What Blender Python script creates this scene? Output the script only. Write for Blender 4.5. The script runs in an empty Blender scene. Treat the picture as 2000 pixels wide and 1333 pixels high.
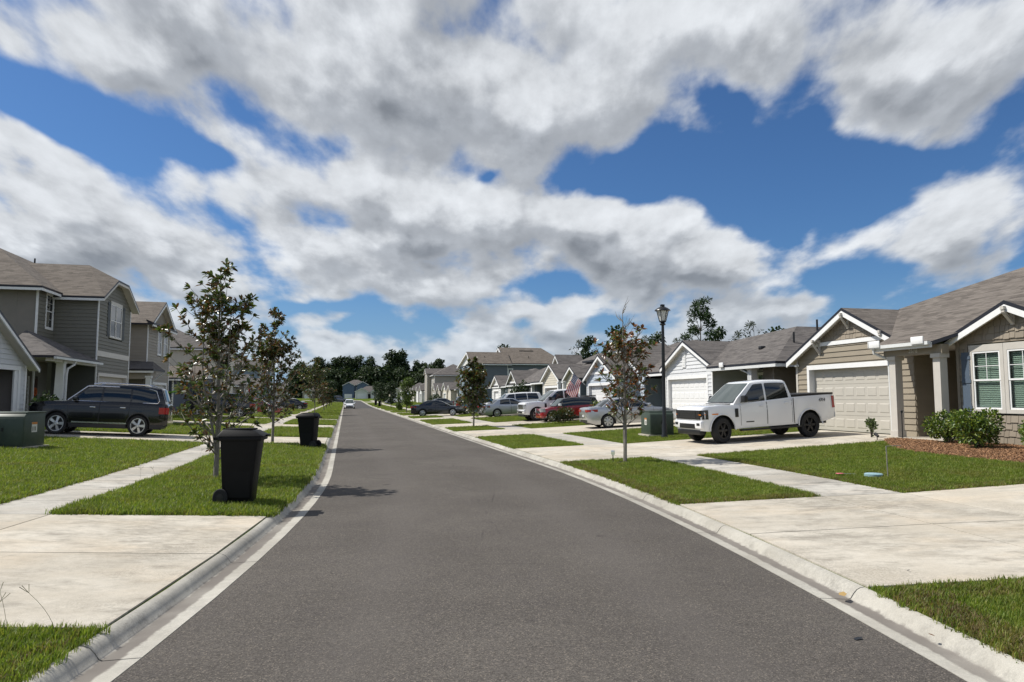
import bpy, bmesh, math, random
import numpy as np
from mathutils import Vector, Matrix, Euler
SC = bpy.context.scene
COL = SC.collection
R = math.radians
# ------------------------------------------------------------------ camera
cam_d = bpy.data.cameras.new('camera'); cam = bpy.data.objects.new('camera', cam_d); COL.objects.link(cam)
cam.location = (0, 0, 1.8); cam.rotation_euler = (R(90) + math.atan((778 - 666.5) / 1390.0), 0, 0)
cam_d.sensor_width = 36.0; cam_d.lens = 36.0 * 1390.0 / 2000.0; cam_d.clip_end = 5000; cam_d.clip_start = 0.1
SC.camera = cam
# ------------------------------------------------------------------ exposure
SC.view_settings.view_transform = 'Standard'; SC.view_settings.look = 'None'
SC.view_settings.exposure = 0.18; SC.view_settings.gamma = 1.0; SC.view_settings.use_curve_mapping = False
SC.cycles.use_denoising = True
SC.cycles.max_bounces = 5; SC.cycles.diffuse_bounces = 2; SC.cycles.transparent_max_bounces = 8
# ------------------------------------------------------------------ node helper
class NT:
    def __init__(s, tree):
        s.t = tree; s.N = tree.nodes; s.L = tree.links; s.N.clear()
    def new(s, typ, ins=None, **props):
        n = s.N.new(typ)
        for k, v in props.items(): setattr(n, k, v)
        for k, v in (ins or {}).items(): s.put(n.inputs[k], v)
        return n
    def put(s, sock, v):
        if isinstance(v, bpy.types.NodeSocket): s.L.new(v, sock)
        elif isinstance(v, bpy.types.Node): s.L.new(v.outputs[0], sock)
        else: sock.default_value = v
    def m(s, op, a, b=0.0, c=0.0, clamp=False):
        n = s.N.new('ShaderNodeMath'); n.operation = op; n.use_clamp = clamp
        for i, v in enumerate((a, b, c)): s.put(n.inputs[i], v)
        return n.outputs[0]
    def mix(s, f, a, b, mode='MIX'):
        n = s.N.new('ShaderNodeMix'); n.data_type = 'RGBA'; n.blend_type = mode
        s.put(n.inputs[0], f); s.put(n.inputs[6], a); s.put(n.inputs[7], b)
        return n.outputs[2]
    def sstep(s, v, a, b, lo=0.0, hi=1.0):
        n = s.N.new('ShaderNodeMapRange'); n.interpolation_type = 'SMOOTHSTEP'
        for k, x in zip((0, 1, 2, 3, 4), (v, a, b, lo, hi)): s.put(n.inputs[k], x)
        return n.outputs[0]
    def lin(s, v, a, b, lo=0.0, hi=1.0):
        n = s.N.new('ShaderNodeMapRange')
        for k, x in zip((0, 1, 2, 3, 4), (v, a, b, lo, hi)): s.put(n.inputs[k], x)
        return n.outputs[0]
    def noise(s, vec, scale, detail=4, rough=0.55, dim='3D', dist=0.0):
        n = s.N.new('ShaderNodeTexNoise'); n.noise_dimensions = dim
        if vec is not None: s.L.new(vec, n.inputs['Vector'])
        n.inputs['Scale'].default_value = scale; n.inputs['Detail'].default_value = detail
        n.inputs['Roughness'].default_value = rough; n.inputs['Distortion'].default_value = dist
        return n.outputs['Fac']
    def vmul(s, vec, k):
        n = s.N.new('ShaderNodeVectorMath'); n.operation = 'MULTIPLY'
        s.put(n.inputs[0], vec); s.put(n.inputs[1], k)
        return n.outputs[0]
    def vadd(s, vec, k):
        n = s.N.new('ShaderNodeVectorMath'); n.operation = 'ADD'
        s.put(n.inputs[0], vec); s.put(n.inputs[1], k)
        return n.outputs[0]
# ------------------------------------------------------------------ world: blue sky with broken cumulus
SUN_AZ_VEC = Vector((-0.975, 0.22, 0)).normalized(); SUN_EL = R(51)
world = bpy.data.worlds.new('World'); SC.world = world; world.use_nodes = True
def build_sky():
    g = NT(world.node_tree)
    sky = g.new('ShaderNodeTexSky', sky_type='NISHITA', sun_disc=False)
    sky.sun_elevation = SUN_EL
    sky.sun_rotation = math.atan2(SUN_AZ_VEC.x, SUN_AZ_VEC.y)
    sky.air_density = 1.0; sky.dust_density = 0.6; sky.ozone_density = 2.2
    d = g.new('ShaderNodeTexCoord').outputs['Generated']
    sep = g.new('ShaderNodeSeparateXYZ', {0: d})
    x, y, z = sep.outputs
    az = g.m('ARCTAN2', x, y); el = g.m('ARCSINE', g.m('MAXIMUM', z, -0.2))
    ae = g.new('ShaderNodeCombineXYZ', {0: az, 1: el, 2: 0.0}).outputs[0]
    h = g.m('ADD', g.m('MAXIMUM', z, 0.0), 0.13)
    def plane(dy, sc):
        hh = g.m('ADD', h, dy)
        return g.new('ShaderNodeCombineXYZ', {0: g.m('MULTIPLY', g.m('DIVIDE', x, hh), sc),
                     1: g.m('MULTIPLY', g.m('DIVIDE', y, hh), sc), 2: 3.7}).outputs[0]
    # cloud masses and clear gaps, as directions: azimuth, elevation, radii, tilt, weight
    blobs = CLOUDS
    tot = None
    def blobsum(vec):
        tot = None
        for a, e, ra, re, rot, w in blobs:
            mp = g.new('ShaderNodeMapping', {0: vec}, vector_type='TEXTURE')
            mp.inputs['Location'].default_value = (a, e, 0); mp.inputs['Rotation'].default_value = (0, 0, rot)
            mp.inputs['Scale'].default_value = (ra, re, 1)
            gr = g.new('ShaderNodeTexGradient', {0: mp.outputs[0]}, gradient_type='QUADRATIC_SPHERE')
            v = g.m('MULTIPLY', gr.outputs['Fac'], w)
            tot = v if tot is None else g.m('ADD', tot, v)
        return tot
    wv = g.noise(ae, 6.0, 3, 0.6)
    wv2 = g.noise(g.vadd(ae, (3.1, 7.7, 1.3)), 6.0, 3, 0.6)
    warp = g.new('ShaderNodeCombineXYZ', {0: g.m('MULTIPLY', g.m('SUBTRACT', wv, 0.5), 0.13), 1: g.m('MULTIPLY', g.m('SUBTRACT', wv2, 0.5), 0.075), 2: 0.0}).outputs[0]
    aw = g.vadd(ae, warp)
    UPV = (-0.012, 0.034, 0)
    B = blobsum(aw); Bup = blobsum(g.vadd(aw, UPV))
    # billows get smaller and flatter towards the horizon
    q = g.m('DIVIDE', 1.0, g.m('ADD', g.m('MAXIMUM', el, 0.0), 0.46))
    iso = g.new('ShaderNodeCombineXYZ', {0: g.m('MULTIPLY', az, g.m('MULTIPLY', q, 2.1)), 1: g.m('MULTIPLY', q, -2.0), 2: 1.7}).outputs[0]
    isou = g.vadd(iso, (-0.05, 0.13, 0))
    n0 = g.noise(iso, 2.2, 5, 0.52, dist=0.2); n1 = g.noise(isou, 2.2, 3, 0.45, dist=0.2); n0s = g.noise(iso, 2.2, 3, 0.45, dist=0.2)
    m0 = g.noise(iso, 6.5, 6, 0.58); m1 = g.noise(g.vadd(iso, (-0.02, 0.05, 0)), 6.5, 3, 0.5)
    big = g.noise(iso, 0.8, 2, 0.5)
    wob = g.vmul(g.vadd(g.new('ShaderNodeTexNoise', {0: iso, 'Scale': 7.0, 'Detail': 3.0}).outputs['Color'], (-.5, -.5, -.5)), (.16, .16, 0))
    def puff(v, sc):
        return g.new('ShaderNodeTexVoronoi', {'Vector': g.vadd(v, wob), 'Scale': sc, 'Smoothness': .55}, feature='SMOOTH_F1', voronoi_dimensions='2D').outputs['Distance']
    v0, v1 = puff(iso, 4.2), puff(g.vadd(iso, (-0.02, 0.055, 0)), 4.2)
    low = g.sstep(el, 0.03, 0.17, COVER + 0.14, COVER)
    def cov(n, b):
        v = g.m('ADD', g.m('MULTIPLY', g.m('SUBTRACT', n, 0.5), 1.15), g.m('MULTIPLY', g.m('SUBTRACT', big, 0.5), 0.5))
        return g.m('ADD', g.m('ADD', v, b), low)
    base = cov(n0, B)
    c0 = g.m('ADD', base, g.m('MULTIPLY', g.m('SUBTRACT', m0, 0.5), 0.30))
    c0 = g.m('ADD', c0, g.m('MULTIPLY', g.m('SUBTRACT', 0.42, v0), 0.28))
    c1 = cov(n1, Bup)
    alpha = g.sstep(c0, -0.06, 0.20)
    thick = g.sstep(c1, 0.0, 0.72)
    grad = g.m('ADD', g.m('MULTIPLY', g.m('SUBTRACT', c1, cov(n0s, B)), 1.5), g.m('ADD', g.m('MULTIPLY', g.m('SUBTRACT', m1, m0), 0.40), g.m('MULTIPLY', g.m('SUBTRACT', v0, v1), 0.55)))
    under = g.sstep(grad, -0.36, 0.56)
    dark = g.m('ADD', g.m('MULTIPLY', thick, 0.42), g.m('MULTIPLY', under, 0.64), clamp=True)
    dark = g.m('ADD', dark, g.m('ADD', g.m('MULTIPLY', g.m('SUBTRACT', 0.5, m0), 0.42), g.m('MULTIPLY', g.m('SUBTRACT', 0.5, n0), 0.25)), clamp=True)
    dark = g.m('MULTIPLY', dark, g.sstep(c0, 0.0, 0.34, 0.35, 1.0))
    white = g.mix(g.sstep(dark, 0.0, 0.50), (0.66, 0.685, 0.715, 1), (0.38, 0.404, 0.438, 1))
    white = g.mix(g.sstep(dark, 0.48, 1.0), white, (0.225, 0.245, 0.275, 1))
    hz = g.sstep(el, 0.0, 0.20, 0.42, 0.0)
    tex = g.m('MULTIPLY', g.lin(m0, 0.28, 0.72, 0.84, 1.12), g.lin(n0, 0.30, 0.70, 0.90, 1.08))
    white = g.mix(1.0, white, g.new('ShaderNodeCombineXYZ', {0: tex, 1: tex, 2: tex}).outputs[0], 'MULTIPLY')
    cl = g.mix(hz, white, (0.42, 0.50, 0.59, 1))
    skyc = g.mix(1.0, sky.outputs[0], (SKY_K * 0.50, SKY_K * 0.78, SKY_K * 1.10, 1), 'MULTIPLY')
    skyc = g.mix(g.sstep(el, 0.0, 0.17, 0.75, 0.0), skyc, (0.24, 0.38, 0.57, 1))
    a2 = g.m('MULTIPLY', alpha, g.sstep(el, -0.01, 0.02, 0.0, 0.97))
    out = g.mix(a2, skyc, cl)
    bg = g.new('ShaderNodeBackground', {0: out, 1: 1.0})
    g.new('ShaderNodeOutputWorld', {0: bg.outputs[0]})
SKY_K = 0.075; COVER = 0.075
# azimuth, elevation, radii (degrees), tilt, weight; negative = clear gap
CLOUDS = [(R(a), R(e), R(ra), R(re), R(t), w) for a, e, ra, re, t, w in (
    (11.8,17.5,13.5,4.4,8,-0.85), (21.5,15.2,11.5,5.8,-5,-1.0), (17.2,22.2,2.8,5.1,15,-0.55), (24.7,8.7,5.8,4.1,0,-0.7),
    (29.9,16.6,8.1,2.1,-5,-0.55), (-32.6,18.5,10.5,3.8,-22,-0.85), (-23.3,18.2,6.9,1.7,-8,-0.5), (3.7,9.3,7.5,1.3,4,-0.42),
    (-15.3,7.4,8.4,1.1,0,-0.5), (-1.6,17.5,3.7,1.6,0,-0.45), (7.5,6.6,6.5,1.5,0,-0.45), (-12.2,5.5,10.2,1.2,0,-0.3),
    (-8.2,23.8,32.3,8.2,-6,0.42), (27.4,23.1,15.6,5.9,-8,0.5), (32.6,11.6,7.6,3.8,4,0.6), (14.1,10.6,12.8,3.8,-8,0.6),
    (-9.8,15.0,19.2,6.1,-10,0.42), (-30.5,11.8,13.1,5.7,-8,0.45), (-4.9,8.9,10.6,2.9,0,0.45), (5.3,14.4,8.2,4.1,-25,0.5),
    (2.5,6.9,6.2,1.4,0,0.35), (-28.3,23.5,13.4,4.4,0,0.35), (19.8,6.9,12.0,1.6,0,0.35))]
build_sky()
world.cycles.sampling_method = 'NONE'
# ------------------------------------------------------------------ sun
sun_d = bpy.data.lights.new('sun', 'SUN'); sun_d.energy = 4.7; sun_d.angle = R(0.53); sun_d.color = (1.0, 0.955, 0.88)
sun = bpy.data.objects.new('sun', sun_d); COL.objects.link(sun)
_sv = Vector((SUN_AZ_VEC.x * math.cos(SUN_EL), SUN_AZ_VEC.y * math.cos(SUN_EL), math.sin(SUN_EL)))
sun.rotation_euler = _sv.to_track_quat('Z', 'Y').to_euler(); sun.location = (-30, 10, 40)
# ------------------------------------------------------------------ street frame: s along the road, d across it (right positive)
TH = R(13.14); U = Vector((-math.sin(TH), math.cos(TH))); N = Vector((math.cos(TH), math.sin(TH)))
P0 = Vector((-1.8, 18.462)); RC = 80.3; CC = P0 - RC * N
S2 = 232.0; RC2 = 60.0; PE = P0 + S2 * U; CC2 = PE - RC2 * N
def W(s, d):
    if s < 0:
        a = s / RC; r = RC + d
        return CC + r * (math.cos(a) * N + math.sin(a) * U)
    if s > S2:
        a = (s - S2) / RC2; r = max(RC2 + d, 2)
        return CC2 + r * (math.cos(a) * N + math.sin(a) * U)
    return P0 + s * U + d * N
PROF = [(0, .05), (2.72, 0), (3.14, .092), (5.6, .17), (7.1, .20), (14.9, .59), (20, .68), (60, .68), (400, .68)]
def ss(x): x = min(max(x, 0), 1); return x * x * (3 - 2 * x)
def zg(s, d):
    a = abs(d); z = PROF[-1][1]
    for (a0, z0), (a1, z1) in zip(PROF, PROF[1:]):
        if a <= a1: z = z0 + (z1 - z0) * (a - a0) / (a1 - a0); break
    return z + 1.0 * ss((s - 110) / 170.0)
def P3(s, d, dz=0.0):
    w = W(s, d); return (w.x, w.y, zg(s, d) + dz)
def heading(s):
    """angle of the along-street direction in the xy plane"""
    a = TH
    if s < 0: a = TH + s / RC
    if s > S2: a = TH + (s - S2) / RC2
    return R(90) + a
# ------------------------------------------------------------------ mesh builder
class MB:
    def __init__(s): s.V = []; s.F = []; s.M = []
    def add(s, V, F, m=0):
        o = len(s.V); s.V += [tuple(v) for v in V]; s.F += [tuple(i + o for i in f) for f in F]; s.M += [m] * len(F)
        return s
    def box(s, x0, x1, y0, y1, z0, z1, m=0):
        x0, x1 = min(x0, x1), max(x0, x1); y0, y1 = min(y0, y1), max(y0, y1); z0, z1 = min(z0, z1), max(z0, z1)
        V = [(x, y, z) for z in (z0, z1) for y in (y0, y1) for x in (x0, x1)]
        return s.add(V, [(0, 2, 3, 1), (4, 5, 7, 6), (0, 1, 5, 4), (2, 6, 7, 3), (0, 4, 6, 2), (1, 3, 7, 5)], m)
    def hexa(s, A, B, m=0):
        """two quads (lists of 4 points) joined into a solid"""
        return s.add(list(A) + list(B), [(3, 2, 1, 0), (4, 5, 6, 7), (0, 1, 5, 4), (1, 2, 6, 5), (2, 3, 7, 6), (3, 0, 4, 7)], m)
    def prism(s, A, off, m=0, mt=None):
        """polygon A (3d points) extruded by vector off"""
        n = len(A); B = [tuple(Vector(a) + Vector(off)) for a in A]
        s.add(list(A) + B, [tuple(range(n))], m if mt is None else mt)
        o = len(s.V) - 2 * n
        s.F.append(tuple(o + n + i for i in reversed(range(n)))); s.M.append(m)
        for i in range(n):
            j = (i + 1) % n; s.F.append((o + i, o + n + i, o + n + j, o + j)); s.M.append(m)
        return s
    def tube(s, pts, rad, n=8, m=0, caps=True):
        pts = [Vector(p) for p in pts]; k = len(pts)
        if not isinstance(rad, (list, tuple)): rad = [rad] * k
        o = len(s.V); up = None
        for i, p in enumerate(pts):
            t = (pts[min(i + 1, k - 1)] - pts[max(i - 1, 0)])
            t = t.normalized() if t.length > 1e-9 else Vector((0, 0, 1))
            if up is None: up = Vector((1, 0, 0)) if abs(t.x) < .8 else Vector((0, 1, 0))
            a = (up - t * up.dot(t)).normalized(); b = t.cross(a); up = a
            for j in range(n):
                q = 2 * math.pi * j / n
                s.V.append(tuple(p + (a * math.cos(q) + b * math.sin(q)) * rad[i]))
        for i in range(k - 1):
            for j in range(n):
                jj = (j + 1) % n
                s.F.append((o + i * n + j, o + i * n + jj, o + (i + 1) * n + jj, o + (i + 1) * n + j)); s.M.append(m)
        if caps:
            s.F.append(tuple(o + j for j in reversed(range(n)))); s.M.append(m)
            s.F.append(tuple(o + (k - 1) * n + j for j in range(n))); s.M.append(m)
        return s
    def lathe(s, prof, n=20, m=0, mat=None, close=False):
        """prof: (r, z) list, round the z axis (or mat to move it)"""
        o = len(s.V); k = len(prof)
        for r, z in prof:
            for j in range(n):
                q = 2 * math.pi * j / n; v = Vector((r * math.cos(q), r * math.sin(q), z))
                s.V.append(tuple(mat @ v if mat else v))
        for i in range(k - 1 + (1 if close else 0)):
            i2 = (i + 1) % k
            for j in range(n):
                jj = (j + 1) % n
                s.F.append((o + i * n + j, o + i * n + jj, o + i2 * n + jj, o + i2 * n + j)); s.M.append(m)
        if not close:
            s.F.append(tuple(o + j for j in reversed(range(n)))); s.M.append(m)
            s.F.append(tuple(o + (k - 1) * n + j for j in range(n))); s.M.append(m)
        return s
    def mesh(s, name, mats, smooth=False, angle=35, bevel=0.0, uv=True, seg=2):
        me = bpy.data.meshes.new(name); me.from_pydata(s.V, [], s.F)
        if not isinstance(mats, (list, tuple)): mats = [mats]
        for mt in mats: me.materials.append(mt)
        if len(mats) > 1: me.polygons.foreach_set('material_index', s.M)
        if bevel:
            bm = bmesh.new(); bm.from_mesh(me); bmesh.ops.remove_doubles(bm, verts=bm.verts, dist=1e-5)
            ed = [e for e in bm.edges if len(e.link_faces) == 2 and e.calc_face_angle(0) > R(25)]
            bmesh.ops.bevel(bm, geom=ed, offset=bevel, segments=seg, affect='EDGES', profile=.5, clamp_overlap=True)
            bm.to_mesh(me); bm.free(); smooth = True
        if smooth:
            me.polygons.foreach_set('use_smooth', [True] * len(me.polygons)); me.set_sharp_from_angle(angle=R(angle))
        if uv: auto_uv(me)
        me.update(); return me
    def build(s, name, mats, parent=None, **k):
        return put(name, s.mesh(name, mats, **k), parent)
def auto_uv(me):
    if not me.uv_layers: me.uv_layers.new(name='UVMap')
    nl = len(me.loops); co = np.empty(len(me.vertices) * 3); me.vertices.foreach_get('co', co); co = co.reshape(-1, 3)
    vi = np.empty(nl, int); me.loops.foreach_get('vertex_index', vi)
    np_ = len(me.polygons); no = np.empty(np_ * 3); me.polygons.foreach_get('normal', no); no = no.reshape(-1, 3)
    lt = np.empty(np_, int); me.polygons.foreach_get('loop_total', lt)
    nn = np.repeat(no, lt, axis=0); p = co[vi]
    h = np.stack([-nn[:, 1], nn[:, 0], np.zeros(nl)], 1); ln = np.linalg.norm(h, axis=1)
    flat = ln < 0.05; h[flat] = (1, 0, 0); ln[flat] = 1; h /= ln[:, None]
    b = np.cross(nn, h); b *= np.where(b[:, 2:3] < 0, -1, 1)
    uv = np.stack([(p * h).sum(1), (p * b).sum(1)], 1)
    me.uv_layers[0].data.foreach_set('uv', uv.ravel())
def put(name, data, parent=None, loc=None, rot=None):
    o = bpy.data.objects.new(name, data); COL.objects.link(o)
    if parent is not None: o.parent = parent
    if loc is not None: o.location = loc
    if rot is not None: o.rotation_euler = rot
    return o
def tag(o, label=None, cat=None, group=None, kind=None):
    if label: o['label'] = label
    if cat: o['category'] = cat
    if group: o['group'] = group
    if kind: o['kind'] = kind
    return o
def empty(name, loc=(0, 0, 0), rot=(0, 0, 0)):
    o = put(name, None, None, loc, rot); o.empty_display_size = .2; return o
# ------------------------------------------------------------------ materials
MATS = {}
def pmat(name, col, rough=.6, metal=0., coat=0., var=0.0, vs=3.0, bump=0.0, bs=40.0, spec=.5, rnd=0.0, dirt=None, alpha=None, emis=None):
    """principled material; var/vs: tonal noise; bump/bs: fine relief; rnd: tone per object; dirt: (colour, scale, amount)"""
    m = bpy.data.materials.new(name); m.use_nodes = True; g = NT(m.node_tree)
    geo = g.new('ShaderNodeNewGeometry').outputs['Position']
    c = (*col, 1)
    if var or rnd or dirt:
        f = g.lin(g.noise(geo, vs, 5, .6), .25, .75, 1 - var, 1 + var)
        if rnd: f = g.m('MULTIPLY', f, g.lin(g.new('ShaderNodeObjectInfo').outputs['Random'], 0, 1, 1 - rnd, 1 + rnd))
        c = g.mix(1.0, c, g.new('ShaderNodeCombineXYZ', {0: f, 1: f, 2: f}).outputs[0], 'MULTIPLY')
        if dirt: c = g.mix(g.sstep(g.noise(geo, dirt[1], 6, .65), .48, .72, 0, dirt[2]), c, (*dirt[0], 1))
    b = g.new('ShaderNodeBsdfPrincipled', {'Base Color': c, 'Roughness': rough, 'Metallic': metal, 'Coat Weight': coat, 'Specular IOR Level': spec})
    if emis: b.inputs['Emission Color'].default_value = (*emis[0], 1); b.inputs['Emission Strength'].default_value = emis[1]
    b.inputs['Coat Roughness'].default_value = .04
    if bump:
        bp = g.new('ShaderNodeBump', {'Height': g.noise(geo, bs, 3, .6), 'Strength': bump}); bp.inputs['Distance'].default_value = .01
        g.L.new(bp.outputs[0], b.inputs['Normal'])
    g.new('ShaderNodeOutputMaterial', {0: b.outputs[0]})
    MATS[name] = m; return m
def shingle_mat(name, c1, c2, c3):
    """asphalt roof shingles: staggered tabs in courses, UV in metres"""
    m = bpy.data.materials.new(name); m.use_nodes = True; g = NT(m.node_tree)
    uv = g.new('ShaderNodeTexCoord').outputs['UV']
    br = g.new('ShaderNodeTexBrick', {0: uv, 'Scale': 1.0, 'Mortar Size': .006, 'Brick Width': .30, 'Row Height': .142, 'Mortar Smooth': .3, 'Bias': 0.0})
    br.offset = .37; br.offset_frequency = 2; br.squash = 1.0
    br.inputs['Color1'].default_value = (0, 0, 0, 1); br.inputs['Color2'].default_value = (1, 1, 1, 1); br.inputs['Mortar'].default_value = (.5, .5, .5, 1)
    t = g.m('MULTIPLY', br.outputs['Color'], 1.0)
    sp = g.new('ShaderNodeSeparateXYZ', {0: uv})
    course = g.m('FLOOR', g.m('DIVIDE', sp.outputs[1], .142))
    cv = g.new('ShaderNodeCombineXYZ', {0: g.m('MULTIPLY', sp.outputs[0], .28), 1: g.m('MULTIPLY', course, 7.31), 2: 0.0}).outputs[0]
    n1 = g.noise(cv, 2.3, 3, .6)          # blended tone along each course
    n2 = g.noise(uv, .5, 3, .6); n3 = g.noise(uv, 60, 2, .6)
    f = g.m('ADD', g.m('MULTIPLY', t, .3), g.m('MULTIPLY', n1, .7))
    ca = g.mix(g.sstep(f, .28, .62), (*c1, 1), (*c2, 1))
    st = g.noise(g.vmul(uv, (1.1, 15.0, 1.0)), 1.0, 4, .65)
    ca = g.mix(g.sstep(st, .50, .70, 0, .9), ca, (*c3, 1))
    ca = g.mix(g.sstep(st, .50, .32, 0, .7), ca, (*c1, 1))
    k = g.m('MULTIPLY', g.lin(n2, .3, .7, .94, 1.05), g.lin(n3, .3, .7, .85, 1.15))
    fr = g.m('FRACT', g.m('DIVIDE', sp.outputs[1], .142))
    k = g.m('MULTIPLY', k, g.sstep(fr, 0.0, .10, .62, 1.0))
    ca = g.mix(1.0, ca, g.new('ShaderNodeCombineXYZ', {0: k, 1: k, 2: k}).outputs[0], 'MULTIPLY')
    hgt = g.m('ADD', g.m('MULTIPLY', g.m('SUBTRACT', 1.0, fr), .7), g.m('ADD', g.m('MULTIPLY', t, .4), g.m('MULTIPLY', n3, .25)))
    bp = g.new('ShaderNodeBump', {'Height': hgt, 'Strength': .8}); bp.inputs['Distance'].default_value = .012
    b = g.new('ShaderNodeBsdfPrincipled', {'Base Color': ca, 'Roughness': .92, 'Specular IOR Level': .25, 'Normal': bp.outputs[0]})
    g.new('ShaderNodeOutputMaterial', {0: b.outputs[0]}); MATS[name] = m; return m
def leaf_mat(name, trans=.3, rough=.42, spec=.5):
    """leaf colour from the mesh's own colour layer, part of the light passes through"""
    m = bpy.data.materials.new(name); m.use_nodes = True; g = NT(m.node_tree)
    c = g.new('ShaderNodeAttribute', attribute_name='Col').outputs['Color']
    b = g.new('ShaderNodeBsdfPrincipled', {'Base Color': c, 'Roughness': rough, 'Specular IOR Level': spec})
    tr = g.new('ShaderNodeBsdfTranslucent', {0: g.mix(1.0, c, (1.25, 1.35, .7, 1), 'MULTIPLY')})
    mx = g.new('ShaderNodeMixShader', {0: trans, 1: b.outputs[0], 2: tr.outputs[0]})
    g.new('ShaderNodeOutputMaterial', {0: mx.outputs[0]}); MATS[name] = m; return m
def asphalt_mat():
    m = bpy.data.materials.new('asphalt'); m.use_nodes = True; g = NT(m.node_tree)
    geo = g.new('ShaderNodeNewGeometry').outputs['Position']; uv = g.new('ShaderNodeTexCoord').outputs['UV']
    vo = g.new('ShaderNodeTexVoronoi', {'Vector': geo, 'Scale': 105.0}); sepc = g.new('ShaderNodeSeparateColor', {0: vo.outputs['Color']})
    vo2 = g.new('ShaderNodeTexVoronoi', {'Vector': geo, 'Scale': 260.0}); sepd = g.new('ShaderNodeSeparateColor', {0: vo2.outputs['Color']})
    big = g.noise(geo, .35, 4, .6); mid = g.noise(geo, 2.2, 5, .65)
    uvs = g.new('ShaderNodeSeparateXYZ', {0: uv})       # u: across, v: along the street
    base = g.mix(g.sstep(big, .3, .7), (.080, .072, .064, 1), (.105, .095, .084, 1))
    base = g.mix(g.sstep(mid, .4, .75, 0, .5), base, (.080, .072, .067, 1))
    st = g.m('ADD', g.m('MULTIPLY', sepc.outputs[0], .6), g.m('MULTIPLY', sepd.outputs[1], .4))
    k = g.lin(st, .1, .9, .55, 1.5)
    base = g.mix(1.0, base, g.new('ShaderNodeCombineXYZ', {0: k, 1: k, 2: k}).outputs[0], 'MULTIPLY')
    base = g.mix(g.sstep(sepc.outputs[1], .86, .97, 0, .62), base, (.23, .20, .165, 1))
    # two wheel tracks a touch smoother and paler, a paving seam along the middle, the newer darker surface farther down the street
    au = g.m('ABSOLUTE', uvs.outputs[0])
    tr = g.m('MULTIPLY', g.sstep(g.m('ABSOLUTE', g.m('SUBTRACT', au, 1.25)), 0, .55, 1, 0), .28)
    base = g.mix(tr, base, (.125, .113, .103, 1))
    wob = g.m('MULTIPLY', g.m('SUBTRACT', g.noise(geo, .9, 5, .7), .5), .16)
    seam = g.m('ABSOLUTE', g.m('ADD', g.m('SUBTRACT', uvs.outputs[0], .05), wob))
    base = g.mix(g.m('MULTIPLY', g.sstep(seam, .004, .022, 1, 0), g.sstep(mid, .46, .64, 0, .35)), base, (.05, .045, .042, 1))
    crv = g.new('ShaderNodeTexVoronoi', {'Vector': g.vadd(geo, g.vmul(g.new('ShaderNodeTexNoise', {'Scale': 1.5}).outputs['Color'], (.5, .5, .5))), 'Scale': .22}, feature='DISTANCE_TO_EDGE')
    crack = g.m('MULTIPLY', g.sstep(crv.outputs[0], .0, .004, 1, 0), g.sstep(g.noise(geo, .5, 2, .5), .52, .62, 0, .6))
    base = g.mix(crack, base, (.04, .037, .036, 1))
    base = g.mix(g.sstep(uvs.outputs[1], 107.6, 107.9, 0, .72), base, (.062, .062, .066, 1))
    spots = g.new('ShaderNodeTexVoronoi', {'Vector': g.vadd(g.vmul(geo, (1.0, 1.0, 0.0)), g.vmul(g.new('ShaderNodeTexNoise', {'Vector': geo, 'Scale': 9.0, 'Detail': 4.0}).outputs['Color'], (.12, .12, 0))), 'Scale': .62})
    base = g.mix(g.m('MULTIPLY', g.sstep(spots.outputs['Distance'], .02, .065, 1, 0), .62), base, (.034, .031, .030, 1))
    bp = g.new('ShaderNodeBump', {'Height': g.m('ADD', vo.outputs['Distance'], g.m('MULTIPLY', vo2.outputs['Distance'], .4)), 'Strength': .55}); bp.inputs['Distance'].default_value = .006
    b = g.new('ShaderNodeBsdfPrincipled', {'Base Color': base, 'Roughness': .88, 'Specular IOR Level': .12, 'Normal': bp.outputs[0]})
    g.new('ShaderNodeOutputMaterial', {0: b.outputs[0]}); return m
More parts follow.
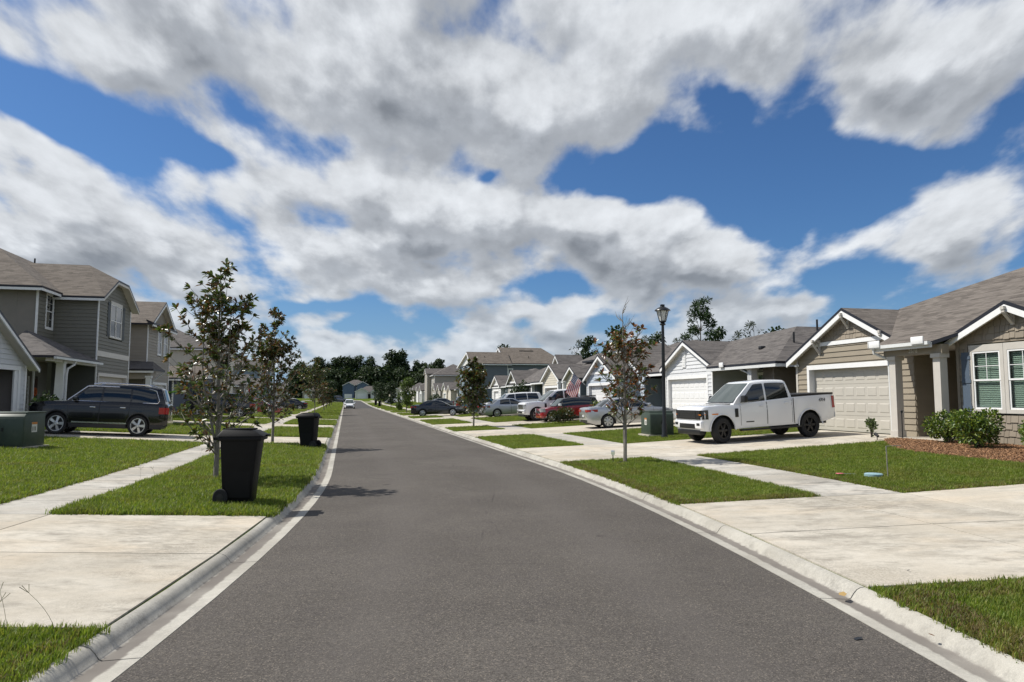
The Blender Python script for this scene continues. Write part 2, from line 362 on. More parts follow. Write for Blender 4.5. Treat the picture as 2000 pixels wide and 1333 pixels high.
def concrete_mat(name, c1, c2, stain, amount, warm=(.62, .53, .42), kerb=False):
    m = bpy.data.materials.new(name); m.use_nodes = True; g = NT(m.node_tree)
    geo = g.new('ShaderNodeNewGeometry').outputs['Position']
    st = g.vmul(geo, (.75, 1.5, 1.0))
    n1 = g.noise(geo, .6, 6, .6); n2 = g.noise(st, 2.4, 7, .7); n3 = g.noise(geo, 110, 2, .6); n4 = g.noise(geo, 14, 4, .6)
    c = g.mix(g.sstep(n1, .35, .66), (*c1, 1), (*c2, 1))
    c = g.mix(g.sstep(g.noise(st, .55, 4, .6), .46, .66, 0, .5), c, (*warm, 1))
    c = g.mix(g.m('MULTIPLY', g.sstep(n2, .44, .74), g.sstep(n1, .36, .60, .15, amount)), c, (*stain, 1))
    c = g.mix(g.m('MULTIPLY', g.sstep(g.noise(geo, .28, 3, .6), .50, .64, 0, .55), g.sstep(g.noise(st, 7.0, 6, .75), .38, .62)), c, (*stain, 1))
    c = g.mix(g.m('MULTIPLY', g.sstep(g.noise(geo, .45, 4, .65), .50, .66, 0, .5), g.sstep(g.noise(geo, 42, 3, .7), .40, .60)), c, (stain[0] * 1.15, stain[1] * 1.15, stain[2] * 1.15, 1))
    rn = g.lin(g.new('ShaderNodeObjectInfo').outputs['Random'], 0, 1, .93, 1.05)
    k = g.m('MULTIPLY', g.m('MULTIPLY', g.lin(n3, .25, .75, .86, 1.12), g.lin(n4, .3, .7, .94, 1.05)), rn)
    c = g.mix(1.0, c, g.new('ShaderNodeCombineXYZ', {0: k, 1: k, 2: k}).outputs[0], 'MULTIPLY')
    c = g.mix(g.sstep(g.noise(geo, 45, 2, .5), .70, .76, 0, .35), c, (.16, .14, .12, 1))
    if kerb:   # silt and tyre dirt lying in the gutter pan, stored with the mesh as u = distance from the asphalt
        u = g.new('ShaderNodeSeparateXYZ', {0: g.new('ShaderNodeTexCoord').outputs['UV']}).outputs[0]
        ww = g.m('ADD', u, g.m('MULTIPLY', g.m('SUBTRACT', g.noise(geo, 5, 5, .7), .5), .10))
        band = g.m('MULTIPLY', g.sstep(ww, .12, .155), g.sstep(ww, .26, .295, 1, 0))
        c = g.mix(g.m('MULTIPLY', band, g.sstep(g.noise(geo, .8, 3, .6), .3, .6, .6, .95)), c, (.165, .148, .132, 1))
        c = g.mix(g.m('MULTIPLY', g.sstep(ww, .27, .30), g.m('MULTIPLY', g.sstep(ww, .31, .38, 1, 0), g.sstep(g.noise(geo, 3, 6, .75), .5, .66, 0, .28))), c, (.12, .112, .10, 1))
    bp = g.new('ShaderNodeBump', {'Height': g.m('ADD', n3, n4), 'Strength': .2}); bp.inputs['Distance'].default_value = .004
    b = g.new('ShaderNodeBsdfPrincipled', {'Base Color': c, 'Roughness': .9, 'Specular IOR Level': .1, 'Normal': bp.outputs[0]})
    g.new('ShaderNodeOutputMaterial', {0: b.outputs[0]}); return m
def turf_mat():
    m = bpy.data.materials.new('turf'); m.use_nodes = True; g = NT(m.node_tree)
    geo = g.new('ShaderNodeNewGeometry').outputs['Position']
    n1 = g.noise(geo, .35, 4, .6); n2 = g.noise(geo, 26, 4, .7); n3 = g.noise(geo, 3.0, 4, .6)
    c = g.mix(g.sstep(n1, .3, .7), (.075, .115, .020, 1), (.105, .140, .030, 1))
    c = g.mix(g.sstep(n3, .45, .75, 0, .45), c, (.13, .13, .045, 1))
    k = g.lin(n2, .25, .75, .45, 1.45)
    c = g.mix(1.0, c, g.new('ShaderNodeCombineXYZ', {0: k, 1: k, 2: k}).outputs[0], 'MULTIPLY')
    bp = g.new('ShaderNodeBump', {'Height': n2, 'Strength': .9}); bp.inputs['Distance'].default_value = .05
    b = g.new('ShaderNodeBsdfPrincipled', {'Base Color': c, 'Roughness': 1.0, 'Specular IOR Level': 0.0, 'Normal': bp.outputs[0]})
    g.new('ShaderNodeOutputMaterial', {0: b.outputs[0]}); return m
def glass_mat(name, col=(.012, .016, .018), rough=.03):
    return pmat(name, col, rough, spec=.9)
ASPH = asphalt_mat(); TURF = turf_mat()
CONC = concrete_mat('concrete', (.465, .42, .345), (.56, .52, .445), (.22, .20, .165), .85, warm=(.54, .45, .335))
CONCS = concrete_mat('concrete_walk', (.405, .38, .33), (.50, .475, .425), (.19, .18, .16), 1.0, warm=(.50, .44, .36))
KERB = concrete_mat('concrete_kerb', (.345, .325, .28), (.44, .42, .37), (.22, .21, .19), .35, warm=(.50, .48, .42), kerb=True)
WHITE = pmat('white_trim', (.78, .78, .77), .55, var=.05, vs=4)
CREAMTRIM = pmat('pale_trim', (.60, .57, .52), .6, var=.05)
DARKEDGE = pmat('dark_drip_edge', (.012, .013, .020), .45)
GUTTER = pmat('gutter_white', (.66, .67, .66), .4, var=.06, vs=6)
ROOF = shingle_mat('roof_shingles', (.085, .073, .063), (.155, .135, .117), (.225, .196, .17))
ROOFD = shingle_mat('roof_shingles_dark', (.075, .068, .064), (.13, .118, .110), (.18, .165, .15))
ROOFB = shingle_mat('roof_shingles_brown', (.095, .080, .066), (.160, .136, .113), (.215, .183, .155))
GLASS = glass_mat('window_glass'); BLACK = pmat('black_plastic', (.012, .012, .013), .42)
DARK = pmat('dark_interior', (.02, .019, .018), .9)
RUBBER = pmat('tyre_rubber', (.018, .018, .019), .85, bump=.15, bs=90)
CHROME = pmat('chrome', (.75, .76, .78), .18, metal=1.0)
BLIND = pmat('window_blind', (.80, .82, .78), .7)
def siding_mat(name, col, rnd=.035): return pmat(name, col, .62, var=.05, vs=2.5, bump=.08, bs=60, rnd=rnd)
# ------------------------------------------------------------------ ground
def frange(a, b, n): return [a + (b - a) * i / n for i in range(n + 1)]
def grid_sd(name, sl, dl, zf, mat, parent=None, uvf=None, th=0.0):
    V = []; F = []
    for s in sl:
        for d in dl:
            w = W(s, d); V.append((w.x, w.y, zf(s, d)))
    n = len(dl)
    for i in range(len(sl) - 1):
        for j in range(n - 1): F.append((i * n + j, i * n + j + 1, (i + 1) * n + j + 1, (i + 1) * n + j))
    if th:
        o = len(V); m = len(sl)
        ring = [j for j in range(n)] + [i * n + n - 1 for i in range(1, m)] + [(m - 1) * n + j for j in range(n - 2, -1, -1)] + [i * n for i in range(m - 2, 0, -1)]
        V += [(V[k][0], V[k][1], V[k][2] - th) for k in ring]
        for q in range(len(ring)):
            q2 = (q + 1) % len(ring); F.append((ring[q], ring[q2], o + q2, o + q))
    me = bpy.data.meshes.new(name); me.from_pydata(V, [], F); me.materials.append(mat)
    if uvf:
        u = me.uv_layers.new(name='UVMap'); sd = [(s, d) for s in sl for d in dl]; sd += [sd[k] for k in ring] if th else []
        for lp in me.loops: u.data[lp.index].uv = uvf(*sd[lp.vertex_index])
    return put(name, me, parent)
SL = frange(-36, 0, 36) + frange(2, 110, 54) + frange(114, 232, 30) + frange(236, 330, 40)
DL = [-55, -40, -28, -20, -14.9, -11, -7.1, -5.6, -3.14, -3.05, 0, 3.05, 3.14, 5.6, 7.1, 11, 14.9, 20, 28, 60, 140]
def zground(s, d): return zg(s, d) - (.16 if abs(d) < 3.1 else 0)
tag(grid_sd('ground', SL, DL, zground, TURF), kind='structure')
mb = MB(); mb.add([(-2500, -300, -.35), (2500, -300, -.35), (2500, 3500, -.35), (-2500, 3500, -.35)], [(0, 1, 2, 3)])
tag(mb.build('far_ground', TURF), kind='structure')
road = grid_sd('road', SL, [-2.72, -1.8, -.9, 0, .9, 1.8, 2.72], lambda s, d: zg(s, d) if abs(d) > .1 else zg(s, d) - .004, ASPH, uvf=lambda s, d: (d, s))
tag(road, kind='structure')
# kerb and gutter: separate cast sections with joints, longer runs once the joints can no longer be seen
KP = [(0, .004), (.13, -.004), (.26, -.012), (.285, -.004), (.315, .040), (.345, .072), (.38, .089), (.42, .094)]
kerb = {}
for sg, nm in ((-1, 'kerb_left'), (1, 'kerb_right')):
    kerb[sg] = tag(empty(nm, (0, 0, 0)), kind='structure')
    e = [-36 + 3.05 * i for i in range(26)] + [52, 65, 80, 100, 125, 150, 175, 200, 216, 232] + list(frange(240, 330, 9))
    off = -1.75 if sg < 0 else -.65
    e = [v + off for v in e]
    for a, b in zip(e, e[1:]):
        n = max(2, int((b - a) / 1.1)); g = .007
        sl = frange(a + g, b - g, n)
        # profile points ordered by distance from the asphalt
        def zf(s, d, sg=sg):
            k = abs(d) - 2.72
            for (k0, z0), (k1, z1) in zip(KP, KP[1:]):
                if k <= k1 + 1e-6: return z0 + (z1 - z0) * (k - k0) / (k1 - k0) + zg(s, 2.72)
            return KP[-1][1] + zg(s, 2.72)
        ks_ = grid_sd('kerb_section', sl, [sg * (2.72 + k) for k, _ in KP], zf, KERB, kerb[sg], uvf=lambda s, d: (abs(d) - 2.72, s), th=.14)
        ks_.data.polygons.foreach_set('use_smooth', [True] * len(ks_.data.polygons)); ks_.data.set_sharp_from_angle(angle=R(50))
# driveways and pavement
DRV = {1: [(-12.3, -7.45), (-.15, 5.1), (12.3, 17.9), (22.3, 27.3), (36.4, 41.4), (46.8, 51.8), (60.6, 65.6), (73, 78), (86, 91), (98, 103), (110, 115), (123, 128), (136, 141), (149, 154), (166, 171), (182, 187), (200, 205)],
       -1: [(-13.0, -7.75), (8.3, 13.4), (22.4, 27.6), (36, 41), (49, 54), (62, 67), (75, 80), (88, 93), (102, 107), (116, 121), (131, 136), (147, 152), (164, 169), (181, 186), (199, 204)]}
SW = {1: (5.6, 7.08), -1: (6.05, 7.22)}
def slab(parent, s0, s1, d0, d1, mat, up=.016, flare=0.0, g=.010, name='slab'):
    """one cast slab; flare widens it towards the kerb"""
    ns = max(1, int((s1 - s0) / 1.6)); nd = max(1, int(abs(d1 - d0) / 1.6)); V = []; F = []
    sg = 1 if d1 > 0 else -1
    for j in range(nd + 1):
        t = j / nd; d = d0 + (d1 - d0) * t
        d += sg * g * (1 if j == 0 else -1 if j == nd else 0)
        fl = flare * (1 - t) ** 2
        for i in range(ns + 1):
            a = s0 + g - fl * (1 if flare else 0); b = s1 - g + fl * (1 if flare else 0)
            s = a + (b - a) * i / ns
            w = W(s, d); V.append((w.x, w.y, zg(s, d) + up))
    n = ns + 1
    for j in range(nd):
        for i in range(ns): F.append((j * n + i, j * n + i + 1, (j + 1) * n + i + 1, (j + 1) * n + i))
    ring = list(range(n)) + [j * n + n - 1 for j in range(1, nd + 1)] + [nd * n + i for i in range(ns - 1, -1, -1)] + [j * n for j in range(nd - 1, 0, -1)]
    o = len(V); V += [(V[k][0], V[k][1], V[k][2] - .10) for k in ring]
    for q in range(len(ring)): F.append((ring[q], ring[(q + 1) % len(ring)], o + (q + 1) % len(ring), o + q))
    me = bpy.data.meshes.new(name); me.from_pydata(V, [], F); me.materials.append(mat)
    return put(name, me, parent)
for sg in (1, -1):
    pav = tag(empty('pavement_right' if sg > 0 else 'pavement_left'), kind='structure')
    a0, a1 = SW[sg]; prev = -34.0
    for s0, s1 in DRV[sg] + [(228, 229)]:
        # walk between the driveways, cast in 1.5 m bays
        n = max(1, round((s0 - prev) / 1.52)); bays = frange(prev, s0, n) if prev < 60 else frange(prev, s0, 3)
        for b0, b1 in zip(bays, bays[1:]): slab(pav, b0, b1, sg * a0, sg * a1, CONCS)
        prev = s1
        if s0 > 220: break
        dw = tag(empty('driveway_right' if sg > 0 else 'driveway_left'), kind='structure')
        mid = (s0 + s1) / 2; far = s0 > 60
        for b0, b1, fl in (((s0, s1, .45),) if far else ((s0, mid, .0), (mid, s1, .0))):
            slab(dw, b0, b1, sg * 3.145, sg * a0, CONC)
            slab(dw, b0, b1, sg * a0, sg * a1, CONC)
            rows = frange(a1, 14.95, 1 if far else 2)
            for r0, r1 in zip(rows, rows[1:]): slab(dw, b0, b1, sg * r0, sg * r1, CONC)
# ------------------------------------------------------------------ grass: real blades, instanced in tufts
def grass_mat(name, dry=0.0):
    m = bpy.data.materials.new(name); m.use_nodes = True; g = NT(m.node_tree)
    geo = g.new('ShaderNodeNewGeometry').outputs['Position']
    c = g.new('ShaderNodeAttribute', attribute_name='Col').outputs['Color']
    r = g.new('ShaderNodeObjectInfo').outputs['Random']
    c = g.mix(g.sstep(r, .80, .97, 0, .55), c, (.25, .22, .08, 1))
    c = g.mix(g.sstep(g.noise(geo, .9, 4, .65), .50, .70, 0, .60), c, (.21, .19, .055, 1))
    k = g.m('MULTIPLY', g.lin(r, 0, 1, .72, 1.25), g.lin(g.noise(geo, 2.5, 3, .6), .3, .7, .8, 1.18))
    c = g.mix(1.0, c, g.new('ShaderNodeCombineXYZ', {0: k, 1: k, 2: k}).outputs[0], 'MULTIPLY')
    b = g.new('ShaderNodeBsdfPrincipled', {'Base Color': c, 'Roughness': .55, 'Specular IOR Level': .35})
    tr = g.new('ShaderNodeBsdfTranslucent', {0: g.mix(1.0, c, (1.2, 1.3, .6, 1), 'MULTIPLY')})
    mx = g.new('ShaderNodeMixShader', {0: .42, 1: b.outputs[0], 2: tr.outputs[0]})
    g.new('ShaderNodeOutputMaterial', {0: mx.outputs[0]}); return m
GRASSM = grass_mat('grass_blades')
def tuft(seed, n, h, spread, cols, width=.006):
    rnd = random.Random(seed); V = []; F = []; C = []
    for i in range(n):
        a = rnd.uniform(0, 6.28); r = spread * math.sqrt(rnd.random()); x, y = r * math.cos(a), r * math.sin(a)
        t = rnd.uniform(0, 6.28); ln = h * rnd.uniform(.55, 1.2); lean = rnd.uniform(.1, .75) * ln
        dx, dy = math.cos(t), math.sin(t); px, py = -dy * width * .5, dx * width * .5
        o = len(V)
        V += [(x - px, y - py, -.01), (x + px, y + py, -.01),
              (x + dx * lean * .35 - px * .9, y + dy * lean * .35 - py * .9, ln * .58), (x + dx * lean * .35 + px * .9, y + dy * lean * .35 + py * .9, ln * .58),
              (x + dx * lean, y + dy * lean, ln * .95)]
        F += [(o, o + 1, o + 3, o + 2), (o + 2, o + 3, o + 4)]
        c = rnd.choice(cols); k = rnd.uniform(.8, 1.2); C += [(c[0] * k, c[1] * k, c[2] * k, 1)] * 2
    me = bpy.data.meshes.new('tuft'); me.from_pydata(V, [], F); me.materials.append(GRASSM)
    at = me.color_attributes.new('Col', 'FLOAT_COLOR', 'CORNER'); L = []
    for p, c in zip(me.polygons, C): L += list(c) * p.loop_total
    at.data.foreach_set('color', L)
    return me
GREENS = [(.148, .215, .030), (.188, .245, .034), (.122, .184, .030), (.222, .252, .048)]
DRYS = [(.21, .15, .07), (.15, .10, .05), (.12, .12, .04), (.25, .19, .10)]
def tuft_collection(name, meshes):
    c = bpy.data.collections.new(name)
    for i, me in enumerate(meshes): c.objects.link(bpy.data.objects.new('tuft', me))
    return c
TUFTS = tuft_collection('tufts', [tuft(i, 14, .068, .065, GREENS, .0075) for i in range(5)])
TUFTD = tuft_collection('dry_tufts', [tuft(20 + i, 12, .05, .06, DRYS) for i in range(4)])
def scatter_group(name, coll, smin, smax, tilt=.25):
    ng = bpy.data.node_groups.new(name, 'GeometryNodeTree')
    ng.interface.new_socket('Geometry', in_out='INPUT', socket_type='NodeSocketGeometry'); ng.interface.new_socket('Geometry', in_out='OUTPUT', socket_type='NodeSocketGeometry')
    n = ng.nodes; L = ng.links
    i = n.new('NodeGroupInput'); o = n.new('NodeGroupOutput')
    ds = n.new('GeometryNodeDistributePointsOnFaces'); at = n.new('GeometryNodeInputNamedAttribute'); at.data_type = 'FLOAT'; at.inputs[0].default_value = 'dens'
    ip = n.new('GeometryNodeInstanceOnPoints'); ci = n.new('GeometryNodeCollectionInfo'); ci.inputs[0].default_value = coll
    ci.inputs['Separate Children'].default_value = True; ci.inputs['Reset Children'].default_value = True
    rv = n.new('FunctionNodeRandomValue'); rv.data_type = 'FLOAT_VECTOR'; rv.inputs[0].default_value = (-tilt, -tilt, 0); rv.inputs[1].default_value = (tilt, tilt, 6.283)
    sv = n.new('FunctionNodeRandomValue'); sv.data_type = 'FLOAT'; sv.inputs[2].default_value = smin; sv.inputs[3].default_value = smax
    ht = n.new('GeometryNodeInputNamedAttribute'); ht.data_type = 'FLOAT'; ht.inputs[0].default_value = 'hgt'
    mu = n.new('ShaderNodeMath'); mu.operation = 'MULTIPLY'
    L.new(i.outputs[0], ds.inputs['Mesh']); L.new(at.outputs[0], ds.inputs['Density'])
    L.new(ds.outputs['Points'], ip.inputs['Points']); L.new(ci.outputs[0], ip.inputs['Instance']); ip.inputs['Pick Instance'].default_value = True
    L.new(rv.outputs[0], ip.inputs['Rotation']); L.new(sv.outputs[1], mu.inputs[0]); L.new(ht.outputs[0], mu.inputs[1]); L.new(mu.outputs[0], ip.inputs['Scale'])
    L.new(ip.outputs[0], o.inputs[0]); return ng
def scatter_obj(name, patches, ng, label, cat):
    """patches: (s0, s1, d0(s), d1(s), density, height)"""
    V = []; F = []; D = []; H = []
    for s0, s1, d0, d1, den, hg in patches:
        f0 = d0 if callable(d0) else (lambda s, v=d0: v); f1 = d1 if callable(d1) else (lambda s, v=d1: v)
        ns = max(1, math.ceil((s1 - s0) / .8)); nd = max(1, math.ceil(abs(f1(s0) - f0(s0)) / .9)); o = len(V)
        for i in range(ns + 1):
            s = s0 + (s1 - s0) * i / ns
            for j in range(nd + 1):
                d = f0(s) + (f1(s) - f0(s)) * j / nd; w = W(s, d); V.append((w.x, w.y, zg(s, d)))
                dist = math.hypot(w.x, w.y); fall = min(1.0, (13.0 / max(dist, 1)) ** 1.35)
                D.append(den * max(fall, .045)); H.append(hg * (1 + min(max(0, dist - 14) * .016, 1.6)))
        n = nd + 1
        for i in range(ns):
            for j in range(nd): F.append((o + i * n + j, o + i * n + j + 1, o + (i + 1) * n + j + 1, o + (i + 1) * n + j))
    me = bpy.data.meshes.new(name); me.from_pydata(V, [], F); me.materials.append(GRASSM)
    for nm, A in (('dens', D), ('hgt', H)):
        a = me.attributes.new(nm, 'FLOAT', 'POINT'); a.data.foreach_set('value', A)
    ob = put(name, me); m = ob.modifiers.new('scatter', 'NODES'); m.node_group = ng
    return tag(ob, label, cat, kind='stuff')
def bed_edge(s):     # front edge of the mulch bed before the brown house
    t = min(max((.4 - s) / 3.6, 0), 1); return 13.75 - 2.2 * math.sin(t * math.pi / 2) ** .9
patches = []
for sg in (1, -1):
    a0, a1 = SW[sg]; edges = [-17.5] + [v for p in DRV[sg] for v in p]
    for k in range(0, len(edges), 2):
        s0 = edges[k]; s1 = edges[k + 1] if k + 1 < len(edges) else s0 + 10
        if s0 > 170: break
        den = 640 if sg < 0 else 600; hg = (1.2 if sg < 0 else .82) if k else .72
        pad = .0
        patches.append((s0 + (.0 if k else 0), s1 - .0, sg * 3.12, sg * (a0 + .015), den, hg))
        if sg > 0 and k == 2:
            patches.append((s0, s1 + .0, a1 - .01, lambda s: min(13.6, bed_edge(s)), den, hg))
        elif not (sg > 0 and k == 0): patches.append((s0 - .01, s1 + .01, sg * (a1 - .01), sg * 14.7, den, hg))
NG = scatter_group('grass_scatter', TUFTS, .75, 1.3)
scatter_obj('lawn_grass', patches, NG, 'short mown green grass on the lawns and verges', 'grass')
dry = [(-7.3, -.4, 3.15, 3.40, 800, 1.1), (-17.5, -12.6, 3.15, 3.5, 800, 1.1), (-7.44, -7.2, 3.2, 5.5, 900, 1.1), (-7.42, -.2, 7.08, 7.3, 600, 1.0), (-7.44, -7.1, 7.2, 10.5, 700, 1.0),
       (-7.7, 8.2, -3.15, -3.35, 380, 1.1), (-7.72, -7.5, -3.3, -6.0, 500, 1.1), (-7.6, 8.2, -7.22, -7.45, 520, 1.2), (-14.5, -13.0, -3.2, -3.4, 240, 1.0), (-12.75, -12.35, 3.3, 5.2, 300, 1.0)]
scatter_obj('dry_grass', dry, scatter_group('dry_scatter', TUFTD, .7, 1.2, .5), 'dry brown grass along the lawn edges', 'grass')
# ------------------------------------------------------------------ houses
HROT = {1: R(-90) + TH, -1: R(90) + TH}
class House:
    """coordinates are (s along the street, D distance from its middle, z); the Empty stands at the front of the house"""
    def __init__(h, side, s0, D0, z0, name, label, cat='house', group=None):
        h.side, h.s0, h.D0, h.z0 = side, s0, D0, z0
        w = P0 + s0 * U + side * D0 * N
        h.root = tag(empty(name, (w.x, w.y, z0), (0, 0, HROT[side])), label, cat, group)
        h.rnd = random.Random(int(s0 * 10) + side)
    def p(h, v):
        s, D, z = v; return ((s - h.s0) * -h.side, D - h.D0, z - h.z0)
    def mk(h, name, mb, mats, parent=None, **k):
        m2 = MB(); m2.V = [h.p(v) for v in mb.V]; m2.M = mb.M
        m2.F = mb.F if h.side < 0 else [tuple(reversed(f)) for f in mb.F]
        return m2.build(name, mats, parent or h.root, **k)
    def box(h, name, s0, s1, D0, D1, z0, z1, mat, parent=None, **k):
        return h.mk(name, MB().box(s0, s1, D0, D1, z0, z1), mat, parent, **k)
# wall planes: maps (a, z, out) to house coordinates
def front(D): return lambda a, z, o: (a, D - o, z)
def sidew(s, sg=-1): return lambda a, z, o: (s + sg * o, a, z)
def poly_span(poly, z):
    xs = []
    for (a0, z0), (a1, z1) in zip(poly, poly[1:] + poly[:1]):
        if (z0 - z) * (z1 - z) <= 0 and abs(z1 - z0) > 1e-9: xs.append(a0 + (a1 - a0) * (z - z0) / (z1 - z0))
    return (min(xs), max(xs)) if len(xs) >= 2 else None
def cut(iv, holes):
    out = [iv]
    for a, b in holes:
        nx = []
        for x0, x1 in out:
            if b <= x0 or a >= x1: nx.append((x0, x1)); continue
            if a > x0: nx.append((x0, a))
            if b < x1: nx.append((b, x1))
        out = nx
    return [o for o in out if o[1] - o[0] > .03]
def siding(h, pl, poly, expo, mat, holes=(), joined=False, name='siding_board', shake=False, vert=False, parent=None, wmat=None):
    """lap boards (or shakes) over a wall polygon in (a, z); each board is a solid with its lower edge proud"""
    back = MB(); zb = sorted({round(z, 4) for _, z in poly} | {round(min(max(v, min(q[1] for q in poly)), max(q[1] for q in poly)), 4) for ho in holes for v in ho[2:]})
    for z0, z1 in zip(zb, zb[1:]):
        q0, q1 = poly_span(poly, z0 + 1e-5), poly_span(poly, z1 - 1e-5)
        if not q0 or not q1: continue
        hs = [(ho[0], ho[1]) for ho in holes if ho[2] < z1 - 1e-3 and ho[3] > z0 + 1e-3]
        if not hs: iv = [((q0[0], q1[0]), (q0[1], q1[1]))]
        else: iv = [((x0 if x0 > q0[0] else q0[0], x0 if x0 > q0[0] else q1[0]), (x1 if x1 < q0[1] else q0[1], x1 if x1 < q0[1] else q1[1])) for x0, x1 in cut(q0, hs)]
        for (l0, l1), (r0, r1) in iv:
            back.hexa([pl(l0, z0, -.06), pl(r0, z0, -.06), pl(r1, z1, -.06), pl(l1, z1, -.06)], [pl(l0, z0, 0), pl(r0, z0, 0), pl(r1, z1, 0), pl(l1, z1, 0)])
    wall = h.mk('wall', back, wmat or mat, parent, uv=False)
    zs = [z for _, z in poly]; z = min(zs); zt = max(zs); J = MB(); rnd = h.rnd; e = 1e-4
    if vert:                                   # board and batten
        a = min(p[0] for p in poly); b = max(p[0] for p in poly)
        while a < b:
            pts = poly_span([(zz, aa) for aa, zz in poly], a + .02)
            if pts and pts[1] - pts[0] > .05:
                m = MB(); m.hexa([pl(a, pts[0], .0), pl(a + .045, pts[0], 0), pl(a + .045, pts[1], 0), pl(a, pts[1], 0)],
                                 [pl(a, pts[0], .022), pl(a + .045, pts[0], .022), pl(a + .045, pts[1], .022), pl(a, pts[1], .022)])
                if joined: J.add(m.V, m.F)
                else: h.mk('batten', m, mat, wall, uv=False)
            a += expo
        if joined and J.V: h.mk('battens', J, mat, wall, uv=False)['kind'] = 'stuff'
        return wall
    row = 0
    while z < zt - .02:
        z1 = min(z + expo, zt - .005); sp0 = poly_span(poly, z + e); sp1 = poly_span(poly, z1 - e)
        if sp0 and sp1:
            hs = [(ha, hb) for ha, hb, hz0, hz1 in holes if hz0 < z + expo * .6 and hz1 > z + expo * .4]
            lo, hi = min(sp0[0], sp1[0]), max(sp0[1], sp1[1])
            for x0, x1 in cut((lo, hi), hs):
                if shake:
                    cuts = [x0]; 
                    while cuts[-1] < x1 - .12: cuts.append(min(cuts[-1] + rnd.choice((.11, .15, .2, .27)) * rnd.uniform(.9, 1.1), x1))
                    cuts[-1] = x1
                else:
                    cuts = [x0]; first = rnd.uniform(.8, 3.4)
                    while cuts[-1] + (first if len(cuts) == 1 else 3.66) < x1 - .5: cuts.append(cuts[-1] + (first if len(cuts) == 1 else 3.66))
                    cuts.append(x1)
                for c0, c1 in zip(cuts, cuts[1:]):
                    g = .005 if shake else .0015; b0, b1 = c0 + g, c1 - g
                    dz = rnd.uniform(-.022, .012) if shake else 0
                    def cl(v, sp): return min(max(v, sp[0]), sp[1])
                    l0, r0, l1, r1 = cl(b0, sp0), cl(b1, sp0), cl(b0, sp1), cl(b1, sp1)
                    if r0 - l0 < .01 and r1 - l1 < .01: continue
                    ob, ot = (.034, .008) if shake else (.036, .006)
                    A = [pl(l0, z + dz, 0), pl(r0, z + dz, 0), pl(r1, z1, 0), pl(l1, z1, 0)]
                    B = [pl(l0, z + dz, ob), pl(r0, z + dz, ob), pl(r1, z1, ot), pl(l1, z1, ot)]
                    m = MB().hexa(A, B)
                    if joined: J.add(m.V, m.F)
                    else: h.mk('shingle' if shake else name, m, mat, wall, uv=False)
        z += expo; row += 1
    if joined and J.V: h.mk('siding', J, mat, wall, uv=False)['kind'] = 'stuff'
    return wall
def pbox(pl, a0, a1, z0, z1, o0, o1):
    return MB().hexa([pl(a0, z0, o0), pl(a1, z0, o0), pl(a1, z1, o0), pl(a0, z1, o0)], [pl(a0, z0, o1), pl(a1, z0, o1), pl(a1, z1, o1), pl(a0, z1, o1)])
def window(h, pl, a0, a1, z0, z1, trim=WHITE, tw=.10, sash=WHITE, blinds=False, grid=2, glass=None, head=.0, lites=True):
    """double-hung window: trim boards, sash frames, panes and glazing bars"""
    m = MB()
    for b in ((a0 - tw, a0, z0 - tw, z1 + tw + head), (a1, a1 + tw, z0 - tw, z1 + tw + head), (a0, a1, z1, z1 + tw + head), (a0, a1, z0 - tw, z0)):
        q = pbox(pl, *b, .0, .045); m.add(q.V, q.F)
    w = h.mk('window', m, trim, uv=False)
    f = .045; zm = (z0 + z1) / 2
    for y0, y1, o in ((z0, zm + .02, .012), (zm - .02, z1, .024)):
        m = MB()
        for b in ((a0, a0 + f, y0, y1), (a1 - f, a1, y0, y1), (a0 + f, a1 - f, y0, y0 + f), (a0 + f, a1 - f, y1 - f, y1)):
            q = pbox(pl, *b, o - .012, o + .012); m.add(q.V, q.F)
        h.mk('sash', m, sash, w, uv=False)
        h.mk('pane', pbox(pl, a0 + f, a1 - f, y0 + f, y1 - f, o - .012, o - .006), glass or GLASS, w, uv=False)
        if lites and y1 == z1 or lites == 'all':
            m = MB(); am = (a0 + a1) / 2; ym = (y0 + y1) / 2
            for b in ((am - .008, am + .008, y0 + f, y1 - f), (a0 + f, a1 - f, ym - .008, ym + .008)):
                q = pbox(pl, *b, o - .006, o + .002); m.add(q.V, q.F)
            h.mk('glazing_bar', m, sash, w, uv=False)
    if blinds:
        z = z0 + .06; m = MB()
        while z < z1 - .05:
            q = MB().hexa([pl(a0 + f, z, -.075), pl(a1 - f, z, -.075), pl(a1 - f, z + .004, -.075), pl(a0 + f, z + .004, -.075)], [pl(a0 + f, z - .040, -.05), pl(a1 - f, z - .040, -.05), pl(a1 - f, z - .036, -.05), pl(a0 + f, z - .036, -.05)]); m.add(q.V, q.F); z += .05
        h.mk('blind', m, BLIND, w, uv=False)['kind'] = 'stuff'
        h.mk('reveal', pbox(pl, a0, a1, z0, z1, -.16, -.14), DARK, w, uv=False)
    return w
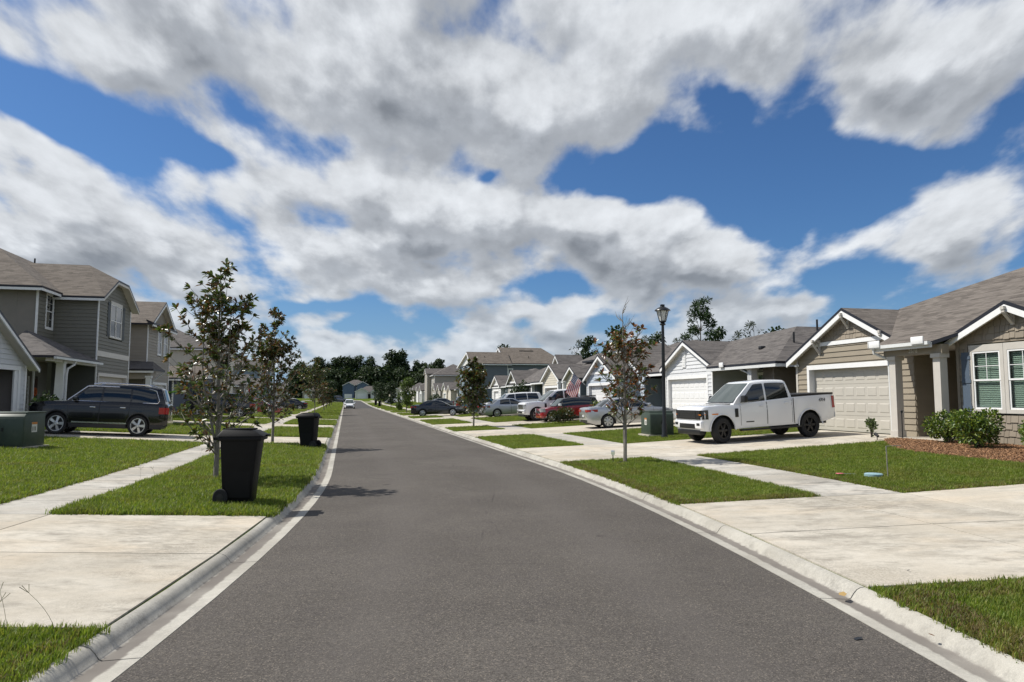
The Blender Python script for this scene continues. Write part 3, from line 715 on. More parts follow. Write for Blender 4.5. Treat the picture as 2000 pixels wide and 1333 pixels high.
def garage_door(h, D, a0, a1, z0, z1, mat, trim, recess=.16, cols=8, rows=4, jamb=None, tw=.13, detail=True):
    pl = front(D)
    m = MB()
    for b in ((a0 - tw, a0, z0, z1 + .17), (a1, a1 + tw, z0, z1 + .17), (a0, a1, z1, z1 + .17)):
        q = pbox(pl, *b, 0, .04); m.add(q.V, q.F)
    for b in ((a0 - .02, a0, z0, z1), (a1, a1 + .02, z0, z1), (a0, a1, z1, z1 + .02)):
        q = pbox(pl, *b, -recess - .05, -.002); m.add(q.V, q.F)
    h.mk('garage_frame', m, trim, uv=False)
    rh = (z1 - z0) / rows; door = None
    for r in range(rows):
        q = pbox(pl, a0, a1, z0 + r * rh + .004, z0 + (r + 1) * rh - .004, -recess - .04, -recess)
        sec = h.mk('garage_door' if r == 0 else 'door_section', q, mat, None if r == 0 else door, uv=False)
        if r == 0: door = sec
        cw = (a1 - a0) / cols
        for c in range(cols):
            x0 = a0 + c * cw + cw * .10; x1 = a0 + (c + 1) * cw - cw * .10; y0 = z0 + r * rh + rh * .22; y1 = z0 + (r + 1) * rh - rh * .22
            if not detail: continue
            A = [pl(x0, y0, -recess), pl(x1, y0, -recess), pl(x1, y1, -recess), pl(x0, y1, -recess)]
            k = .028; B = [pl(x0 + k, y0 + k, -recess + .012), pl(x1 - k, y0 + k, -recess + .012), pl(x1 - k, y1 - k, -recess + .012), pl(x0 + k, y1 - k, -recess + .012)]
            h.mk('panel', MB().hexa(A, B), mat, door, uv=False)
    return door
def roof(h, polys, mats=None, th=.11, name='roof'):
    """polys: roof planes as lists of (s, D, z); one slab each, dark metal edge"""
    m = MB()
    for A in polys:
        if (Vector(h.p(A[1])) - Vector(h.p(A[0]))).cross(Vector(h.p(A[2])) - Vector(h.p(A[0]))).z < 0: A = A[::-1]
        n = len(A); o = len(m.V); m.V += list(A) + [(s, D, z - th) for s, D, z in A]
        m.F.append(tuple(range(o, o + n))); m.M.append(0)
        m.F.append(tuple(o + n + i for i in reversed(range(n)))); m.M.append(1)
        for i in range(n):
            j = (i + 1) % n; m.F.append((o + i, o + n + i, o + n + j, o + j)); m.M.append(1)
    m2 = MB(); m2.V = [h.p(v) for v in m.V]; m2.F = m.F; m2.M = m.M
    return m2.build(name, mats or [ROOF, DARKEDGE], h.root)
def rakeboard(h, pts, D, hgt=.17, th=.05, mat=WHITE, drop=.11, name='rake_board', soff=.4):
    """white boards under the sloping edges of a gable, pts: (s, z) along the top edge"""
    o = []
    for (s0, z0), (s1, z1) in zip(pts, pts[1:]):
        A = [(s0, D, z0 - drop - hgt), (s1, D, z1 - drop - hgt), (s1, D, z1 - drop), (s0, D, z0 - drop)]
        m = MB().prism(A, (0, th, 0)); o.append(h.mk(name, m, mat, uv=False))
        if soff:
            A = [(s0, D + th, z0 - drop - .05), (s1, D + th, z1 - drop - .05), (s1, D + soff, z1 - drop - .05), (s0, D + soff, z0 - drop - .05)]
            h.mk('soffit', MB().prism(A, (0, 0, -.02)), CREAMTRIM, uv=False)
    return o
def fascia(h, p0, p1, hgt=.12, th=.03, mat=WHITE, drop=.11, name='fascia'):
    p0 = Vector(p0); p1 = Vector(p1); t = (p1 - p0).normalized(); n = Vector((t.y, -t.x, 0)) * th
    A = [p0 + Vector((0, 0, -drop - hgt)), p1 + Vector((0, 0, -drop - hgt)), p1 + Vector((0, 0, -drop)), p0 + Vector((0, 0, -drop))]
    return h.mk(name, MB().prism([tuple(a) for a in A], tuple(n)), mat, uv=False)
def pipe(h, s, D, z, hh=.3, r=.045, mat=None, name='vent_pipe'):
    return h.mk(name, MB().tube([(s, D, z - .2), (s, D, z + hh)], r, 8), mat or BLACK, uv=False, smooth=True)
def bracket(h, s, D, z0, z1, mat, w=.07, dep=.32):
    """decorative gable bracket: upright, arm and a slanted brace"""
    m = MB().box(s - w / 2, s + w / 2, D - .05, D, z0, z1 - .02)
    m.box(s - w / 2 - .002, s + w / 2 + .002, D - dep, D, z1 - .09, z1)
    m.hexa([(s - w / 2 + .004, D - .05, z0 + .02), (s + w / 2 - .004, D - .05, z0 + .02), (s + w / 2 - .004, D - .05, z0 + .11), (s - w / 2 + .004, D - .05, z0 + .11)],
           [(s - w / 2 + .004, D - dep + .02, z1 - .16), (s + w / 2 - .004, D - dep + .02, z1 - .16), (s + w / 2 - .004, D - dep + .02, z1 - .08), (s - w / 2 + .004, D - dep + .02, z1 - .08)])
    return h.mk('bracket', m, mat, uv=False)
def column(h, s, D, z0, z1, mat, w=.32, taper=1.0):
    m = MB(); a = w / 2; b = a * taper
    def sq(r, z): return [(s - r, D - r, z), (s + r, D - r, z), (s + r, D + r, z), (s - r, D + r, z)]
    m.hexa(sq(a + .03, z0), sq(a + .03, z0 + .2)); m.hexa(sq(a, z0 + .2), sq(b, z1 - .12)); m.hexa(sq(b + .045, z1 - .12), sq(b + .045, z1))
    return h.mk('column', m, mat, uv=False)
def downspout(h, pts, mat=GUTTER, r=.045):
    return h.mk('downspout', MB().tube(pts, r, 8), mat, uv=False, smooth=True)
# ---- the brown house with the pick-up, right
TAN = siding_mat('tan_siding', (.275, .235, .175)); TANSH = siding_mat('tan_shingle', (.255, .215, .165), .09)
TAUPE_SHADE = siding_mat('taupe_and_porch_shade', (.17, .15, .125))  # also the brown house's porch wall, with shade put into the colour
DOORC = pmat('cream_garage_door', (.48, .452, .395), .5, var=.03)
TRIMT = pmat('greige_trim', (.52, .49, .44), .55, var=.05)
def house_brown():
    F0 = .60
    h = House(1, 3.4, 14.9, F0, 'house', 'single-storey tan house with shingled gables and cream garage door behind the white pickup')
    pl = front(14.9); Dr = 14.6; sa, za, k = 3.35, 4.99, .509; zl = lambda s: za - k * abs(s - sa)
    low = [(.45, F0), (6.42, F0), (6.42, zl(6.42) - .09), (5.02, 3.74), (1.5, 3.74), (.45, zl(.45) - .09)]
    siding(h, pl, [(.45, F0), (6.42, F0), (6.42, zl(6.42) - .1), (5.55, 3.74), (1.15, 3.74), (.45, zl(.45) - .1)], .192, TAN, [(1.12, 5.72, F0, 3.02)])
    up = front(14.905)
    siding(h, up, [(1.15, 3.74), (5.55, 3.74), (sa, za - .1)], .175, TANSH, shake=True)
    h.box('frieze_board', 1.28, 5.42, 14.84, 14.90, 3.73, 3.87, WHITE)
    for s, a, b in ((4.95, 3.42, 3.97), (3.35, 4.26, 4.80), (1.5, 3.55, 4.02)): bracket(h, s, 14.88, a, b, TRIMT, .09, .36)
    garage_door(h, 14.9, 1.2, 5.62, F0 + .02, 2.87, DOORC, WHITE, recess=.2)
    for s in (6.42,): h.box('corner_board', s - .1, s + .012, 14.86, 14.9, F0, zl(s) - .12, TRIMT)
    rakeboard(h, [(6.68, zl(6.68)), (sa, za), (.86, zl(.86))], Dr, .18)
    m = MB().box(6.22, 6.32, 14.72, 14.86, 3.02, 3.10); m.tube([(6.27, 14.86, 3.06), (6.27, 14.80, 3.16)], .02, 6); h.mk('security_camera', m, WHITE, uv=False)
    # roofs
    roof(h, [[(sa, Dr, za), (6.72, Dr, zl(6.72)), (6.72, 19, zl(6.72)), (sa, 17.05, za)],
             [(sa, Dr, za), (.90, Dr, zl(.90)), (sa, 17.05, za)]])
    fz = lambda D: 3.45 + .5 * (D - 13.9)
    ridge = (-1.6, 20.5, fz(20.5))
    roof(h, [[(.95, 13.85, fz(13.85)), (-1.35, 13.85, fz(13.85)), (-3.3, 15.66, fz(15.66)), (-5.25, 13.85, fz(13.85)), (-9.5, 13.85, fz(13.85)), (-9.5, 20.5, fz(20.5)), ridge, (sa, 17.05, fz(17.05)), (.93, 14.48, fz(14.48))],
             [(sa, 17.05, fz(17.05)), ridge, (-1.6, 24.5, fz(20.5)), (6.95, 28, 3.66), (6.95, 17.0, 3.66)],
             [ridge, (-9.5, 20.5, fz(20.5)), (-9.5, 27, 3.6), (6.9, 28, 3.66), (-1.6, 24.5, fz(20.5))]], name='main_roof')
    wz, wk, ws = 4.36, .44, -3.3; wl = lambda s: wz - wk * abs(s - ws); Dw = 14.3
    roof(h, [[(ws, Dw, wz), (-1.3, Dw, wl(-1.3)), (-1.3, 14.4, wl(-1.3)), (ws, 15.75, wz)], [(ws, Dw, wz), (-5.3, Dw, wl(-5.3)), (-5.3, 14.4, wl(-5.3)), (ws, 15.75, wz)]], name='gable_roof')
    rakeboard(h, [(-1.3, wl(-1.3)), (ws, wz), (-5.3, wl(-5.3))], Dw, .17)
    bracket(h, ws, 14.58, 3.72, 4.2, TRIMT, .1, .36)
    # porch: beam, gutter, posts, number, side wall and door in the shade
    gm = MB().box(-1.36, .92, 13.70, 13.82, 3.33, 3.43); gm.box(-1.36, .92, 13.80, 13.86, 3.25, 3.40); h.mk('gutter', gm, GUTTER, uv=False)
    for a in (.50, -1.22): h.mk('splash_guard', MB().box(a - .02, a + .44, 13.66, 13.70, 3.36, 3.58), WHITE, bevel=.03)
    h.mk('splash_guard', MB().box(.92, .96, 13.64, 13.95, 3.36, 3.58), WHITE, bevel=.02)
    downspout(h, [(.85, 13.76, 3.34), (.85, 13.78, 3.2), (.74, 14.0, 3.08), (.62, 14.12, 2.98), (.6, 14.14, .7)])
    h.box('porch_beam', -1.5, .75, 14.05, 14.30, 3.08, 3.34, TAN)
    h.box('porch_ceiling', -1.45, .72, 14.3, 16.6, 3.30, 3.34, TRIMT)
    column(h, .42, 14.18, F0, 3.08, TRIMT, .25); column(h, -1.28, 14.18, F0, 3.08, TRIMT, .25)
    h.box('porch_floor', -1.5, .7, 14.0, 16.6, F0 - .1, F0 + .012, CONC)
    siding(h, sidew(.45), [(14.9, F0), (16.6, F0), (16.6, 3.3), (14.9, 3.3)], .192, TAN)
    h.box('corner_board', .40, .46, 15.6, 15.7, F0, 3.3, TRIMT)
    siding(h, front(16.5), [(-1.5, F0), (.45, F0), (.45, 3.3), (-1.5, 3.3)], .192, TAUPE_SHADE, [(-1.0, .0, F0, 2.72)])  # tan siding coloured darker here to stand for the porch's shade
    dm = h.box('door', -.95, -.05, 16.42, 16.48, F0, 2.66, pmat('brown_door', (.10, .085, .065), .4)); h.box('door_frame', -1.03, -.95, 16.4, 16.5, F0, 2.74, TRIMT)
    h.mk('handle', MB().tube([(-.15, 16.36, F0 + .95), (-.15, 16.36, F0 + 1.15)], .015, 6), CHROME, dm, uv=False)
    t = bpy.data.curves.new('house_number', 'FONT'); t.body = '2678'; t.size = .17; t.extrude = .008; t.align_x = 'CENTER'; t.materials.append(CREAMTRIM)
    o = put('house_number', t, h.root, h.p((-.45, 14.04, 3.15)), (R(90), 0, 0))
    # front wing with the twin window
    pw_ = front(14.6)
    holes = [(-4.12, -1.84, 1.34, 3.30)]
    siding(h, pw_, [(-5.1, F0), (-1.5, F0), (-1.5, wl(-1.5) - .08), (ws, wz - .08), (-5.1, wl(-5.1) - .08)], .185, TANSH, holes, shake=True)
    siding(h, sidew(-1.5, 1), [(14.6, F0), (16.5, F0), (16.5, 3.3), (14.6, 3.3)], .19, TAN, joined=True)
    for a in (-2.86, -3.94): window(h, pw_, a, a + .86, 1.50, 3.08, trim=TRIMT, tw=.105, blinds=True, head=.08, glass=CLEARG)
    for a0, a1 in ((-1.94, -1.64), (-4.36, -4.06)):
        m = pbox(pw_, a0, a1, 1.44, 3.08, .0, .045); sh = h.mk('shutter', m, SHUT, uv=False)
        for z in (1.5, 2.22, 2.88): h.mk('shutter_rail', pbox(pw_, a0 - .003, a1 + .003, z, z + .09, .045, .062), SHUT, sh, uv=False)
    h.box('corner_board', -1.56, -1.47, 14.55, 14.6, F0, 3.40, TANSH)
    siding(h, front(15.3), [(-9.2, F0), (-5.15, F0), (-5.15, 3.9), (-9.2, 3.9)], .192, TAN, joined=True); siding(h, sidew(-9.2), [(15.3, F0), (27, F0), (27, 3.5), (15.3, 3.5)], .192, TAN, joined=True)
    siding(h, sidew(-5.1), [(14.62, F0), (15.3, F0), (15.3, 3.5), (14.62, 3.5)], .192, TAN, joined=True); siding(h, sidew(6.42, 1), [(14.9, F0), (27, F0), (27, 3.3), (14.9, 3.3)], .192, TAN, joined=True)
    h.box('foundation', -5.1, -1.5, 14.63, 15, F0 - .25, F0, CONC)
    return h
def clear_glass():
    m = bpy.data.materials.new('clear_glass'); m.use_nodes = True; g = NT(m.node_tree)
    gl = g.new('ShaderNodeBsdfGlossy', {0: (.85, .92, .9, 1), 1: .03}); tr = g.new('ShaderNodeBsdfTransparent', {0: (.72, .78, .745, 1)})
    fr = g.new('ShaderNodeLayerWeight', {0: .5}); mx = g.new('ShaderNodeMixShader', {0: g.m('ADD', g.m('MULTIPLY', g.m('POWER', fr.outputs['Facing'], 4.0), .8), .10, clamp=True), 1: tr.outputs[0], 2: gl.outputs[0]})
    g.new('ShaderNodeOutputMaterial', {0: mx.outputs[0]}); return m
CLEARG = clear_glass(); SHUT = pmat('blue_grey_shutter', (.085, .115, .155), .5, var=.06)
house_brown()
# ---- the pale grey house behind the white pickup
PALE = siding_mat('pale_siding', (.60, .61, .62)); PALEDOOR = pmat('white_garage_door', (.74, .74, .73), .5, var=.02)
PALE_SHADED = siding_mat('pale_siding_shaded', (.50, .505, .50))  # darker copy of the pale siding, porch shade put into its colour
def house_pale():
    F0 = .47
    h = House(1, 15.7, 14.9, F0, 'house', 'single-storey pale grey house with white garage door left of the lamp post')
    h.root['label'] = 'single-storey pale grey house with white garage door behind the green utility box'
    sa, za, k, Dr = 15.6, 4.80, .470, 14.6; zl = lambda s: za - k * abs(s - sa)
    siding(h, front(14.9), [(13.05, F0), (18.2, F0), (18.2, zl(18.2) - .1), (sa, za - .1), (13.05, zl(13.05) - .1)], .19, PALE, [(13.5, 18.02, F0, 2.97), (15.75, 16.15, 3.37, 4.22)])
    garage_door(h, 14.9, 13.62, 17.9, F0 + .02, 2.8, PALEDOOR, WHITE, recess=.15, cols=8)
    m = MB().box(15.76, 16.14, 14.85, 14.9, 3.38, 4.22); v = h.mk('gable_vent', m, WHITE, uv=False)
    for i in range(9): h.mk('louvre', MB().box(15.79, 16.11, 14.83, 14.85, 3.42 + i * .085, 3.48 + i * .085), WHITE, v, uv=False)
    rakeboard(h, [(18.4, zl(18.4)), (sa, za), (12.72, zl(12.72))], Dr, .15)
    roof(h, [[(sa, Dr, za), (18.45, Dr, zl(18.45)), (18.45, 19, zl(18.45)), (sa, 17.5, za)], [(sa, Dr, za), (12.6, Dr, zl(12.6)), (sa, 17.5, za)]], [ROOFD, DARKEDGE])
    fz = lambda D: 3.30 + .5 * (D - 14.4); pk = (10.9, 18.1, fz(18.1))
    roof(h, [[(12.75, 14.4, fz(14.4)), (7.1, 14.4, fz(14.4)), pk, (sa, 17.4, fz(17.4))],
             [(7.1, 14.4, fz(14.4)), (7.1, 23, fz(14.4)), (10.9, 22, fz(18.1)), pk],
             [pk, (10.9, 22, fz(18.1)), (18.4, 24, 3.4), (18.4, 18, 3.4), (sa, 17.4, fz(17.4))]], [ROOFD, DARKEDGE], name='main_roof')
    fascia(h, (7.1, 14.42, fz(14.4)), (12.75, 14.42, fz(14.4)), mat=GUTTER); fascia(h, (7.12, 23, fz(14.4)), (7.12, 14.4, fz(14.4)), mat=GUTTER)
    h.mk('splash_guard', MB().box(11.05, 11.4, 14.3, 14.36, 3.2, 3.42), WHITE, bevel=.02)
    siding(h, sidew(13.05), [(14.9, F0), (17.2, F0), (17.2, 3.2), (14.9, 3.2)], .19, PALE_SHADED)
    h.box('corner_board', 13.0, 13.1, 14.85, 14.9, F0, 3.2, WHITE); h.box('corner_board', 18.12, 18.23, 14.85, 14.9, F0, 3.3, WHITE)
    siding(h, front(17.2), [(8.0, F0), (13.05, F0), (13.05, 3.2), (8.0, 3.2)], .19, PALE_SHADED, [(11.9, 12.9, 1.2, 3.1)])
    window(h, front(17.2), 12.0, 12.75, 1.3, 2.95, tw=.1, glass=CLEARG, blinds=True)
    siding(h, sidew(8.0), [(14.9, F0), (23, F0), (23, 3.2), (14.9, 3.2)], .19, TAUPE_SHADE, joined=True)
    siding(h, front(15.2), [(8.0, F0), (9.2, F0), (9.2, 3.2), (8.0, 3.2)], .19, TAUPE_SHADE, joined=True)
    column(h, 9.35, 14.75, F0, 3.15, PALE, .3)
    downspout(h, [(9.9, 14.45, 3.2), (9.85, 14.5, 3.05), (9.4, 14.62, 2.85), (9.3, 14.6, .6)])
    h.box('porch_floor', 8, 13, 14.9, 17.2, F0 - .1, F0 + .01, CONC)
    pipe(h, 9.7, 18.3, 5.05, .3); pipe(h, 9.0, 16.6, 4.4, .28)
    h.mk('roof_vent', MB().box(10.2, 10.45, 15.75, 16.0, 3.98, 4.15), BLACK, bevel=.04)
house_pale()
# ---- generic front gable for the houses farther down the street
def gable(h, D, sa, za, half, k, D2, wall, F0, door=None, shake=None, dmat=None, split=None, rmats=None, over=.28, vert=False, win=None, ex=.19, brackets=True, j=True):
    zl = lambda s: za - k * abs(s - sa); w = half - .2; Dr = D - over
    poly = [(sa - w, F0), (sa + w, F0), (sa + w, zl(sa + w) - .1), (sa, za - .1), (sa - w, zl(sa - w) - .1)]
    holes = []
    if door: holes.append((door[0] - .1, door[1] + .1, F0, door[2] + .15))
    if win: holes.append((win[0] - .1, win[1] + .1, win[2] - .1, win[3] + .1))
    if split:
        zs = split; hw = (za - .1 - zs) / k
        siding(h, front(D), [(sa - w, F0), (sa + w, F0), (sa + w, min(zl(sa + w) - .1, zs)), (sa + min(hw, w), zs), (sa - min(hw, w), zs), (sa - w, min(zl(sa - w) - .1, zs))], ex, wall, holes, joined=j)
        siding(h, front(D - .006), [(sa - min(hw, w), zs), (sa + min(hw, w), zs), (sa, za - .1)], .3 if vert else .2, shake or wall, joined=j, shake=not vert, vert=vert)
        h.box('frieze_board', sa - hw + .1, sa + hw - .1, D - .06, D, zs - .02, zs + .13, WHITE)
    else: siding(h, front(D), poly, ex, wall, holes, joined=j)
    if door: garage_door(h, D, door[0], door[1], F0 + .02, door[2], dmat or PALEDOOR, WHITE, cols=4 if door[1] - door[0] < 3 else 8)
    if win: window(h, front(D), *win)
    rakeboard(h, [(sa + half, zl(sa + half)), (sa, za), (sa - half, zl(sa - half))], Dr, .15, soff=over)
    roof(h, [[(sa, Dr, za), (sa + half + .06, Dr, zl(sa + half + .06)), (sa + half + .06, D2, zl(sa + half + .06)), (sa, D2, za)],
             [(sa, Dr, za), (sa - half - .06, Dr, zl(sa - half - .06)), (sa - half - .06, D2, zl(sa - half - .06)), (sa, D2, za)]], rmats or [ROOFD, DARKEDGE], name='gable_roof')
    for q in (-1, 1): h.box('corner_board', sa + q * w - .06, sa + q * w + .06, D - .04, D, F0, zl(sa + w) - .12, WHITE)
    if F0 < 1.5:
        for q in (-1, 1): h.box('side_wall', sa + q * (w - .02), sa + q * (w - .10), D + .07, D2 - .3, F0, zl(sa + w) - .2, wall)
    if brackets: bracket(h, sa, D - .02, za - .62, za - .2, WHITE, .09, over - .05)
def hiproof(h, s0, s1, D0, D1, ze, k, rmats=None, fas=WHITE, ridge_inset=None):
    """hip roof over a rectangle, ridge along the longer side"""
    ws, wd_ = s1 - s0, D1 - D0; r = min(ws, wd_) / 2; zr = ze + k * r
    if ws >= wd_: a, b = (s0 + r, (D0 + D1) / 2, zr), (s1 - r, (D0 + D1) / 2, zr)
    else: a, b = ((s0 + s1) / 2, D0 + r, zr), ((s0 + s1) / 2, D1 - r, zr)
    c = [(s0, D0, ze), (s1, D0, ze), (s1, D1, ze), (s0, D1, ze)]
    P = [[c[0], c[1], b, a], [c[1], c[2], b], [c[2], c[3], a, b], [c[3], c[0], a]] if ws >= wd_ else [[c[0], c[1], a], [c[1], c[2], b, a], [c[2], c[3], b], [c[3], c[0], a, b]]
    roof(h, P, rmats or [ROOFD, DARKEDGE], name='main_roof')
    fascia(h, c[0], c[1], mat=fas); fascia(h, (s0 + .0, D1, ze), c[0], mat=fas)
    return zr
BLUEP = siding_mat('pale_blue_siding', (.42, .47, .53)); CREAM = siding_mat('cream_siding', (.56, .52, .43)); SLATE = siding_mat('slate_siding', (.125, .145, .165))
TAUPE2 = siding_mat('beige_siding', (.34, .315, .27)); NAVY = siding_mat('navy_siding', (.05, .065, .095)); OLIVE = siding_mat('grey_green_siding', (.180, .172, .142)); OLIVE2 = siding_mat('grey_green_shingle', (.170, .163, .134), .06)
TANL = siding_mat('warm_tan_siding', (.31, .275, .225)); STUCCO = pmat('taupe_stucco', (.22, .20, .175), .9, var=.06, bump=.2, bs=50); SHWHITE = siding_mat('white_shingle', (.66, .66, .64), .05); TEAL = siding_mat('blue_grey_siding', (.20, .26, .30))
def houses_right():
    # pale blue
    F0 = .40
    h = House(1, 24.4, 13.4, F0, 'house', 'pale blue house with two stacked gables behind the half-bare magnolia', group='houses along the right side')
    gable(h, 13.4, 24.4, 4.56, 2.95, .49, 17.5, BLUEP, F0, door=(22.9, 26.8, 2.6), shake=BLUEP, split=3.35)
    siding(h, front(14.6), [(20.5, F0), (26, F0), (26, 3.4), (20.5, 3.4)], .19, BLUEP, joined=True)
    gable(h, 14.65, 24.9, 5.42, 4.0, .47, 18, BLUEP, 3.2, shake=SHWHITE, split=4.65, brackets=False)
    siding(h, front(16), [(18.6, F0), (21, F0), (21, 3.2), (18.6, 3.2)], .19, SLATE, joined=True); window(h, front(16), 19.4, 20.2, 1.2, 2.7)
    siding(h, sidew(18.7), [(14.9, F0), (24, F0), (24, 3.2), (14.9, 3.2)], .19, BLUEP, joined=True)
    hiproof(h, 18.3, 30.2, 14.7, 23.6, 3.28, .5)
    # cream, with the flag
    F0 = .42
    h = House(1, 39, 14.4, F0, 'house', 'cream house with twin front gables behind the white pickup and flag', group='houses along the right side')
    gable(h, 14.4, 39.1, 4.68, 2.8, .47, 18, CREAM, F0, door=(37.0, 41.1, 2.65), dmat=DOORC, brackets=False)
    gable(h, 14.3, 33.1, 4.26, 1.9, .5, 18, CREAM, F0, brackets=False, win=(32.4, 33.7, 1.2, 2.7))
    siding(h, front(15.6), [(34.9, F0), (36.5, F0), (36.5, 3.2), (34.9, 3.2)], .19, TAUPE2, joined=True); h.box('door', 35.3, 36.2, 15.5, 15.58, F0, 2.5, NAVY)
    for s in (34.95, 36.3): column(h, s, 14.2, F0, 3.1, WHITE, .26)
    siding(h, sidew(31.3), [(14.3, F0), (23, F0), (23, 3.2), (14.3, 3.2)], .19, SLATE, joined=True)
    gable(h, 16.3, 43.6, 5.75, 1.25, .75, 18.5, CREAM, 4.4, vert=True, split=4.7, brackets=False)
    hiproof(h, 30.9, 46.5, 14.5, 24.5, 3.3, .5)
    h.mk('ridge_vent', MB().box(36.2, 38.8, 17.0, 17.35, 4.75, 4.9), BLACK, uv=False)
    # slate single storey with two gables
    F0 = .40
    h = House(1, 56, 14.8, F0, 'house', 'low grey house with narrow batten gables beside the silver sedan', group='houses along the right side')
    gable(h, 14.8, 54.9, 4.75, 2.5, .57, 19, TAUPE2, F0, door=(53.6, 56.3, 2.6), dmat=DOORC, split=3.4, vert=True, brackets=False, shake=TAUPE2)
    siding(h, front(15.4), [(45.8, F0), (52.6, F0), (52.6, 3.2), (45.8, 3.2)], .19, SLATE, joined=True)
    for s in (47.2, 52.0): column(h, s, 14.9, F0, 3.1, WHITE, .3)
    window(h, front(15.4), 49.4, 50.3, 1.2, 2.7); h.box('door', 47.8, 48.7, 15.3, 15.38, F0, 2.5, NAVY)
    siding(h, sidew(45.8), [(14.9, F0), (24, F0), (24, 3.2), (14.9, 3.2)], .19, SLATE, joined=True)
    hiproof(h, 45.2, 58, 14.6, 24.6, 3.25, .5)
    h = House(1, 64, 14.8, F0, 'house', 'white gabled house half hidden by the dark magnolia', group='houses along the right side')
    gable(h, 14.8, 63.4, 4.45, 2.65, .47, 19, SHWHITE, F0, split=3.3, door=(62.2, 64.9, 2.6), brackets=False)
    siding(h, front(15.2), [(58.4, F0), (61, F0), (61, 3.2), (58.4, 3.2)], .19, TEAL, joined=True); window(h, front(15.2), 59.0, 60.4, 1.2, 2.6)
    siding(h, sidew(58.4), [(14.9, F0), (24, F0), (24, 3.2), (14.9, 3.2)], .19, TEAL, joined=True)
    hiproof(h, 58, 70, 14.7, 24, 3.2, .45)
    # two storeys, slate blue side wall
    F0 = .45
    h = House(1, 87, 14.9, F0, 'house', 'tall two-storey slate blue house with brown roof above the others', group='houses along the right side')
    siding(h, sidew(82), [(15.2, F0), (20.3, F0), (20.3, 6.7), (15.2, 6.7)], .2, SLATE, joined=True)
    siding(h, sidew(82.6), [(20.3, F0), (27.5, F0), (27.5, 6.7), (20.3, 6.7)], .2, SLATE, joined=True)
    h.box('corner_board', 82.0, 82.6, 20.25, 20.36, F0, 6.7, WHITE); h.box('corner_board', 81.95, 82.05, 15.1, 15.2, F0, 6.7, WHITE)
    siding(h, front(15.2), [(82, F0), (94, F0), (94, 6.7), (82, 6.7)], .2, TEAL, joined=True)
    for s in (83.2, 86.5, 90): window(h, front(15.2), s, s + 1.1, 4.5, 6.0)
    window(h, sidew(82.6), 20.6, 21.2, 4.6, 6.0)
    roof(h, [[(81.6, 14.8, 6.75), (81.6, 20.9, 6.75), (85, 20.9, 8.6), (85, 14.8, 8.6)], [(94, 14.8, 6.75), (94, 20.9, 6.75), (85, 20.9, 8.6), (85, 14.8, 8.6)]], [ROOFB, DARKEDGE])
    roof(h, [[(82.2, 20.2, 6.85), (82.2, 29.5, 6.85), (88, 27.0, 9.55), (88, 20.3, 9.55)], [(94.2, 20.2, 6.85), (94.2, 29.5, 6.85), (88, 27.0, 9.55), (88, 20.3, 9.55)], [(82.2, 29.5, 6.85), (94.2, 29.5, 6.85), (88, 27, 9.55)]], [ROOFB, DARKEDGE], name='main_roof')
    h.mk('gable_wall', MB().prism([(82.3, 20.4, 6.8), (94, 20.4, 6.8), (88, 20.4, 9.4)], (0, .06, 0)), SHWHITE, uv=False)
    rakeboard(h, [(82.2, 6.85), (88, 9.55), (94.2, 6.85)], 20.15, .2, soff=0)
    rakeboard(h, [(81.6, 6.75), (85, 8.6), (94, 6.75)], 14.75, .2)
    h.mk('gable_wall', MB().prism([(82, 15.1, 6.7), (93.5, 15.1, 6.7), (85, 15.1, 8.45)], (0, .06, 0)), SHWHITE, uv=False)
    fascia(h, (81.6, 20.9, 6.75), (81.6, 14.8, 6.75)); fascia(h, (82.2, 29.5, 6.85), (82.2, 20.2, 6.85))
    h.mk('ridge_vent', MB().box(86.6, 87.0, 23.2, 25.4, 8.85, 9.02), BLACK, uv=False); pipe(h, 84, 24, 7.7, .35); pipe(h, 83.4, 17.2, 7.6, .3)
houses_right()
def house_simple(side, s0, s1, D, F0, wall, wall2, gables, label, rm=None, two=False, group=None, dmat=None, k=.5, winf=(), depth=10, shake=None):
    """a whole house farther away: front, near side wall, hip or gable roof, front gables with garage doors or windows"""
    h = House(side, (s0 + s1) / 2, D, F0, 'house', label, group=group); ze = F0 + (6.1 if two else 2.8); rm = rm or [ROOFD, DARKEDGE]
    siding(h, front(D + .9), [(s0, F0), (s1, F0), (s1, ze), (s0, ze)], .2, wall, joined=True)
    near = s0
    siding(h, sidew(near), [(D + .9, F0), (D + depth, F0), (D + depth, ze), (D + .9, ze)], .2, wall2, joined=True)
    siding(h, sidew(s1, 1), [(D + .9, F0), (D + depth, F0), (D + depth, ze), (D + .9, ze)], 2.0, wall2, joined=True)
    for q in (D + .9,): h.box('corner_board', near - .03, near + .08, q - .04, q + .06, F0, ze, WHITE)
    hiproof(h, s0 - .4, s1 + .4, D + .5, D + depth + .4, ze + .08, k, rm)
    for gsp in gables:
        sa, half, za, door = gsp[:4]
        dd = (sa - door / 2, sa + door / 2, F0 + 2.15) if door else None
        gable(h, D, sa, F0 + za, half, .5, D + 4.5, wall, F0 if not (two and za > 5) else F0 + (3 if len(gsp) < 5 else gsp[4]), door=dd, split=F0 + za - half * .5 + .05 if half > 1.5 else None, shake=shake or SHWHITE, dmat=dmat, rmats=rm, brackets=False)
    for a, z in winf: window(h, front(D + .9), a, a + .9, F0 + z, F0 + z + 1.4)
    return h
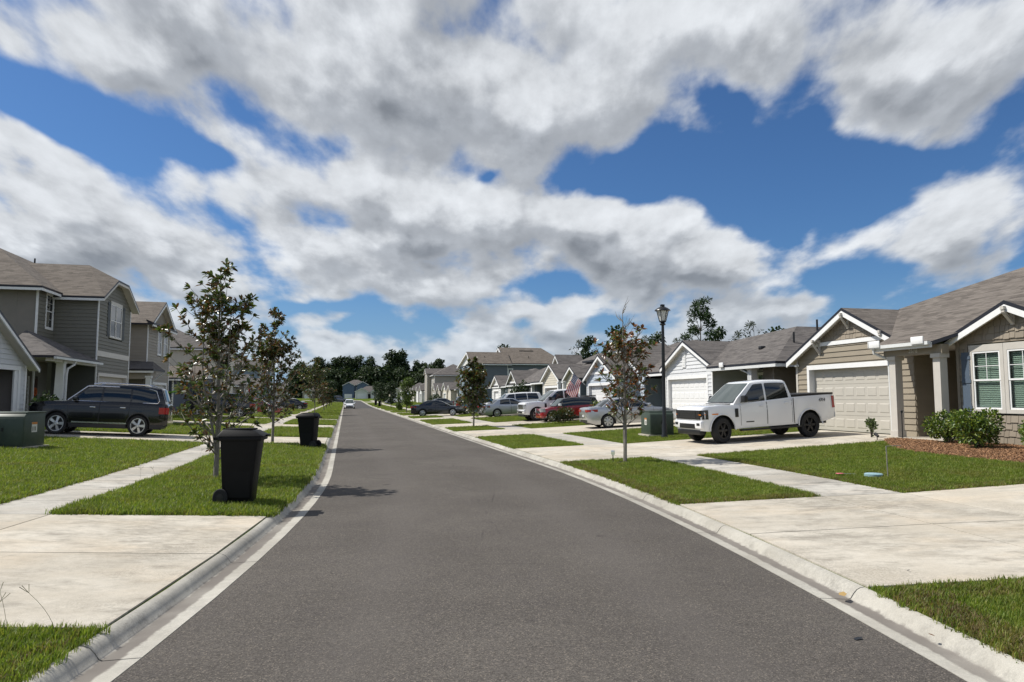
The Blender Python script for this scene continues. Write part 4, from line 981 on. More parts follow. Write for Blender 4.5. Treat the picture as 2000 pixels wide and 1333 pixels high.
def houses_far():
    G = 'houses farther down the right side'
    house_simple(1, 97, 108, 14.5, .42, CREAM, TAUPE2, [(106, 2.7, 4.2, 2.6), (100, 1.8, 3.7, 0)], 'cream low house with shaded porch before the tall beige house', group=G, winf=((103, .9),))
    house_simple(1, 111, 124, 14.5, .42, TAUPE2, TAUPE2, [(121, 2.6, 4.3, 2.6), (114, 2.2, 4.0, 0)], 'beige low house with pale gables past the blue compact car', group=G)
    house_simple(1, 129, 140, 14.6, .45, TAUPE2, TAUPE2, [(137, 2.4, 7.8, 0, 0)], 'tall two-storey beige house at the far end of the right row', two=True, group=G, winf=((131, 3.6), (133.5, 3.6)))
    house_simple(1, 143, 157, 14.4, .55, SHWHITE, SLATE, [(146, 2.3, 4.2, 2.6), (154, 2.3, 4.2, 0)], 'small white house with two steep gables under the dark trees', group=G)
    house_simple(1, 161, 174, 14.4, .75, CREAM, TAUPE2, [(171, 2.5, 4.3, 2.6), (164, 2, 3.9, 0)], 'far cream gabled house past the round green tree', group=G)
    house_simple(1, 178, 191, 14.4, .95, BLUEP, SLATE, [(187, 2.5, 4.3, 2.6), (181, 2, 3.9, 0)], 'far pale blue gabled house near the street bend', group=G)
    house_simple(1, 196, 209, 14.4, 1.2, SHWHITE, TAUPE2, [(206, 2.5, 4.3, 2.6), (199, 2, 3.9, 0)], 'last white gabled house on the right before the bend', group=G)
houses_far()
# ------------------------------------------------------------------ houses on the left
def house_open_garage():
    F0 = .62
    h = House(-1, 11, 15, F0, 'house', 'pale grey gabled house at the left edge with its garage door open')
    sa, za, k = 9.9, 5.32, .51; zl = lambda s: za - k * abs(s - sa)
    siding(h, front(15), [(5.9, F0), (13.95, F0), (13.95, zl(13.95) - .1), (sa, za - .1), (5.9, zl(5.9) - .1)], .19, PALE, [(8.2, 13.42, F0, 3.03)])
    rakeboard(h, [(5.5, zl(5.5)), (sa, za), (14.3, zl(14.3))], 14.6, .13)
    roof(h, [[(sa, 14.6, za), (14.36, 14.6, zl(14.36)), (14.36, 24, zl(14.36)), (sa, 24, za)], [(sa, 14.6, za), (5.4, 14.6, zl(5.4)), (5.4, 24, zl(5.4)), (sa, 24, za)]])
    m = MB()
    for b in ((13.28, 13.45, F0, 3.05), (8.1, 8.25, F0, 3.05), (8.25, 13.28, 2.88, 3.05)):
        q = pbox(front(15), *b, 0, .045); m.add(q.V, q.F)
    m.box(13.0, 13.3, 15.0, 15.06, F0, 2.9)
    h.mk('garage_frame', m, WHITE, uv=False)
    m = MB().box(8.2, 13.3, 15.3, 20.5, F0 - .02, F0); m.box(8.2, 13.3, 20.5, 20.6, F0, 3.0); m.box(13.2, 13.3, 15.06, 20.5, F0, 2.98); m.box(8.2, 8.3, 15.06, 20.5, F0, 2.98); m.box(8.2, 13.3, 15.06, 20.5, 2.98, 3.04)
    h.mk('garage_interior', m, pmat('garage_plaster', (.22, .20, .19), .85), uv=False)
    m = MB().box(13.1, 13.2, 16.1, 16.4, 1.95, 2.45); h.mk('car_charger', m, BLACK, bevel=.03)
    h.mk('charging_cable', MB().tube([(13.1, 16.25, 1.95), (13.08, 16.3, 1.3), (13.06, 16.1, .95), (13.06, 15.9, 1.1), (13.08, 15.95, 1.6), (13.1, 16.0, 2.0)], .02, 6), BLACK, uv=False, smooth=True)
    h.box('corner_board', 13.85, 13.98, 14.95, 15.0, F0, zl(13.95) - .15, WHITE)
    siding(h, sidew(13.95, 1), [(15, F0), (24, F0), (24, 3.2), (15, 3.2)], .19, STUCCO, joined=True)
    h.mk('wall_light', MB().box(13.80, 13.9, 14.85, 14.95, 3.28, 3.38), BLACK, bevel=.02)
house_open_garage()
def house_grey_green():
    F0 = .58
    h = House(-1, 24.5, 15, F0, 'house', 'two-storey grey-green house with clipped gable and covered porch, left')
    # front wing
    a0, a1, ze = 22.15, 27.75, 7.02; sa = 24.95
    ap = 8.28; c0, c1 = 24.0, 25.9
    poly = [(a0, 4.24), (a1, 4.24), (a1, ze - .05), (c1 + .1, ap - .1), (c0 - .1, ap - .1), (a0, ze - .05)]
    siding(h, front(15), poly, .19, OLIVE2, [(23.9, 26.3, 5.0, 7.05)], shake=False, name='shingle_course')
    h.box('belt_board', a0 - .02, a1 + .02, 14.94, 15.0, 3.98, 4.26, CREAMTRIM)
    siding(h, front(15), [(a0, F0), (a1, F0), (a1, 4.0), (a0, 4.0)], .19, OLIVE, [(22.5, 27.6, F0, 3.1)])
    garage_door(h, 15, 22.65, 27.45, F0 + .02, 2.95, DOORC, CREAMTRIM, recess=.2)
    for a in (24.14, 25.14): window(h, front(15), a, a + .92, 5.15, 6.92, trim=CREAMTRIM, tw=.07, head=.1, lites=False)
    for b0, b1 in ((23.60, 24.02), (26.18, 26.60)): 
        s = h.mk('shutter', pbox(front(15), b0, b1, 5.1, 6.98, .0, .045), DKSH, uv=False)
        for z in (5.2, 6.0, 6.8): h.mk('shutter_rail', pbox(front(15), b0 - .003, b1 + .003, z, z + .1, .045, .06), DKSH, s, uv=False)
    for s in (a0, a1): h.box('corner_board', s - .05, s + .05, 14.95, 15.0, F0, ze - .1, WHITE)
    # wing side and recessed wall over the porch
    siding(h, sidew(a0), [(15, 3.7), (17.0, 3.7), (17.0, 7.1), (15, 7.1)], .19, OLIVE)
    siding(h, sidew(a0), [(15, F0), (17.0, F0), (17.0, 3.7), (15, 3.7)], .19, SLATE2, joined=True)
    siding(h, front(17.0), [(19.95, 3.7), (a0, 3.7), (a0, 7.15), (19.95, 7.15)], .19, OLIVE2, [(21.45, 22.2, 5.2, 7.1)], name='shingle_course')
    window(h, front(17.0), 21.05, 21.85, 5.3, 6.95, trim=WHITE, tw=.09, lites='all')
    h.box('corner_board', 19.9, 20.02, 16.95, 17.02, F0, 7.15, WHITE)
    siding(h, sidew(19.95), [(17.0, F0), (26, F0), (26, 7.15), (17.0, 7.15)], 6.6, STUCCO, joined=True)
    # porch
    siding(h, front(17.2), [(17.0, F0), (22.1, F0), (22.1, 3.7), (17.0, 3.7)], .19, OLIVE, [(19.9, 21.0, F0, 2.9)], joined=True)
    d = h.box('door', 20.0, 20.9, 17.14, 17.2, F0, 2.75, pmat('red_brown_door', (.06, .03, .022), .4)); h.box('door_frame', 19.88, 20.0, 17.12, 17.2, F0, 2.85, WHITE)
    h.mk('wreath', MB().lathe([(.16 + .055 * math.cos(q * .785), .055 * math.sin(q * .785)) for q in range(8)], 16, close=True, mat=Matrix.Translation((20.45, 17.08, 2.1)) @ Matrix.Rotation(R(90), 4, 'X')), pmat('orange_wreath', (.42, .09, .02), .8, var=.4, vs=30), d, uv=False, smooth=True)
    h.mk('porch_window', pbox(front(17.2), 18.6, 19.4, 1.2, 2.7, .0, .03), GLASS, uv=False)
    column(h, 17.9, 15.1, F0, 3.5, WHITE, .42, .72)
    h.box('porch_beam', 16.4, 22.15, 14.95, 15.2, 3.42, 3.62, WHITE); h.box('porch_ceiling', 16.4, 22.1, 15.2, 17.2, 3.6, 3.64, CREAMTRIM)
    roof(h, [[(16.1, 14.75, 3.66), (22.15, 14.75, 3.66), (19.6, 17.0, 4.95), (18.9, 17.0, 4.95)], [(16.1, 14.75, 3.66), (18.9, 17.0, 4.95), (16.1, 17.0, 3.66)], [(22.15, 14.75, 3.66), (22.15, 17.0, 4.2), (19.6, 17.0, 4.95)]], [ROOFD, DARKEDGE], name='porch_roof')
    gm = MB().box(16.05, 22.1, 14.62, 14.75, 3.5, 3.6); h.mk('gutter', gm, GUTTER, uv=False)
    downspout(h, [(18.4, 14.68, 3.5), (18.4, 14.72, 3.35), (18.0, 14.85, 3.15), (17.9, 14.86, 2.9), (17.75, 14.84, .7)], r=.05)
    h.box('porch_floor', 16.4, 22.1, 14.95, 17.2, F0 - .1, F0 + .01, CONC)
    # roofs: wing with a clipped gable, main hip behind
    Dr = 14.6; zr = 9.0
    zs = lambda s: ze + (s - (a0 - .4)) * .48
    roof(h, [[(a0 - .4, Dr, ze), (a0 - .4, 17.0, ze), (24.95, 20.2, 9.15), (24.95, 16.4, 9.15), (c0, Dr, 8.22)],
             [(a1 + .4, Dr, ze), (a1 + .4, 21, ze), (24.95, 21, 9.15), (24.95, 16.4, 9.15), (c1, Dr, 8.22)],
             [(c0, Dr, 8.22), (c1, Dr, 8.22), (24.95, 16.4, 9.15)]], [ROOFB, DARKEDGE])
    rakeboard(h, [(a0 - .4, ze), (c0, 8.22), (c1, 8.22), (a1 + .4, ze)], Dr, .12, mat=CREAMTRIM)
    roof(h, [[(19.4, 16.6, 7.15), (22.2, 16.6, 7.15), (27.5, 20.0, 9.55), (22.8, 20.0, 9.55)], [(19.4, 16.6, 7.15), (22.8, 20.0, 9.55), (22.8, 25.5, 9.55), (19.4, 29, 7.15)],
             [(22.8, 20.0, 9.55), (27.5, 20.0, 9.55), (28.5, 25.5, 9.5), (22.8, 25.5, 9.55)]], [ROOFB, DARKEDGE], name='main_roof')
    fascia(h, (19.42, 29, 7.15), (19.42, 16.6, 7.15)); fascia(h, (19.4, 16.62, 7.15), (22.2, 16.62, 7.15)); fascia(h, (a0 - .38, 17.0, ze), (a0 - .38, Dr, ze))
    pipe(h, 25.2, 19.2, 8.95, .5)
    siding(h, sidew(a1, 1), [(15, F0), (24, F0), (24, 7), (15, 7)], 6.4, STUCCO, joined=True)
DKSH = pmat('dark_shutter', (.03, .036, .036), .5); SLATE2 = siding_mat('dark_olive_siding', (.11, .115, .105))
house_grey_green()
def house_tan_tall():
    F0 = .55
    h = House(-1, 34.7, 15, F0, 'house', 'two-storey warm tan house with batten gable, left, behind the black SUV')
    a0, a1, ze = 31.7, 37.6, 6.6; sa = 34.65
    siding(h, front(15), [(a0, F0), (a1, F0), (a1, ze), (a0, ze)], .19, TANL, [(34.2, 35.3, 4.65, 6.6), (35.85, 37.05, 4.65, 6.6), (33, 37, F0, 2.8)])
    for a in (34.32, 35.98): window(h, front(15), a, a + .85, 4.8, 6.45, tw=.1, lites=False)
    garage_door(h, 15, 32.9, 37.0, F0 + .02, 2.7, PALEDOOR, WHITE)
    siding(h, sidew(a0), [(15, F0), (19, F0), (19, ze), (15, ze)], .19, TANL)
    for s in (a0, a1): h.box('corner_board', s - .05, s + .05, 14.95, 15.0, F0, ze, WHITE)
    zl = lambda s: 8.42 - .53 * abs(s - sa)
    siding(h, front(15.0), [(sa - 3.0, 6.75), (sa + 3.0, 6.75), (sa, 8.3)], .32, TANL, vert=True)
    h.mk('gable_cap', MB().prism([(sa - 1.1, 14.96, 7.75), (sa + 1.1, 14.96, 7.75), (sa, 14.96, 8.3)], (0, .03, 0)), SHWHITE, uv=False)
    rakeboard(h, [(sa - 3.3, zl(sa - 3.3)), (sa, 8.42), (sa + 3.3, zl(sa + 3.3))], 14.6, .16)
    roof(h, [[(sa, 14.6, 8.42), (sa + 3.4, 14.6, zl(sa + 3.4)), (sa + 3.4, 22, zl(sa + 3.4)), (sa, 22, 8.42)], [(sa, 14.6, 8.42), (sa - 3.4, 14.6, zl(sa - 3.4)), (sa - 3.4, 22, zl(sa - 3.4)), (sa, 22, 8.42)]], [ROOFB, DARKEDGE])
    roof(h, [[(a0 - .4, 14.55, 6.66), (a1 + .4, 14.55, 6.66), (a1 + .4, 15.0, 6.86), (a0 - .4, 15.0, 6.86)]], [ROOFB, DARKEDGE], name='eave_return')
    fascia(h, (a0 - .4, 14.6, 6.66), (a1 + .4, 14.6, 6.66))
    # porch to the near side
    roof(h, [[(30.2, 14.2, 3.62), (30.2, 19, 3.62), (a0, 19, 4.35), (a0, 14.6, 4.15), (33.2, 14.2, 3.62)]], [ROOFD, DARKEDGE], name='porch_roof')
    fascia(h, (30.25, 19, 3.62), (30.25, 14.2, 3.62)); h.box('porch_beam', 30.4, 31.7, 14.4, 14.6, 3.2, 3.5, TANL)
    siding(h, sidew(30.5), [(14.4, 3.0), (19, 3.0), (19, 3.5), (14.4, 3.5)], .3, TANL, joined=True)
    column(h, 30.6, 14.55, F0, 3.2, WHITE, .28); h.box('porch_back', 31.55, 31.68, 15.1, 19, F0, 3.2, TAUPE_SHADE)
    downspout(h, [(33.2, 14.25, 3.5), (33.1, 14.6, 3.2), (33.0, 14.9, 2.9), (33.0, 14.9, .7)])
    siding(h, sidew(a1, 1), [(15, F0), (22, F0), (22, ze), (15, ze)], 6, STUCCO, joined=True)
house_tan_tall()
def houses_left_far():
    G = 'houses farther down the left side'
    house_simple(-1, 41.5, 53, 14.6, .5, NAVY, NAVY, [(51, 2.3, 4.2, 0)], 'low navy blue house with wide brown roof behind the near magnolia', rm=[ROOFB, DARKEDGE], group=G, depth=14, k=.42)
    house_simple(-1, 56, 66, 14.6, .5, CREAM, CREAM, [(63, 2.3, 7.6, 0, 0)], 'two-storey cream house seen between the two magnolias', two=True, rm=[ROOFD, DARKEDGE], group=G)
    house_simple(-1, 69, 80, 14.6, .5, TANL, TANL, [(77, 2.5, 4.3, 2.6)], 'low tan house behind the second magnolia, left side', rm=[ROOFD, DARKEDGE], group=G)
    house_simple(-1, 84, 95, 14.6, .5, TEAL, TEAL, [(92, 2.4, 4.2, 0)], 'grey-blue low house before the far left two-storey house', group=G)
    house_simple(-1, 99, 110, 14.6, .5, TEAL, TEAL, [(107, 2.3, 7.6, 0, 0)], 'two-storey grey-blue house beside the third tree, left side', two=True, group=G, winf=((101, 3.6), (103, 3.6)))
    house_simple(-1, 114, 126, 14.6, .55, SHWHITE, SLATE, [(123, 2.4, 4.2, 2.6)], 'far white low house, left side', group=G)
    house_simple(-1, 131, 143, 14.6, .6, CREAM, TAUPE2, [(140, 2.4, 4.2, 2.6)], 'far cream low house behind the left street trees', group=G)
houses_left_far()
def houses_end():
    """houses across the end of the street, facing the viewer"""
    G = 'houses across the end of the street'
    specs = [(2, 302, 'blue', 'far two-storey blue house with hip roof at the end of the street', True), (7, 274, 'white', 'far white twin-gabled house facing down the street', False), (21, 278, 'cream', 'far cream gabled house at the end, right of the white one', False), (-15, 306, 'tan', 'far tan house at the end of the street, left', False)]
    for d, s, c, lab, two in specs:
        w = P0 + s * U + d * N; z0 = 1.35
        root = tag(empty('house', (w.x, w.y, z0), (0, 0, TH)), lab, 'house', G)       # local x to the right, y away
        wm = {'blue': NAVYB, 'white': SHWHITE, 'cream': CREAM, 'tan': TANL}[c]; H = 6.0 if two else 2.8; k = .5
        MB().box(-5.5, 5.5, 0, 9, 0, H).build('wall', wm, root, uv=False)
        m = MB(); x0, x1, y0, y1, ze = -6, 6, -.5, 9.5, H + .05; zr = ze + k * 5
        V = [(x0, y0, ze), (x1, y0, ze), (x1, y1, ze), (x0, y1, ze), (-1, 4.5, zr), (1, 4.5, zr)]
        m.add(V, [(0, 1, 5, 4), (1, 2, 5), (2, 3, 4, 5), (3, 0, 4)]); m.build('roof', ROOFD, root)
        for gx, hw, gh, door in ((-3.2, 2.4, H + 1.7 if not two else 7.4, 1), (2.9, 2.4, H + 1.7, not two)):
            ge = gh - hw * .55
            gm = MB().prism([(gx - hw, -1.2, 0), (gx + hw, -1.2, 0), (gx + hw, -1.2, ge), (gx, -1.2, gh), (gx - hw, -1.2, ge)], (0, 3.5, 0)); gm.build('gable_wall', SHWHITE if c == 'white' else wm, root, uv=False)
            rm = MB()
            for q in (-1, 1): rm.prism([(gx, -1.6, gh + .12), (gx + q * (hw + .3), -1.6, ge - .04), (gx + q * (hw + .3), 4, ge - .04), (gx, 4, gh + .12)], (0, 0, -.08))
            rm.build('gable_roof', ROOFD, root)
            for q in (-1, 1): MB().hexa([(gx, -1.65, gh + .02), (gx + q * (hw + .3), -1.65, ge - .14), (gx + q * (hw + .3), -1.65, ge - .36), (gx, -1.65, gh - .2)], [(gx, -1.6, gh + .02), (gx + q * (hw + .3), -1.6, ge - .14), (gx + q * (hw + .3), -1.6, ge - .36), (gx, -1.6, gh - .2)]).build('rake_board', WHITE, root, uv=False)
            if door: MB().box(gx - 1.6, gx + 1.6, -1.27, -1.2, .05, 2.2).build('garage_door', PALEDOOR if c != 'cream' else DOORC, root, uv=False)
            else:
                wn = MB().box(gx - .7, gx + .7, -1.27, -1.2, .9, 2.2).build('window', WHITE, root, uv=False); MB().box(gx - .6, gx + .6, -1.29, -1.27, 1.0, 2.1).build('pane', GLASS, wn, uv=False)
        MB().box(-.6, .4, -.06, 0, 0, 2.1).build('door', DARK, root, uv=False)
        if two:
            for x in (.8, 3.2):
                wn = MB().box(x - .6, x + .6, -.06, 0, 3.7, 5.2).build('window', WHITE, root, uv=False); MB().box(x - .5, x + .5, -.08, -.06, 3.8, 5.1).build('pane', GLASS, wn, uv=False)
NAVYB = siding_mat('blue_siding', (.085, .125, .20))
houses_end()
# ------------------------------------------------------------------ vehicles
def paint(name, col, metal=.0, rough=.22): return pmat(name, col, rough, metal=metal, coat=1.0, spec=.5)
CGLASS = glass_mat('car_glass', (.010, .014, .015), .02); CGLASSL = glass_mat('car_glass_light', (.05, .065, .062), .02)
HEADL = pmat('headlight', (.35, .37, .38), .08, spec=.9); HEADD = pmat('headlight_smoked', (.015, .016, .018), .1, spec=.8); AMBER = pmat('amber_lens', (.75, .22, .02), .2)
TAIL = pmat('tail_light', (.32, .012, .015), .12, spec=.8); RIMS = pmat('silver_rim', (.62, .63, .64), .3, metal=.8); RIMB = pmat('black_rim', (.015, .015, .016), .3); CLAD = pmat('dark_cladding', (.03, .03, .032), .55)
PLATE = pmat('number_plate', (.55, .56, .56), .5)
def interp(tab, x):
    if x <= tab[0][0]: return tab[0][1]
    for (x0, y0), (x1, y1) in zip(tab, tab[1:]):
        if x <= x1:
            t = (x - x0) / (x1 - x0); return y0 + (y1 - y0) * t
    return tab[-1][1]
def smooth_tab(tab, n=3):
    for _ in range(n):
        o = [tab[0]]
        for (x0, y0), (x1, y1) in zip(tab, tab[1:]):
            o += [(x0 * .75 + x1 * .25, y0 * .75 + y1 * .25), (x0 * .25 + x1 * .75, y0 * .25 + y1 * .75)]
        o.append(tab[-1]); tab = o
    return tab
def wheel_meshes(r, w, rimr, spokes, rmat, kind):
    key = (r, w, rimr, spokes, rmat.name, kind)
    if key in WHEELS: return WHEELS[key]
    rot = Matrix.Rotation(R(90), 4, 'X')
    ty = MB().lathe([(rimr, -w / 2 + .01), (r * .93, -w / 2), (r * .985, -w / 2 + .03), (r, -w / 2 + .06), (r, w / 2 - .06), (r * .985, w / 2 - .03), (r * .93, w / 2), (rimr, w / 2 - .01), (rimr - .02, 0)], 36, close=True, mat=rot).mesh('tyre', RUBBER, smooth=True, angle=40, uv=False)
    m = MB().lathe([(rimr, -.07), (rimr, w / 2 - .012), (rimr - .022, w / 2 - .012), (rimr - .035, w / 2 - .07), (rimr - .04, -.06)], 36, close=True, mat=rot)
    m.lathe([(.075, w / 2 - .09), (.075, w / 2 - .03), (.05, w / 2 - .015)], 16, mat=rot)
    for i in range(spokes):
        a = 2 * math.pi * i / spokes; ca, sa = math.cos(a), math.sin(a); wi, wo = (.032, .020) if kind == 'thin' else (.045, .062) if kind == 'wide' else (.05, .04)
        def pt(rr, t, y): return (rr * ca - t * sa, -y, rr * sa + t * ca)
        y0, y1 = w / 2 - .075, w / 2 - .028
        m.hexa([pt(.05, -wi, y0), pt(.05, wi, y0), pt(rimr - .02, wo, y0), pt(rimr - .02, -wo, y0)], [pt(.05, -wi * .7, y1), pt(.05, wi * .7, y1), pt(rimr - .02, wo * .8, y1 - .01), pt(rimr - .02, -wo * .8, y1 - .01)])
    rim = m.mesh('rim', rmat, smooth=True, angle=30, uv=False)
    disc = MB().lathe([(rimr - .03, -.03), (rimr - .03, 0), (.02, 0)], 20, mat=rot).mesh('brake_disc', pmat('brake_%d' % len(WHEELS), (.03, .03, .03), .5), uv=False)
    WHEELS[key] = (ty, rim, disc); return WHEELS[key]
WHEELS = {}
def vehicle(name, label, cat, sd, dirv, spec, group=None, name2=None):
    """sd: (s, d) of the middle; dirv: (ds, dd) the nose points along; spec: dimensions and colours. Local x forward, y left."""
    q = spec; s, d = sd; n = math.hypot(*dirv); ds, dd = dirv[0] / n, dirv[1] / n; wb = q['wb']
    xf, xr = q.get('xf', wb / 2), q.get('xr', -wb / 2)
    f = Vector(P3(s + ds * wb / 2, d + dd * wb / 2)); b = Vector(P3(s - ds * wb / 2, d - dd * wb / 2))
    up = .018 if abs(d) > 3 else 0.0
    t = (f - b).normalized(); yaw = math.atan2(t.y, t.x); pitch = -math.asin(t.z)
    loc = (f + b) / 2 + Vector((0, 0, up))
    root = tag(empty(name, loc, (0, pitch, yaw)), label, cat, group)
    pm = q['paint']; hw0 = q['w'] / 2; sill = q['sill']; ra = q['arch']; r = q['r']
    top = q['top']; plan = q['plan']; x0, x1 = top[0][0], top[-1][0]
    top_s = smooth_tab(top, 2) if not q.get('sharp') else smooth_tab(top, 1); plan_s = smooth_tab(plan, 2)
    zt = lambda x: interp(top_s, x); hw = lambda x: hw0 * interp(plan_s, x)
    bot = q.get('bot', [(x0, sill + .12), (x0 + .35, sill), (x1 - .35, sill), (x1, sill + .08)])
    ks = [0, .12, .3, .5, .68, .82, .93, 1.0]; pf = q.get('pf', [.955, .985, 1.0, 1.0, .995, .985, .965, .93])
    def prof(k): return interp(list(zip(ks, pf)), k)
    def zb(x):
        z = interp(bot, x)
        for xa in (xf, xr):
            dx = abs(x - xa)
            if dx < ra: z = max(z, r + math.sqrt(max(ra * ra - dx * dx, 0)) * q.get('archk', 1.0))
        return z
    def side(x, z):
        base = interp(bot, x); k = (z - base) / max(zt(x) - base, .05); return hw(x) * prof(min(max(k, 0), 1))
    xs = set(frange(x0, x1, 26))
    for xa in (xf, xr): xs |= {xa + ra * math.cos(math.pi * i / 14) * (1 if i else .9999) for i in range(15)} | {xa + ra + .002, xa - ra - .002}
    xs |= {x0 + v for v in (.015, .04, .08, .14)} | {x1 - v for v in (.015, .04, .08, .14)}
    xs = sorted(x for x in xs if x0 <= x <= x1)
    V = []; F = []; nr = None
    for x in xs:
        base = interp(bot, x); b_ = zb(x); T = zt(x); ring = []
        for k in ks:
            z = max(base + (T - base) * k, min(b_, T - .02)); ring.append((hw(x) * prof(k), z))
        yl = ring[-1][0]
        for kk in (.86, .6, .3, 0): ring.append((yl * kk, T + q.get('crown', .03) * (1 - kk * kk)))
        full = [(x, y, z) for y, z in ring] + [(x, -y, z) for y, z in ring[-2::-1]]
        nr = len(full); V += full
    for i in range(len(xs) - 1):
        for j in range(nr - 1): F.append((i * nr + j, (i + 1) * nr + j, (i + 1) * nr + j + 1, i * nr + j + 1))
    F.append(tuple(range(nr))); F.append(tuple((len(xs) - 1) * nr + j for j in reversed(range(nr))))
    body = MB().add(V, F).build('body', pm, root, smooth=True, angle=32, uv=False)
    MB().box(x0 + .25, x1 - .25, -hw0 + .28, hw0 - .28, sill - .02, min(zt(xf), zt(xr)) - .1).build('underbody', BLACK, root, uv=False)
    if q.get('cladz'):
        cl = MB()
        for sg in (-1, 1):
            pts = [x for x in xs if x0 + .1 < x < x1 - .1]
            for xa, xb in zip(pts, pts[1:]):
                za, zc = zb(xa), zb(xb); A = [(xa, za), (xb, zc), (xb, max(zc + .05, sill + q['cladz'])), (xa, max(za + .05, sill + q['cladz']))]
                cl.add([(x, sg * (side(x, z) + .008), z) for x, z in A], [(0, 1, 2, 3)])
        cl.build('cladding', CLAD, root, smooth=True, uv=False)
    # cabin
    c = q['cab']; zbl = c['z']; bx0, bx1, rx0, rx1, zr = c['b0'], c['b1'], c['r0'], c['r1'], c['zr']; yb = hw0 * c.get('yb', .9); yr = hw0 * c.get('yr', .7); xm = (rx0 + rx1) / 2
    crown = c.get('crown', .05)
    def zroof(x): return zr - crown * ((x - xm) / max((rx1 - rx0) / 2, .1)) ** 2 if rx0 <= x <= rx1 else zr - crown - .0 * abs(x)
    def cy(k): return yb + (yr - yb) * k ** 1.25
    def cx(k): return (bx0 + (rx0 - bx0) * k, bx1 + (rx1 - bx1) * k)
    lv = [0, .25, .5, .75, .9, .97, 1.0]; V = []; F = []; nf, nsd = 6, 8; blg = c.get('bulge', .10)
    for k in lv:
        r0_, r1_ = cx(min(k, 1)); y = cy(k) - (.0 if k < .9 else .05 * ((k - .9) / .1) ** 2); ins = 0 if k < .9 else .06 * ((k - .9) / .1) ** 2
        r0_ += ins; r1_ -= ins; ring = []
        for i in range(nf): yy = -y + 2 * y * i / nf; ring.append((r1_ + blg * (1 - (yy / y) ** 2), yy))
        for i in range(nsd): ring.append((r1_ + (r0_ - r1_) * i / nsd, y))
        for i in range(nf): yy = y - 2 * y * i / nf; ring.append((r0_ - blg * .6 * (1 - (yy / y) ** 2), yy))
        for i in range(nsd): ring.append((r0_ + (r1_ - r0_) * i / nsd, -y))
        for x, yy in ring: V.append((x, yy, zbl - .06 * (k == 0) + k * (zroof(min(max(x, rx0), rx1)) - zbl)))
    nq = 2 * nf + 2 * nsd
    for i in range(len(lv) - 1):
        for j in range(nq): F.append((i * nq + j, i * nq + (j + 1) % nq, (i + 1) * nq + (j + 1) % nq, (i + 1) * nq + j))
    o = (len(lv) - 1) * nq; V.append(((rx0 + rx1) / 2, 0, zr + .015)); cc_ = len(V) - 1
    for j in range(nq): F.append((o + j, o + (j + 1) % nq, cc_))
    MB().add(V, F).build('roof', c.get('mat', pm), root, smooth=True, angle=40, uv=False)
    def csurf(x, k, sg, off=.008): return (x, sg * (cy(k) + off), zbl + k * (zroof(min(max(x, rx0), rx1)) - zbl))
    gl = c.get('glass', CGLASS); k0, k1 = c.get('k0', .05), c.get('k1', .87)
    for pi, (fb, rb, ft, rt) in enumerate(c['panes']):
        for sg in (-1, 1):
            V = []; F = []; n = 6
            for kk in (k0, (k0 + k1) / 2, k1 - .05, k1):
                u = (kk - k0) / (k1 - k0); a = fb + (ft - fb) * u; bq = rb + (rt - rb) * u
                sh = .025 if kk == k1 else 0
                for i in range(n + 1): V.append(csurf(a - sh + (bq - a + 2 * sh) * i / n, kk, sg))
            for rI in range(3):
                for i in range(n): F.append((rI * (n + 1) + i, rI * (n + 1) + i + 1, (rI + 1) * (n + 1) + i + 1, (rI + 1) * (n + 1) + i))
            MB().add(V, F).build('side_window', c.get('glassr', gl) if pi else gl, root, smooth=True, uv=False)
    for nm, fr in (('windshield', 1), ('rear_window', 0)):
        V = []; F = []; n = 8; ka, kb = (.05, .93) if fr else (c.get('rk0', .25), .90)
        for kk in (ka, (ka + kb) / 2, kb):
            r0_, r1_ = cx(kk); y = (cy(kk)) * (.93 if fr else .86)
            for i in range(n + 1):
                yy = -y + 2 * y * i / n; yc = cy(kk)
                x = r1_ + blg * (1 - (yy / yc) ** 2) + .012 if fr else r0_ - blg * .6 * (1 - (yy / yc) ** 2) - .012
                V.append((x, yy, zbl + kk * (zroof(min(max(x, rx0), rx1)) - zbl) + .004))
        for rI in range(2):
            for i in range(n): F.append((rI * (n + 1) + i, rI * (n + 1) + i + 1, (rI + 1) * (n + 1) + i + 1, (rI + 1) * (n + 1) + i))
        MB().add(V, F).build(nm, c.get('wsg', CGLASSL) if fr else gl, root, smooth=True, uv=False)
    # doors with handles
    for (da, db) in q['doors']:
        for sg in (-1, 1):
            V = []; F = []; nx, nz = 8, 6; zlo = sill + q.get('doorlo', .12)
            for i in range(nx + 1):
                x = da + (db - da) * i / nx; zl0 = max(zlo, zb(x) + .04) if abs(x - xr) < ra + .05 else zlo
                for j in range(nz + 1):
                    z = zl0 + (zt(x) - .035 - zl0) * j / nz; V.append((x, sg * (side(x, z) + .006), z))
            for i in range(nx):
                for j in range(nz): F.append((i * (nz + 1) + j, (i + 1) * (nz + 1) + j, (i + 1) * (nz + 1) + j + 1, i * (nz + 1) + j + 1))
            dr = MB().add(V, F).build('door', pm, root, smooth=True, uv=False)
            xg = [(da, 1), (db, 0)]
            for xe in (da, db):      # shut line
                g2 = MB()
                for j in range(5):
                    za, zc = zlo + (zt(xe) - .04 - zlo) * j / 5, zlo + (zt(xe) - .04 - zlo) * (j + 1) / 5
                    g2.add([(xe - .006, sg * (side(xe, za) + .0075), za), (xe + .006, sg * (side(xe, za) + .0075), za), (xe + .006, sg * (side(xe, zc) + .0075), zc), (xe - .006, sg * (side(xe, zc) + .0075), zc)], [(0, 1, 2, 3)])
                g2.build('shut_line', BLACK, dr, uv=False)
            hx = min(da, db) + .13; hz = zt(hx) - q.get('hdz', .17); yy = side(hx, hz)
